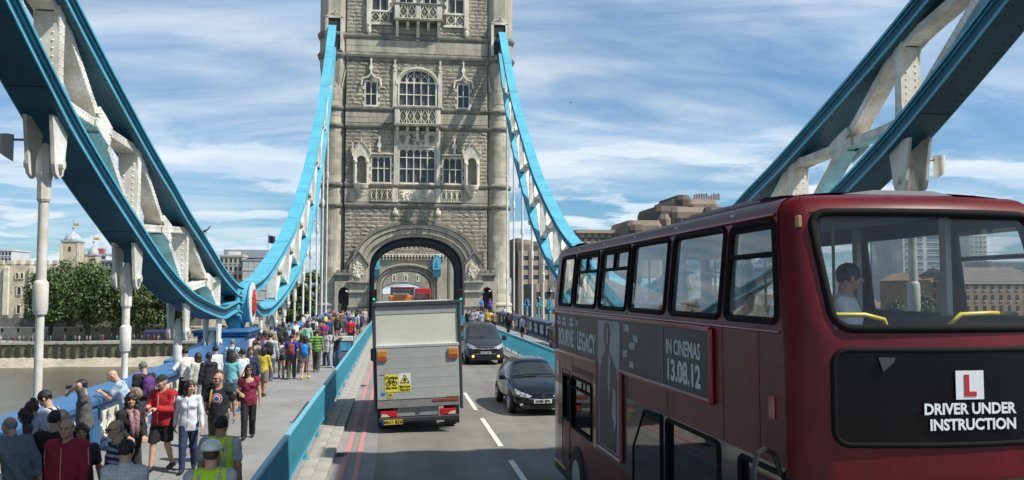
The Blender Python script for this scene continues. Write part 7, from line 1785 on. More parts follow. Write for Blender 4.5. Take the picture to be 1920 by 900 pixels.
    q = P(fp_(527, 709), AWAY+.1, 'girl with white bag, dark skirt and bare legs', 1.64, 1, 'long', 'black', 'tee', (.05, .05, .06), 'hotpants', (.02, .03, .05), (.04, .04, .04), lod=1, female=True, phase=-1); backpack(q, 'off white bag on the girl with bare legs', (.55, .53, .47), .24, .32, .13)
    q = P(fp_(572, 711), AWAY-.15, 'girl in grey shorts and yellow shoes with blue rucksack', 1.66, 0, 'long', 'black', 'tee', (.20, .20, .2), 'hotpants', (.42, .42, .40), (.70, .50, .03), lod=1, female=True, build=1.05); backpack(q, 'bright blue rucksack on the girl in yellow shoes', (.01, .20, .58), .32, .46, .18)
    P(fp_(593, 697), AWAY, 'man in green and black striped t-shirt and grey trousers', 1.76, 1, 'short', 'black', 'tee', (.20, .45, .06), 'trousers', (.07, .075, .065), (.2, .2, .19), lod=1, phase=-1, tk='stripe', tc2=(.03, .06, .03), tper=.12)
    q = P(hp_(559, 624, 1.6), AWAY, 'fair haired person in a pale green top carrying a light rucksack', 1.62, 0, 'short', 'blonde', 'tee', (.42, .47, .28), 'shorts', (.10, .09, .08), lod=1); backpack(q, 'pale green rucksack in the middle of the group', (.36, .40, .22), .26, .36, .14)
    P(hp_(563, 612, 1.55), AWAY+.4, 'child in a green cap near the parapet', 1.5, 0, 'cap', 'brown', 'tee', (.03, .25, .10), lod=1)
    P(hp_(571, 590, 1.72), LFT-.3, 'man in grey and white top with a pink scarf at the parapet', 1.74, 0, 'short', 'dkbrown', 'hoodie', (.50, .50, .48), 'trousers', (.50, .28, .24), lod=1, pose='stand', lean=.2)
    P(hp_(566, 628, 1.6), AWAY-.2, 'woman in maroon top between the rucksacks', 1.62, 1, 'long', 'dkbrown', 'tee', (.12, .02, .03), lod=1, female=True)
    q = P(hp_(588, 596, 1.74), AWAY, 'man in white t-shirt with narrow black backpack', 1.76, 1, 'short', 'black', 'tee', (.68, .68, .67), 'shorts', (.02, .02, .025), lod=1); backpack(q, 'narrow black backpack with pale bottle on the man in white', (.015, .02, .022), .24, .44, .14)
    P(fp_(616, 648), AWAY+.05, 'broad man in plain blue t-shirt and dark shorts', 1.78, 1, 'short', 'black', 'tee', (.025, .06, .20), 'shorts', (.05, .045, .045), lod=1, build=1.12)
    P(hp_(608, 603, 1.6), AWAY+.3, 'person in magenta top half behind the broad man in blue', 1.62, 1, 'short', 'black', 'tee', (.30, .03, .14), lod=2)
    P(hp_(633, 592, 1.7), AWAY, 'person in green and black camouflage jacket and black trousers', 1.7, 0, 'bob', 'blonde', 'hoodie', (.06, .07, .04), 'skinny', (.014, .014, .016), lod=1, tk='print', tc2=(.02, .025, .018), tper=.07)
    q = P(fp_(657, 652), AWAY-.05, 'man in bright red t-shirt with a dark waist bag', 1.8, 1, 'short', 'black', 'tee', (.55, .025, .03), 'trousers', (.03, .045, .10), lod=1, build=1.08); shoulder_bag(q, 'dark bag on the hip of the man in red', (.02, .02, .02), 1, .95, (.12, .07, .1), -.1)
    q = P(hp_(667, 586, 1.74), AWAY, 'man in white shirt with black rucksack near the railing', 1.74, 1, 'short', 'dkbrown', 'shirt', (.70, .70, .70), 'shorts', (.18, .19, .2), lod=1); backpack(q, 'black rucksack on the man in the white shirt near the railing', (.02, .02, .022), .3, .4, .15)
    P(hp_(650, 586, 1.65), AWAY, 'dark haired person in grey between the red and the white shirts', 1.65, 1, 'bob', 'black', 'tee', (.16, .17, .18), lod=2)
    q = P(fp_(632, 690), AWAY+2.75, 'red haired woman in dark t-shirt and jeans taking a picture with a phone', 1.66, 0, 'long', 'red', 'tee', (.02, .025, .04), 'trousers', (.045, .08, .16), (.4, .4, .4), lod=1, pose='stand', female=True, wr=[(-.10, .26, 1.50), (.08, .28, 1.30)])
    def phone(o, q): c = q['WR'][0]+Vector((.02, .05, .09)); m = MB(); m.bbox(c.x-.04, c.x+.04, c.y-.006, c.y+.006, c.z-.07, c.z+.07, .004); m.build('case', M('phone_blue', (.10, .35, .5), .3), o, local=True)
    worn(q, 'phone', 'pale blue phone held up by the red haired woman', 'phone', phone)
    P(fp_(613, 686), AWAY+2.6, 'woman in a long pale cardigan beside the red haired woman', 1.66, 1, 'long', 'dkbrown', 'coat', (.50, .50, .50), 'trousers', (.05, .08, .15), lod=1, pose='stand', female=True)
    # --- far crowd in front of the left door
    far = [(604, 583, (.55, .10, .12), 'child in pink'), (611, 576, (.72, .58, .08), 'woman in a yellow t-shirt'), (619, 572, (.06, .08, .3), 'man in a royal blue t-shirt'), (622, 584, (.2, .25, .38), 'child in grey blue'), (631, 574, (.03, .03, .035), 'man in black'), (638, 578, (.60, .42, .45), 'woman in pale pink'), (644, 574, (.70, .55, .58), 'man in a pink shirt'), (651, 570, (.25, .38, .58), 'man in light blue'),
           (657, 572, (.05, .07, .28), 'man in deep blue and white'), (661, 578, (.62, .62, .63), 'woman in white'), (668, 574, (.35, .42, .5), 'man in pale denim'), (673, 577, (.6, .6, .58), 'tall man in cream'), (679, 573, (.06, .05, .16), 'fair woman in purple'), (684, 574, (.5, .4, .3), 'fair woman in beige'), (634, 570, (.1, .1, .1), 'man in charcoal'), (647, 567, (.12, .15, .3), 'tall man in slate blue'), (626, 570, (.3, .1, .1), 'woman in rust red'), (670, 569, (.04, .05, .05), 'woman in dark green')]
    rg = random.Random(12)
    hcs = ['black', 'dkbrown', 'brown', 'blonde', 'grey']
    for i, (px, py, c, w) in enumerate(far):
        h = 1.72 if 'child' not in w else 1.35; y = {0: 62, 1: 66, 2: 72}.get(i, rg.uniform(66, 88)); v = at_y(px, py, y); P((v.x, y, PZ), rg.choice([0, .3, -.3, TOW, TOW+.4, 1.2]), w+' in the far crowd before the left tower door', h, rg.choice([0, 0, 1, 1, 2]), rg.choice(['short', 'short', 'bob', 'long']), hcs[i % 5] if 'fair' not in w else 'blonde', rg.choice(['tee', 'shirt']), c, rg.choice(['trousers', 'shorts']), rg.choice([(.02, .02, .03), (.05, .08, .15), (.3, .28, .22)]), lod=2, pose=rg.choice(['walk', 'stand']), female='woman' in w, group='crowd in front of the left tower door')
    extra = [(478, 640, 1.7, 'man in a charcoal jacket', (.05, .05, .055)), (488, 624, 1.66, 'woman in a plum cardigan', (.16, .05, .12)), (509, 612, 1.74, 'man in a sand coloured shirt', (.42, .34, .22)), (513, 628, 1.6, 'woman in a white and grey top', (.5, .5, .5)), (531, 604, 1.7, 'woman in a dark olive coat', (.07, .075, .04)), (543, 610, 1.72, 'man in a sky blue shirt', (.25, .42, .6)), (550, 618, 1.6, 'girl in a coral top', (.55, .16, .12)), (577, 606, 1.66, 'woman in a mint green top', (.3, .5, .38)),
        (580, 594, 1.7, 'man in a burgundy shirt', (.2, .03, .05)), (596, 590, 1.74, 'tall man in a black t-shirt', (.02, .02, .02)), (601, 598, 1.62, 'woman in a tan jacket', (.35, .24, .13)), (576, 584, 1.7, 'man in a cream jumper', (.6, .56, .45)), (626, 588, 1.66, 'woman in a bright orange top', (.65, .25, .05)), (642, 584, 1.74, 'man in a brown shirt', (.18, .11, .06)), (660, 582, 1.7, 'woman in a lime top', (.4, .55, .1)), (676, 584, 1.72, 'man in a steel blue shirt', (.15, .22, .32)), (495, 652, 1.58, 'child in a yellow jacket', (.65, .5, .06)), (470, 652, 1.68, 'woman in a navy dress coat', (.02, .03, .08))]
    for i, (px, py, h, w, c) in enumerate(extra):
        P(hp_(px, py, h), [0, .3, -.4, 1.1, -.2, TOW+.3][i % 6], w+' in the throng between the pedestal and the tower', h, [0, 0, 1, 0, 2, 1][i % 6], 'short' if ' man' in ' '+w else ['bob', 'long', 'tail'][i % 3], ['dkbrown', 'black', 'brown', 'blonde', 'black'][i % 5], ['tee', 'shirt', 'jacket'][i % 3], c, ['trousers', 'shorts', 'skinny'][i % 3], [(.03, .04, .08), (.2, .18, .14), (.02, .02, .02)][i % 3], lod=1 if py > 610 else 2, female=' man' not in ' '+w, phase=1 if i % 2 else -1, pose='walk' if i % 3 else 'stand', group='people between the pedestal and the tower')
    # --- right pavement
    rp = [(877, 568, 75, (.02, .03, .03), 'man in a dark green vest at the right traffic light', .0), (886, 580, 74, (.35, .28, .35), 'woman in mauve beside the green vest', 0), (893, 578, 76, (.55, .55, .58), 'woman in white with dark hair', 0), (903, 575, 72, (.28, .36, .5), 'man in pale blue with crossed straps', 0), (914, 580, 73, (.70, .48, .04), 'man in a bright yellow t-shirt', 0), (921, 577, 75, (.6, .55, .55), 'woman in pale pink behind the yellow t-shirt', 0), (926, 578, 71, (.26, .15, .04), 'man in a mustard brown jacket', 0), (910, 573, 80, (.5, .45, .4), 'fair woman in beige behind the yellow t-shirt', 0), (897, 580, 79, (.03, .03, .05), 'man in black in the right crowd', 0)]
    for i, (px, py, y, c, w, f) in enumerate(rp):
        v = at_y(px, py, y); P((v.x, y, PZ), rg.choice([0, .4, TOW, TOW-.5]), w+' before the right tower door', v.z-PZ if 1.55 < v.z-PZ < 1.9 else 1.72, rg.choice([0, 1]), rg.choice(['short', 'bob']), hcs[i % 4], 'tee', c, 'trousers', (.02, .025, .05), lod=2, pose='stand', female='woman' in w, group='crowd in front of the right tower door')
    P((at_y(903, 556, 91.2).x, 91.2, PZ+.9), TOW+.5, 'person in bright blue standing at the left side of the right door', 1.7, 1, 'short', 'black', 'tee', (.03, .17, .55), lod=2, pose='stand'); P((at_y(919, 556, 91.0).x, 91.0, PZ+.9), TOW-.4, 'person in violet at the right side of the right door', 1.7, 1, 'bob', 'brown', 'tee', (.14, .10, .42), lod=2, pose='stand')
    s_ = MB(); s_.bbox(TX+7.62-1.3, TX+7.62+1.3, 90.4, 92, .15, 1.05, .05); o = s_.build('door_step', ASHLAR); tag(o, 'stone steps under the right tower door', 'steps')
    q = P(hp_(946, 575, 1.78), TOW, 'tall man in white shirt with a diagonal bag strap on the right pavement', 1.8, 0, 'short', 'red', 'shirt', (.66, .66, .66), 'trousers', (.06, .08, .12), lod=1); shoulder_bag(q, 'dark bag on the diagonal strap of the tall man in white', (.02, .02, .03), -1, .95, (.1, .06, .1))
    q = P(hp_(953, 586, 1.7), AWAY, 'woman with black rucksack in dark clothes on the right pavement', 1.7, 0, 'bob', 'dkbrown', 'jacket', (.015, .02, .017), 'trousers', (.013, .013, .015), lod=1, female=True); backpack(q, 'black rucksack on the woman in dark clothes', (.012, .014, .014), .32, .46, .17)
    P(hp_(963, 583, 1.7), TOW+.1, 'woman in denim jacket and white shorts on the right pavement', 1.7, 0, 'long', 'brown', 'jacket', (.06, .08, .13), 'hotpants', (.62, .60, .56), lod=1, female=True)
    P(hp_(962, 572, 1.78), TOW, 'man in black behind the denim jacket', 1.78, 1, 'short', 'black', 'jacket', (.014, .015, .018), lod=1)
    P(hp_(980, 592, 1.68), AWAY+.9, 'boy in grey white t-shirt and black shorts by the right parapet', 1.68, 0, 'short', 'dkbrown', 'tee', (.48, .50, .55), 'shorts', (.013, .013, .015), (.5, .3, .28), lod=1, pose='stand')
    P(hp_(986, 586, 1.72), TOW+.3, 'woman in navy jacket holding her hand to her face by the right parapet', 1.7, 0, 'bob', 'brown', 'jacket', (.02, .025, .05), 'skirt', (.03, .03, .05), lod=1, pose='stand', female=True)
    P(hp_(1033, 606, 1.74), TOW+.9, 'person in black with a tan bag just beside the bus', 1.74, 1, 'short', 'black', 'jacket', (.015, .015, .016), lod=1, pose='stand')
    # --- man on the upper deck
    bz = 2.3; bt = BUS
    mw = bt.matrix_world if False else Matrix.Translation(bt.location) @ Matrix.Rotation(R(.5), 4, 'Z')
    p = mw @ Vector((.93, 1.12, 2.44)); P(tuple(p), TOW+.9, 'man in white shirt sitting at the front of the upper deck', 1.80, 1, 'short', 'black', 'shirt', (.80, .81, .82), 'trousers', (.02, .02, .03), lod=0, sit=True, look=(.5, 0), wr=[(-.2, .26, .66), (.16, .30, .64)])
    q = Matrix.Translation((4.24, 24.45, 0)) @ Matrix.Rotation(R(1.0), 4, 'Z') @ Vector((-.36, 2.42, .06)); P(tuple(q), TOW, 'driver of the black hatchback behind the windscreen', 1.74, 0, 'short', 'brown', 'shirt', (.12, .12, .14), lod=2, sit=True, wr=[(-.16, .45, .95), (.16, .45, .95)])
    q = Matrix.Translation((4.40, 41.4, 0)) @ Matrix.Rotation(R(1.2), 4, 'Z') @ Vector((-.42, 2.2, .40)); P(tuple(q), TOW, 'driver of the dark grey people carrier behind the windscreen', 1.74, 1, 'short', 'black', 'shirt', (.3, .3, .32), lod=2, sit=True, wr=[(-.16, .45, .95), (.16, .45, .95)])
crowd()
# information board beside the railing
def board():
    v = at_z(645, 690, PZ); t = thing('information_board', 'blue and white information board leaning by the turquoise railing', 'sign', (v.x, v.y, PZ)); x, y = v.x, v.y
    m = MB(); m.bbox(x-.42, x+.36, y-.05, y+.05, PZ+.05, PZ+1.22, .02); b = m.build('panel', M('board_navy', (.05, .06, .13), .4, .1, 3), t)
    m = MB(); m.bbox(x-.46, x+.38, y-.07, y+.07, PZ+1.2, PZ+1.42, .02); m.build('header', M('board_cream', (.62, .64, .55), .5, .08, 3), b)
    m = MB(); m.box(x-.36, x+.30, y-.062, y-.052, PZ+.78, PZ+1.14); m.build('picture', M('board_sky_blue', (.10, .40, .62), .4, .4, 4), b)
    m = MB()
    for k in range(6): m.box(x-.36, x+(.25-.06*(k % 3)), y-.062, y-.052, PZ+.66-k*.085, PZ+.685-k*.085)
    m.build('text_line', M('board_text', (.45, .46, .5), .5), b)
    m = MB()
    for s in (-.35, .3): m.box(x+s-.02, x+s+.02, y-.02, y+.25, PZ, PZ+.08)
    m.build('leg', STEELGREY, t)
board()
# ================================================================== FAR TOWER, GATEHOUSES
def far_tower():
    zo = -1.75; y = 165; t = thing('bridge_tower', 'second stone bridge tower seen through the road arch of the first', 'tower', (TX, 170, 0))
    inner = [(TX-4.75, -2)]+[(p[0], p[1]+zo) for p in arch_pts(4.75, 5.9, 3.3)[::-1]]+[(TX+4.75, -2)]
    m = MB(); m.xz([(TX-7.7, -2)]+inner+[(TX+7.7, -2), (TX+7.7, 40), (TX-7.7, 40)], (), y, y+11); m.build('wall', STONE, t)
    for k, (hw_, sp, rs, dy, d2) in enumerate([(4.75, 5.9, 3.3, -.05, .4), (5.2, 6.1, 3.6, -.3, .45), (5.75, 6.3, 3.9, -.5, .4)]):
        m = MB(); a, b = arch_pts(hw_, sp+zo, rs, 24), arch_pts(hw_+d2, sp+zo, rs+d2, 24); ft = -2 if k == 0 else sp+zo-3
        m.xz([(a[0][0], ft)]+a+[(a[-1][0], ft), (b[-1][0], ft)]+b[::-1]+[(b[0][0], ft)], (), y+dy-.15, y+.5); m.build('arch_moulding', (ASHLAR, WEATHER, ASHLAR)[k], t)
    for s in (-1, 1): turret(t, TX+s*8.95, 166.2, zo, False)
    for z in (12.4, 14.6): cornice(t, TX-7.7, TX+7.7, y, z+zo)
    for x0, x1, n in ((-5.9, -3.0, 4), (3.0, 5.9, 4), (-2.6, 2.6, 6)): tracery_panel(t, TX+x0, TX+x1, 13.1+zo, 14.4+zo, y-.1, n)
    me = MB().bbox(-.17, .17, -.7, 0, 0, .45, .05).bbox(-.17, .17, -.42, 0, -.55, -.05, .05).mesh('corbel', TRIM)
    for i in range(24): meshobj('corbel', me, t, loc=(-6.9+i*.6, y-170, 11.75+zo))
    m = MB(); m.box(TX-7.7, TX+7.7, y-.72, y, 12.15+zo, 12.4+zo); m.build('parapet_walk', TRIM, t)
far_tower()
for s, x in ((-1, TX-5.9), (1, TX+5.6)):
    y = 163.2; t = thing('gabled_cabin', 'small bright blue gabled box at the %s of the inner arch' % ('left' if s < 0 else 'right'), 'cabin', (x, y, 6))
    m = MB(); m.xz([(x-.75, 7.6), (x+.75, 7.6), (x+.75, 9.3), (x, 10.4), (x-.75, 9.3)], (), y-.6, y+1.9); b = m.build('body', CYAN, t)
    m = MB(); m.box(x-.75, x+.75, y-.55, y+1.6, 6.2, 7.58); m.build('base', M('dark_blue_base', (.02, .12, .2), .5), b)
    m = MB(); m.xz([(x-.3, 8.2), (x+.3, 8.2), (x, 9.4)], [[(x-.18, 8.3), (x+.18, 8.3), (x, 9.05)]], y-.7, y-.58); m.box(x-.04, x+.04, y-.65, y-.4, 10.3, 11.0); m.build('gable_ornament', RAIL, b)
def gatehouse(y, label, dark):
    t = thing('gatehouse', label, 'gatehouse', (TX, y, 0)); m = MB()
    ar = [(TX-7.0, -2)]+[(TX+7.0*math.cos(R(a)), 2.2+3.4*math.sin(R(a))) for a in range(180, -1, -10)]+[(TX+7.0, -2)]
    m.xz([(TX-13, -2)]+ar+[(TX+13, -2), (TX+13, 16), (TX-13, 16)], (), y, y+6); m.build('wall', STONE, t)
    m = MB(); a = [(TX+7.0*math.cos(R(a)), 2.2+3.4*math.sin(R(a))) for a in range(0, 181, 10)]; b = [(TX+7.5*math.cos(R(a)), 2.2+3.9*math.sin(R(a))) for a in range(0, 181, 10)]
    m.xz(a+b[::-1], (), y-.3, y+.2); m.build('arch_moulding', WEATHER, t)
    for k in range(-3, 4):
        cx = TX+k*3.4+.9
        m = MB(); m.xz([(cx-.55, 6.2), (cx+.55, 6.2), (cx+.55, 8.4), (cx-.55, 8.4)], [[(cx-.2, 6.5), (cx+.2, 6.5), (cx+.2, 8.1), (cx-.2, 8.1)]], y-.12, y+.1); w = m.build('window', TRIM, t)
        m = MB(); m.box(cx-.2, cx+.2, y-.02, y+.05, 6.5, 8.1); m.build('pane', DARKIN, w)
    m = MB()
    for k in range(13): m.bbox(TX-12.8+k*2, TX-11.8+k*2, y-.2, y+1, 16, 17.2, .05)
    m.build('battlement', ASHLAR, t)
gatehouse(252, 'stone gatehouse with slit windows far away through both arches', 0)
def near_gatehouse():
    t = thing('gatehouse', 'stone gatehouse at the start of the span behind the camera', 'gatehouse', (TX, 8, 0))
    for s in (-1, 1):
        x = TX+s*12.1; m = MB(); a = 3.0
        m.box(x-a, x+a, 4.5, 12.6, -.5, 17.5); m.build('wall', STONE, t)
        m = MB()
        for k in range(4):
            for yy in (4.5, 11.8): m.bbox(x-a-.1+k*1.7, x-a+.8+k*1.7, yy-.2, yy+.9, 18.1, 19.0, .05)
        m.bbox(x-a-.25, x+a+.25, 4.2, 12.9, 17.5, 18.1, .05); m.build('battlement', ASHLAR, t)
    m = MB(); ar = [(TX+9.1*math.cos(R(a)), 8.7+1.6*math.sin(R(a))) for a in range(180, -1, -10)]
    m.xz(ar+[(TX+9.1, 11.2), (TX-9.1, 11.2)], (), 5.0, 11.4); m.build('arch_wall', STONE, t)
near_gatehouse()
# ================================================================== LEFT BANK: fortress, walls, trees, offices
FORT = M('fortress_stone', (.60, .52, .37), .95, .2, .25, .6, 3, fine=.18, fs=1.6)
FORTL = M('fortress_quoin', (.70, .64, .50), .95, .15, .4, .3, 3, fine=.1, fs=2)
FORTSHADE = M('fortress_stone_shaded', (.20, .19, .165), .95, .25, .3, .6, 3, fine=.18, fs=1.6)  # castle stone with the tree shade mixed into its colour
LEADS = M('lead_roof', (.42, .45, .46), .5, .2, .6)
WINDARK = M('far_window_dark', (.03, .035, .045), .2, .2, 2)
def crenels(m, x0, x1, y0, y1, z, w=1.1, h=.9):
    x = x0
    while x+w*.9 < x1+.01: m.box(x, x+w, y0, y1, z, z+h); x += w*1.9
def fort():
    y = 330; t = thing('castle_keep', 'pale stone castle keep with battlements behind the plane trees', 'castle', (-130, y+15, -10.7))
    m = MB(); m.box(-175, -121.5, y, y+34, -11, 13.2); m.build('wall', FORT, t)
    m = MB(); crenels(m, -175, -121.5, y-.2, y+1.2, 13.2, 1.6, 1.4); m.build('battlement', FORT, t)
    for i in range(7):
        x = -173+i*8.6; m = MB(); m.bbox(x-1.0, x+1.0, y-.9, y, -11, 12.2, .2); m.build('buttress', FORTL, t)
    for i in range(6):
        x = -168.7+i*8.6
        for z, h, w in ((-4.5, 2.4, 1.1), (2.2, 2.2, 1.1), (8.0, 1.6, .75)):
            for dx in ((0,) if z < 8 else (-.8, .8)):
                m = MB(); out = [(x+dx-w/2-.3, z-.2), (x+dx+w/2+.3, z-.2), (x+dx+w/2+.3, z+h)]+[(x+dx+(w/2+.3)*math.cos(R(a)), z+h+(w/2+.3)*math.sin(R(a))) for a in (30, 60, 90, 120, 150)]+[(x+dx-w/2-.3, z+h)]
                inn = [(x+dx-w/2, z), (x+dx+w/2, z), (x+dx+w/2, z+h)]+[(x+dx+w/2*math.cos(R(a)), z+h+w/2*math.sin(R(a))) for a in (30, 60, 90, 120, 150)]+[(x+dx-w/2, z+h)]
                m.xz(out, [inn], y-.35, y+.1); wn = m.build('window', FORTL, t)
                m = MB(); m.xz(inn, (), y-.12, y); m.build('pane', WINDARK, wn)
        # blind arch round the lower lights
        m = MB(); a = [(x+2.5*math.cos(R(q)), 3.2+2.6*math.sin(R(q))) for q in range(0, 181, 15)]; b = [(x+2.15*math.cos(R(q)), 3.2+2.2*math.sin(R(q))) for q in range(0, 181, 15)]
        m.xz(a+b[::-1], (), y-.25, y+.05); m.build('blind_arch', FORTL, t)
    # corner turrets with lead caps and vanes
    for x, yy, w, h in ((-118.3, y+2, 3.0, 21.5), (-115.0, y+14, 2.0, 17.0)):
        m = MB(); m.box(x-w, x+w, yy-w+3, yy+w+3, -11, h); o = m.build('turret', FORT, t)
        for q in (-1, 1): m = MB(); m.box(x+q*w-.5, x+q*w+.5, yy-w+2.85, yy-w+3.3, -11, h-.4); m.build('quoin', FORTL, o)
        m = MB(); m.box(x-.4, x+.4, yy-w+2.9, yy-w+3.1, h-3.4, h-1.8); m.build('window', WINDARK, o)
        m = MB(); m.box(x-w-.25, x+w+.25, yy-w+2.75, yy+w+3.25, h, h+.5); m.lathe([(w*1.02, h+.5), (w*1.0, h+1.2), (w*.8, h+2.3), (w*.5, h+3.0), (w*.2, h+3.5), (.12, h+4.2), (.12, h+7.5)], (x, yy+3, 0), 14); m.sphere((x, yy+3, h+5.4), .5, 8, 5); m.build('cap', LEADS, o)
        m = MB(); m.box(x+.1, x+2.0, yy+2.95, yy+3.05, h+6.0, h+7.0); m.box(x-.1, x+.1, yy+2.95, yy+3.05, h+7.2, h+8.4); m.build('vane', M('vane_gold', (.55, .38, .10), .4, .1), o)
fort()
def curtain(label, name, x0, x1, y, z0, z1, mat, cw, ch, th=2.5):
    t = thing(name, label, 'wall', ((x0+x1)/2, y, z0)); m = MB(); m.box(x0, x1, y, y+th, z0, z1); m.build('wall', mat, t)
    m = MB(); crenels(m, x0, x1, y-.05, y+.8, z1, cw, ch); m.build('battlement', mat, t); return t
c = curtain('battlemented inner wall coloured dark for the shade of the plane trees', 'curtain_wall', -190, -62, 288, -11, -5.0, FORTSHADE, 1.7, 1.0)
c = curtain('lower pale stone outer wall along the river promenade', 'curtain_wall', -190, -58, 271, -11, -7.2, FORT, 60, .12)
m = MB(); m.box(-190, -58, 270.8, 271.1, -7.5, -7.2); m.build('string_course', FORTL, c)
for i in range(20): m = MB(); m.box(-150+i*4.4, -149.6+i*4.4, 270.6, 271, -8.6, -7.5); m.build('stay', BLACK, c)
c = curtain('pale stone wall with dark arched gateway under the left chain', 'curtain_wall', -58, -30, 272, -11, -2.0, FORT, 1.5, 1.0)
for cx, w, h in ((-52.5, 2.0, 2.6), (-46.0, 1.1, 1.6)):
    m = MB(); pts = [(cx-w, -11), (cx-w, -11+h)]+[(cx+w*math.cos(R(a)), -11+h+w*.8*math.sin(R(a))) for a in (150, 120, 90, 60, 30)]+[(cx+w, -11+h), (cx+w, -11)]
    m.xz(pts, (), 271.9, 272.1); m.build('gateway', DARKIN, c)
# offices and blocks on the skyline
def block(label, cat, x0, x1, y, z0, z1, depth, mat, rows, cols, wmat=None, ww=.6, wh=.55, roof=None, group=None, name='office_block', frame=None):
    t = thing(name, label, cat, ((x0+x1)/2, y+depth/2, z0), group); m = MB(); m.box(x0, x1, y, y+depth, z0, z1); m.build('wall', mat, t)
    W_, H_ = (x1-x0)/cols, (z1-z0)/rows
    me = MB().box(-W_*ww/2, W_*ww/2, -.12, .1, -H_*wh/2, H_*wh/2).mesh('window', wmat or WINDARK)
    fme = MB().box(-W_*ww/2-.12, W_*ww/2+.12, -.3, .1, -H_*wh/2-.3, -H_*wh/2-.02).mesh('sill', frame or mat)
    org = ORG[t.name]; n = 0
    for r in range(rows):
        for c_ in range(cols):
            if n < 290: meshobj('window', me, t, loc=Vector((x0+W_*(c_+.5), y, z0+H_*(r+.5)))-org); n += 1
            if n < 290 and rows*cols < 80: meshobj('sill', fme, t, loc=Vector((x0+W_*(c_+.5), y, z0+H_*(r+.5)))-org)
    if roof:
        m = MB(); m.box(x0-.3, x1+.3, y-.3, y+depth+.3, z1, z1+.7); m.build('roof_edge', roof, t)
    return t
def box_part(t, name, mat, *a): m = MB(); m.box(*a); return m.build(name, mat, t)
WHITEB = M('pale_cladding', (.62, .63, .62), .6, .08, .3); GREYB = M('grey_cladding', (.30, .33, .36), .5, .12, .3); BEIGEB = M('beige_stone', (.50, .46, .38), .8, .1, .3)
GLASSB = M('blue_glass_wall', (.16, .22, .27), .15, .2, .2)
def P(px, py, y): v = at_y(px, py, y); return v.x, v.z
def pb(label, px0, py0, px1, y, zb, depth, mat, rows, cols, **k):
    x0, z1 = P(px0, py0, y); x1, _ = P(px1, py0, y); return block(label, k.pop('cat', 'office block'), x0, x1, y, zb, z1, depth, mat, rows, cols, **k), x0, x1, z1
pb('white block with a grid of windows at the far left edge of the skyline', -10, 470, 22, 420, -10.7, 20, WHITEB, 12, 5, roof=WHITEB)
b, x0, x1, z1 = pb('white and grey office block just right of the castle turret', 141, 478, 200, 440, -10.7, 25, WHITEB, 12, 5, roof=GREYB)
box_part(b, 'glass_bay', GLASSB, x0+4.5, x0+7, 439.6, 440, -5, z1-2)
for k in range(5): box_part(b, 'mast', STEELGREY, x0+2+k*3.3, x0+2.2+k*3.3, 446, 446.2, z1, z1+3+(k % 2)*1.5)
pb('low grey glass office block behind the tree tops', 163, 490, 225, 425, -10.7, 20, GREYB, 10, 9, roof=GREYB)
pb('small dark topped block between the castle and the left chain', 198, 478, 212, 450, -10.7, 20, WHITEB, 10, 3, roof=GREYB)
b, x0, x1, z1 = pb('beige stone office block with small square windows left of the badge', 412, 481, 455, 330, -10.7, 25, BEIGEB, 9, 5, ww=.45, roof=BEIGEB)
box_part(b, 'plant_room', GREYB, x0-.5, x1+13, 340, 352, z1, P(430, 468, 340)[1])
box_part(b, 'rooftop_plant', WHITEB, x0+2, x0+6, 336, 339, z1, z1+2.2)
pb('pale panelled office block behind the left bright chain', 455, 489, 520, 328, -10.7, 25, WHITEB, 7, 6, wmat=M('pale_panel', (.5, .5, .47), .6), ww=.9, wh=.8, roof=GREYB)
# construction crane, thin lattice
def crane():
    x, z = P(190, 470, 480); t = thing('tower_crane', 'thin white and red tower crane above the far office roofs', 'crane', (x, 480, -10.7)); m = MB()
    for sx in (-1, 1):
        for sy in (-1, 1): m.tube([(x+sx*.9, 480+sy*.9, -10.7), (x+sx*.9, 480+sy*.9, 30)], .13, 4)
    for k in range(13): m.tube([(x-.9, 479.1, -10+k*3), (x+.9, 479.1, -7+k*3)], .1, 4); m.tube([(x+.9, 479.1, -10+k*3), (x-.9, 479.1, -7+k*3)], .1, 4)
    m.build('mast', WHITEB, t)
    m = MB(); m.box(x-1.4, x+1.4, 478.5, 481.5, 18, 26); m.build('cab', M('crane_red', (.5, .1, .08), .5), t)
    m = MB()
    for s in (-1, 1): m.tube([(x, 480+s*.7, 30), (x-14, 480+s*.7, 66)], .14, 4)
    for k in range(12): a, b = k/12, (k+1)/12; m.tube([(x-14*a, 479.3, 30+36*a), (x-14*b, 480.7, 30+36*b)], .1, 4)
    m.build('jib', WHITEB, t)
crane()
def flag(px, py, y):
    x, z = P(px, py, y); t = thing('flagpole', 'dark flag on a pole above the left bright chain', 'flag', (x, y, -10.7)); m = MB(); m.tube([(x, y, -10.7), (x, y, z+.5)], .12, 6); m.build('pole', STEELGREY, t)
    m = MB(); m.loft([[(x+.1+k*.45, y+.25*math.sin(k*1.3), z-.3*k*.3+d) for d in (0, -2.6)]+[(x+.1+k*.45, y+.25*math.sin(k*1.3)+.03, z-.3*k*.3+d) for d in (-2.6, 0)] for k in range(6)]); m.build('flag', M('flag_navy', (.02, .03, .07), .8), t)
flag(503, 441, 300)
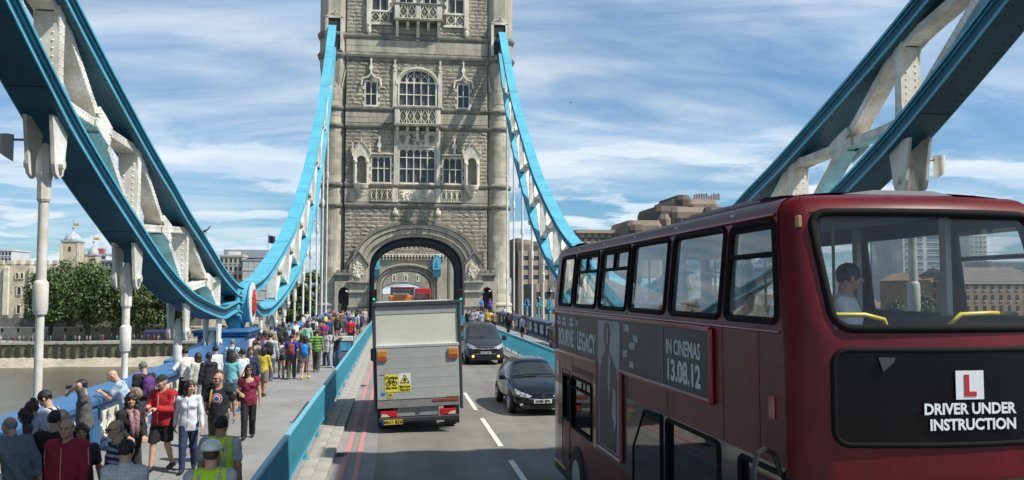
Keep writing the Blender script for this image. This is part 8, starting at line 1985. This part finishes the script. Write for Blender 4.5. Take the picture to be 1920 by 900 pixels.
# ---- trees: tapered trunk, limbs and thousands of leaf faces in uneven clumps
LEAF = [M('plane_leaf', (.066, .112, .026), .6, .35, .25, fine=.25, fs=.8), M('plane_leaf_yellow', (.10, .14, .034), .6, .3, .25, fine=.25, fs=.8)]
BARK = M('bark', (.10, .085, .065), .95, .3, 2, .5, 8)
def tree(x, y, z0, h, r, seed, label, n=9500, group='plane trees along the far promenade', leaf=.78, name='plane_tree', mats=LEAF, lowfrac=.30):
    rg = random.Random(seed); t = thing(name, label, 'tree', (x, y, z0), group)
    m = MB(); lean = rg.uniform(-.8, .8)
    fork = h*lowfrac
    m.tube([(x, y, z0), (x+lean*.3, y, z0+fork*.5), (x+lean, y+.2, z0+fork)], [h*.042, h*.032, h*.027], 9); tr = m.build('trunk', BARK, t, smooth=60)
    m = MB(); ends = []
    for k in range(7):
        a = k*.9+rg.uniform(-.3, .3); q = rg.uniform(.4, .8)
        e = Vector((x+lean+math.cos(a)*r*q, y+math.sin(a)*r*q*.8, z0+h*rg.uniform(.5, .9))); mid = Vector((x+lean+math.cos(a)*r*q*.35, y+math.sin(a)*r*.3, z0+fork+(e.z-z0-fork)*.55))
        m.tube([(x+lean, y+.2, z0+fork-.2), mid, e], [h*.02, h*.012, h*.004], 6); ends.append(e)
    m.build('limb', BARK, t, smooth=60)
    clumps = []
    for k in range(64):
        a = rg.uniform(0, 6.283); u = rg.uniform(-1, 1); q = rg.uniform(.35, 1)**.5
        c = Vector((math.cos(a)*math.sqrt(1-u*u)*r*q, math.sin(a)*math.sqrt(1-u*u)*r*q*.85, u*h*.36*q))
        c += Vector((x+lean, y, z0+h*.62)); 
        if c.z < z0+h*.27: c.z = z0+h*rg.uniform(.27, .4)
        clumps.append((c, r*rg.uniform(.2, .36)))
    vs = [[], []]; fs = [[], []]
    for k in range(n):
        c, cr = clumps[rg.randrange(len(clumps))]
        d = Vector((rg.gauss(0, 1), rg.gauss(0, 1), rg.gauss(0, .8))).normalized()*cr*rg.uniform(.5, 1.05)
        p = c+d; s = leaf*rg.uniform(.6, 1.25)
        nn = (d.normalized()+Vector((rg.gauss(0, .5), rg.gauss(0, .5), rg.gauss(0, .5)+.35))).normalized(); u = nn.orthogonal().normalized(); w = nn.cross(u); an = rg.uniform(0, 6.28); uu = u*math.cos(an)+w*math.sin(an); ww = nn.cross(uu)
        i = 1 if rg.random() < .35 else 0; b = len(vs[i])
        vs[i] += [tuple(p-uu*s*.6), tuple(p+ww*s*.34-uu*s*.05), tuple(p+uu*s*.65+nn*s*.1), tuple(p-ww*s*.34)]; fs[i].append((b, b+1, b+2, b+3))
    m = MB(); m.add(vs[0], fs[0]); m.cm = 1; m.add(vs[1], fs[1])
    me = bpy.data.meshes.new('crown'); org = ORG[t.name]; me.from_pydata([(p[0]-org.x, p[1]-org.y, p[2]-org.z) for p in m.v], [], m.f)
    for q in mats: me.materials.append(q)
    me.polygons.foreach_set('material_index', m.m); me.update(); meshobj('crown', me, t)
    return t
def ptree(px, pyb, pyt, y, rpx, seed, label, **k):
    v = at_y(px, pyb, y); top = at_y(px, pyt, y).z; zb = -10.7; return tree(v.x, y, zb, top-zb, rpx*y/1600, seed, label, **k)
ptree(165, 638, 497, 261, 74, 1, 'broad plane tree on the promenade with forked trunk right of the nearest rod')
ptree(92, 638, 508, 266, 52, 2, 'plane tree in front of the castle keep, left half behind the nearest rod')
ptree(215, 638, 506, 262, 52, 3, 'plane tree with slanting trunk left of the second white rod')
ptree(258, 638, 515, 264, 52, 4, 'plane tree with straight trunk just right of the second white rod')
ptree(310, 632, 530, 268, 55, 5, 'smaller plane tree under the left chain beside the gateway')
ptree(128, 630, 490, 282, 46, 6, 'tall plane tree in front of the castle turret')
ptree(355, 625, 500, 290, 30, 7, 'tree seen between the left chains behind the white lattice')
for i, (px, pt, rp) in enumerate([(545, 525, 30), (585, 505, 28), (565, 545, 26)]):
    ptree(px, 610, pt, 240, rp, 20+i, ['bushy tree behind the slim rods left of the tower', 'tall tree touching the left turret of the tower', 'low tree behind the slim rods above the parapet'][i], n=3500, group='trees behind the left rods')
# far-bank crowd, single small figures
CR = [M('crowd_cloth_%d' % i, c, .9, .1, 3) for i, c in enumerate([(.02, .02, .03), (.05, .06, .12), (.35, .34, .32), (.4, .05, .04), (.12, .12, .13), (.10, .2, .14), (.03, .05, .16), (.25, .2, .15)])]
SKINF = M('far_skin', (.42, .26, .18), .7, .05)
def figure_mesh():
    m = MB(); m.loft([[(x*a, y*b, z) for x, y in ((-1, -.6), (1, -.6), (1, .6), (-1, .6))] for z, a, b in ((.75, .2, .2), (1.0, .19, .18), (1.25, .23, .2), (1.42, .22, .16), (1.5, .08, .08))])
    for s in (-1, 1): m.tube([(s*.24, 0, 1.4), (s*.29, .05, 1.1), (s*.26, .14, .85)], [.06, .05, .035], 5); m.tube([(s*.1, 0, .85), (s*.11, .05*s, .45), (s*.11, -.05*s, .04), (s*.11, .12, .03)], [.1, .07, .05, .04], 5)
    return m
fm = [figure_mesh().mesh('body', c) for c in CR]
hm = MB().sphere((0, 0, 1.64), (.1, .11, .13), 7, 5).mesh('head', SKINF)
for i in range(52):
    x = -124+i*1.28+rnd.uniform(-.5, .5); yy = 253+rnd.uniform(0, 6)
    ci = rnd.randrange(len(fm)); t = thing('person', 'tiny figure in %s on the far river promenade below the castle' % ['black', 'slate blue', 'pale grey', 'red', 'dark grey', 'green', 'navy', 'brown'][ci], 'person', (x, yy, -10.6), 'crowd on the far promenade in %s' % ['black', 'slate blue', 'pale grey', 'red', 'dark grey', 'green', 'navy', 'brown'][ci], rz=rnd.uniform(0, 6))
    meshobj('body', fm[ci], t); meshobj('head', hm, t)
# boat-like blue pavilion on the quay under the chain
t = thing('market_tent', 'long dark blue tent on the quay under the left chain', 'tent', (-66, 258, -10.6))
m = MB(); m.loft([[(x, 257, -10.6), (x, 261, -10.6), (x, 261, -8.2), (x, 259, -7.6), (x, 257, -8.2)] for x in (-71, -60)]); m.build('canvas', M('tent_navy', (.02, .03, .08), .8), t)
for k in range(5): m = MB(); m.box(-70+k*2.1, -68.6+k*2.1, 256.9, 257.05, -10.6, -8.7); m.build('opening', DARKIN, t)

# ================================================================== RIGHT BANK: hotel, wharves, towers
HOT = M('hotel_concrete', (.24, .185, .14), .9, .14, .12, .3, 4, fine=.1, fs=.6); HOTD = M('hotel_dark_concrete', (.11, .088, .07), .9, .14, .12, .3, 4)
HOTL = M('hotel_pale_band', (.42, .35, .27), .9, .1, .2)
def chunk(t, name, px0, pyt, px1, pyb, y, depth, mat, ch=2.0):
    (x0, z1), (x1, z0) = P(px0, pyt, y), P(px1, pyb, y); m = MB()
    m.loft([[(a, y+d, z) for a, d in ((x0, ch), (x0+ch, 0), (x1-ch, 0), (x1, ch), (x1, depth), (x0, depth))] if z < z1 else [(a, y+d, z) for a, d in ((x0+ch*.5, ch*1.6), (x0+ch*1.3, ch*.9), (x1-ch*1.3, ch*.9), (x1-ch*.5, ch*1.6), (x1-ch*.5, depth), (x0+ch*.5, depth))] for z in (z0, z1-ch*1.2, z1)])
    return m.build(name, mat, t), x0, x1, z0, z1
t = thing('stepped_hotel', 'brown stepped concrete hotel rising above the roof of the red bus', 'hotel', (P(1270, 500, 290)[0], 300, -10.7))
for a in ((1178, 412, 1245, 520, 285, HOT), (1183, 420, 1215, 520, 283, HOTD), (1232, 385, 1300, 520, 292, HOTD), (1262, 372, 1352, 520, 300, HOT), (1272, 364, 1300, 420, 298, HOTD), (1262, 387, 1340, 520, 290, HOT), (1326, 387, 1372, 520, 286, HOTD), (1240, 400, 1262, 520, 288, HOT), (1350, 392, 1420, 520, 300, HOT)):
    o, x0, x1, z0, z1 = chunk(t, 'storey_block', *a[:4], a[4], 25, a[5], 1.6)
    n = int((x1-x0)/2.6); me = MB().box(-1.0, 1.0, -.2, .3, -.9, .9).mesh('window', WINDARK)
    for k in range(n):
        for r in range(2): meshobj('window', me, o, loc=Vector((x0+2+k*2.5, a[4]+.05, z1-5-r*4))-ORG[t.name])
m = MB(); rg = random.Random(5)
for k in range(11): x, z = P(1303+k*4.5, 372, 305); h = rg.uniform(.8, 1.9); m.lathe([(.5, -.5), (.5, h), (.2, h+.2)], (x, 305, z), 8)
m.build('roof_vent', GREYB, t)
def bands(label, px0, pyt, px1, y, rows, cols, depth=20):
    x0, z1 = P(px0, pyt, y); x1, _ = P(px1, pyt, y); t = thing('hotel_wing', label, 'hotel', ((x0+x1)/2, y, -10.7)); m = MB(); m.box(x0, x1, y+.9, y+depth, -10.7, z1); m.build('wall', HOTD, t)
    H_ = (z1+10.7)/rows
    for r in range(rows): m = MB(); m.box(x0-.3, x1+.3, y, y+1.2, -10.7+H_*r+H_*.45, -10.7+H_*(r+1)); m.build('balcony_band', HOTL, t)
    for c_ in range(cols+1): x = x0+(x1-x0)*c_/cols; m = MB(); m.box(x-.5, x+.5, y-.15, y+1, -10.7, z1); m.build('fin', HOT, t)
    me = MB().box(-.9, .9, -.1, .1, -H_*.18, H_*.18).mesh('window', GLASSB)
    for r in range(rows):
        for c_ in range(cols): meshobj('window', me, t, loc=(x0+(x1-x0)*(c_+.5)/cols-(x0+x1)/2, .85, H_*(r+.24)))
    return t, x0, x1, z1
t, x0, x1, z1 = bands('banded concrete hotel wing behind the slim rods right of the tower', 975, 470, 1032, 262, 9, 3)
for k in range(3): chunk(t, 'stair_tower', 962+k*14, 446+k*3, 984+k*16, 520, 266+k*3, 16, (HOTD, HOT, HOTD)[k], 1.2)
t, x0, x1, z1 = bands('long flat roofed hotel wing between chain and bus roof', 1085, 437, 1200, 300, 12, 9)
box_part(t, 'roof_slab', HOTL, x0-1, x1+1, 299, 320, z1, z1+1.2)
bands('low dark hotel wing behind the turquoise lamp post', 1002, 532, 1062, 225, 4, 4)
m = MB(); m.box(20, 75, 205, 206.5, -11, -4.6); o = m.build('river_wall', FORT); tag(o, 'pale stone retaining wall behind the right parapet', 'wall')
# seen through the bus: wharves and tower blocks
BRICK = M('yellow_stock_brick', (.36, .235, .13), .95, .15, .3, .3, 6, fine=.14, fs=2)
def wharf(label, px0, pye, px1, y, rows, cols, gable, mat=BRICK):
    x0, z1 = P(px0, pye, y); x1, _ = P(px1, pye, y); t = block(label, 'warehouse', x0, x1, y, -10.7, z1, 30, mat, rows, cols, ww=.34, wh=.52, name='brick_warehouse', frame=WHITEB)
    me = MB().xz([(-.75, .95), (.75, .95), (.55, 1.35), (-.55, 1.35)], (), -.15, .1).mesh('window_arch', WHITEB); W_, H_ = (x1-x0)/cols, (z1+10.7)/rows
    m = MB()
    if gable: m.xz([(x0-.4, z1), (x1+.4, z1), ((x0+x1)/2, z1+(x1-x0)*.26)], (), y-.1, y+30)
    else: m.loft([[(x, y-.4, z1), (x, y+15, z1+5), (x, y+30, z1)] for x in (x0-.3, x1+.3)])
    m.build('roof', M('slate_roof', (.20, .17, .14), .8, .2, .5) if not gable else mat, t)
    m = MB(); m.box(x0-.2, x1+.2, y-.35, y+.1, z1-.7, z1); m.build('cornice', BEIGEB, t); return t
wharf('gabled brick warehouse seen through the front window of the bus', 1745, 525, 1800, 262, 5, 4, True)
wharf('long yellow brick warehouse seen through the right of the bus window', 1806, 528, 1960, 250, 5, 10, False)
wharf('far brick warehouse behind the seat backs in the bus window', 1560, 575, 1660, 330, 4, 8, False)
pb('tall white banded office tower seen through the bus window', 1692, 440, 1775, 420, -10.7, 30, WHITEB, 13, 2, wmat=GLASSB, ww=.8, wh=.5, roof=WHITEB)
pb('grey glass tower seen through the left of the bus window', 1668, 448, 1696, 440, -10.7, 20, GLASSB, 14, 2, wmat=GREYB, ww=.85, wh=.4)
pb('round topped residential tower seen at the right of the bus window', 1818, 440, 1850, 480, -10.7, 20, WHITEB, 16, 4, wmat=GLASSB, ww=.7, wh=.5)
pb('long pale office block low behind the wharves', 1600, 510, 1700, 460, -10.7, 20, WHITEB, 8, 12, roof=GREYB)
pb('low glass office block behind the long warehouse', 1860, 490, 1990, 380, -10.7, 20, GREYB, 8, 9, wmat=GLASSB, ww=.9)
ptree(1685, 620, 565, 210, 22, 31, 'round green tree seen through the bus between the seats', n=2600, group=None)
ptree(1735, 620, 545, 250, 20, 32, 'dark tree beside the gabled warehouse', n=2600, group=None)
# turquoise lamp posts on the right quay
def lamp_post(px, y, label, h=7.0):
    x, _ = P(px, 590, y); z0 = -4.6; t = thing('lamp_post', label, 'lamp post', (x, y, z0), None); m = MB()
    m.lathe([(.75, 0), (.75, .5), (.5, .7), (.45, 1.6), (.55, 1.7), (.3, 2.0), (.22, 4.0), (.3, 4.1), (.18, 4.3), (.14, h)], (x, y, z0), 10); m.build('column', RAIL, t)
    m = MB()
    for k in range(5):
        a = k*1.2566; m.tube([(x, y, z0+4.4), (x+.6*math.cos(a), y+.6*math.sin(a), z0+5.2), (x+.35*math.cos(a), y+.35*math.sin(a), z0+6.3)], .09, 5); m.sphere((x+.65*math.cos(a), y+.65*math.sin(a), z0+4.8), .2, 6, 4)
    m.build('bracket', RAIL, t)
    m = MB(); m.lathe([(.2, h), (.5, h+.9), (.55, h+1.0), (.3, h+1.35), (.08, h+1.5), (.05, h+1.9)], (x, y, z0), 8); m.build('lantern', M('lantern_dark', (.03, .035, .04), .3), t)
    return t
lamp_post(1031, 160, 'turquoise lamp post with dark lantern beside the last rods on the right')
lamp_post(1010, 190, 'shorter turquoise lamp post half hidden behind the right rods', 5.5)
lamp_post(988, 200, 'turquoise lamp bracket cluster low behind the right parapet', 4.6)
# glints over the bus: aeroplane far away
x, z = P(1070, 192, 2500); t = thing('aeroplane', 'tiny aeroplane high in the sky between tower and right chain', 'aeroplane', (x, 2500, z)); m = MB()
m.tube([(x-6, 2500, z-.3), (x+6, 2500, z), (x+7.5, 2500, z+.2)], [.6, .9, .3], 6); m.loft([[(x-1, 2500+s, z), (x+2, 2500+s, z), (x+2, 2500+s, z+.3), (x-1, 2500+s, z+.3)] for s in (-9, 9)]); m.build('fuselage', STEELGREY, t)
m = MB(); m.add([(x-6, 2500, z), (x-3.5, 2500, z), (x-5.6, 2500, z+2.4), (x-6.6, 2500, z+2.4)], [(0, 1, 2, 3)]); m.build('tail_fin', STEELGREY, t)
# pigeons on the chains
def pigeon(px, py, y, label):
    x, z = P(px, py, y); t = thing('pigeon', label, 'pigeon', (x, y, z-.1)); m = MB(); m.loft([[(x+dx+r*math.cos(R(a))*.9, y+r*math.sin(R(a)), z+dz+r*math.sin(R(a+90))*1.0) for a in range(0, 360, 45)] for dx, dz, r in ((-.2, -.02, .015), (-.1, .0, .05), (0, .02, .075), (.08, .06, .06), (.1, .13, .035), (.13, .17, .035), (.17, .165, .008))]); m.build('body', M('pigeon_grey', (.08, .08, .1), .7), t)
    m = MB()
    for s in (-1, 1): m.tube([(x+.02, y+s*.03, z-.1), (x+.02, y+s*.03, z)], .008, 4)
    m.build('leg', M('pigeon_leg', (.3, .1, .08), .7), t)
pigeon(385, 434, 30, 'pigeon perched on the upper edge of the left near chain')
pigeon(1568, 274, 21, 'pigeon sitting on the white cross of the right chain')
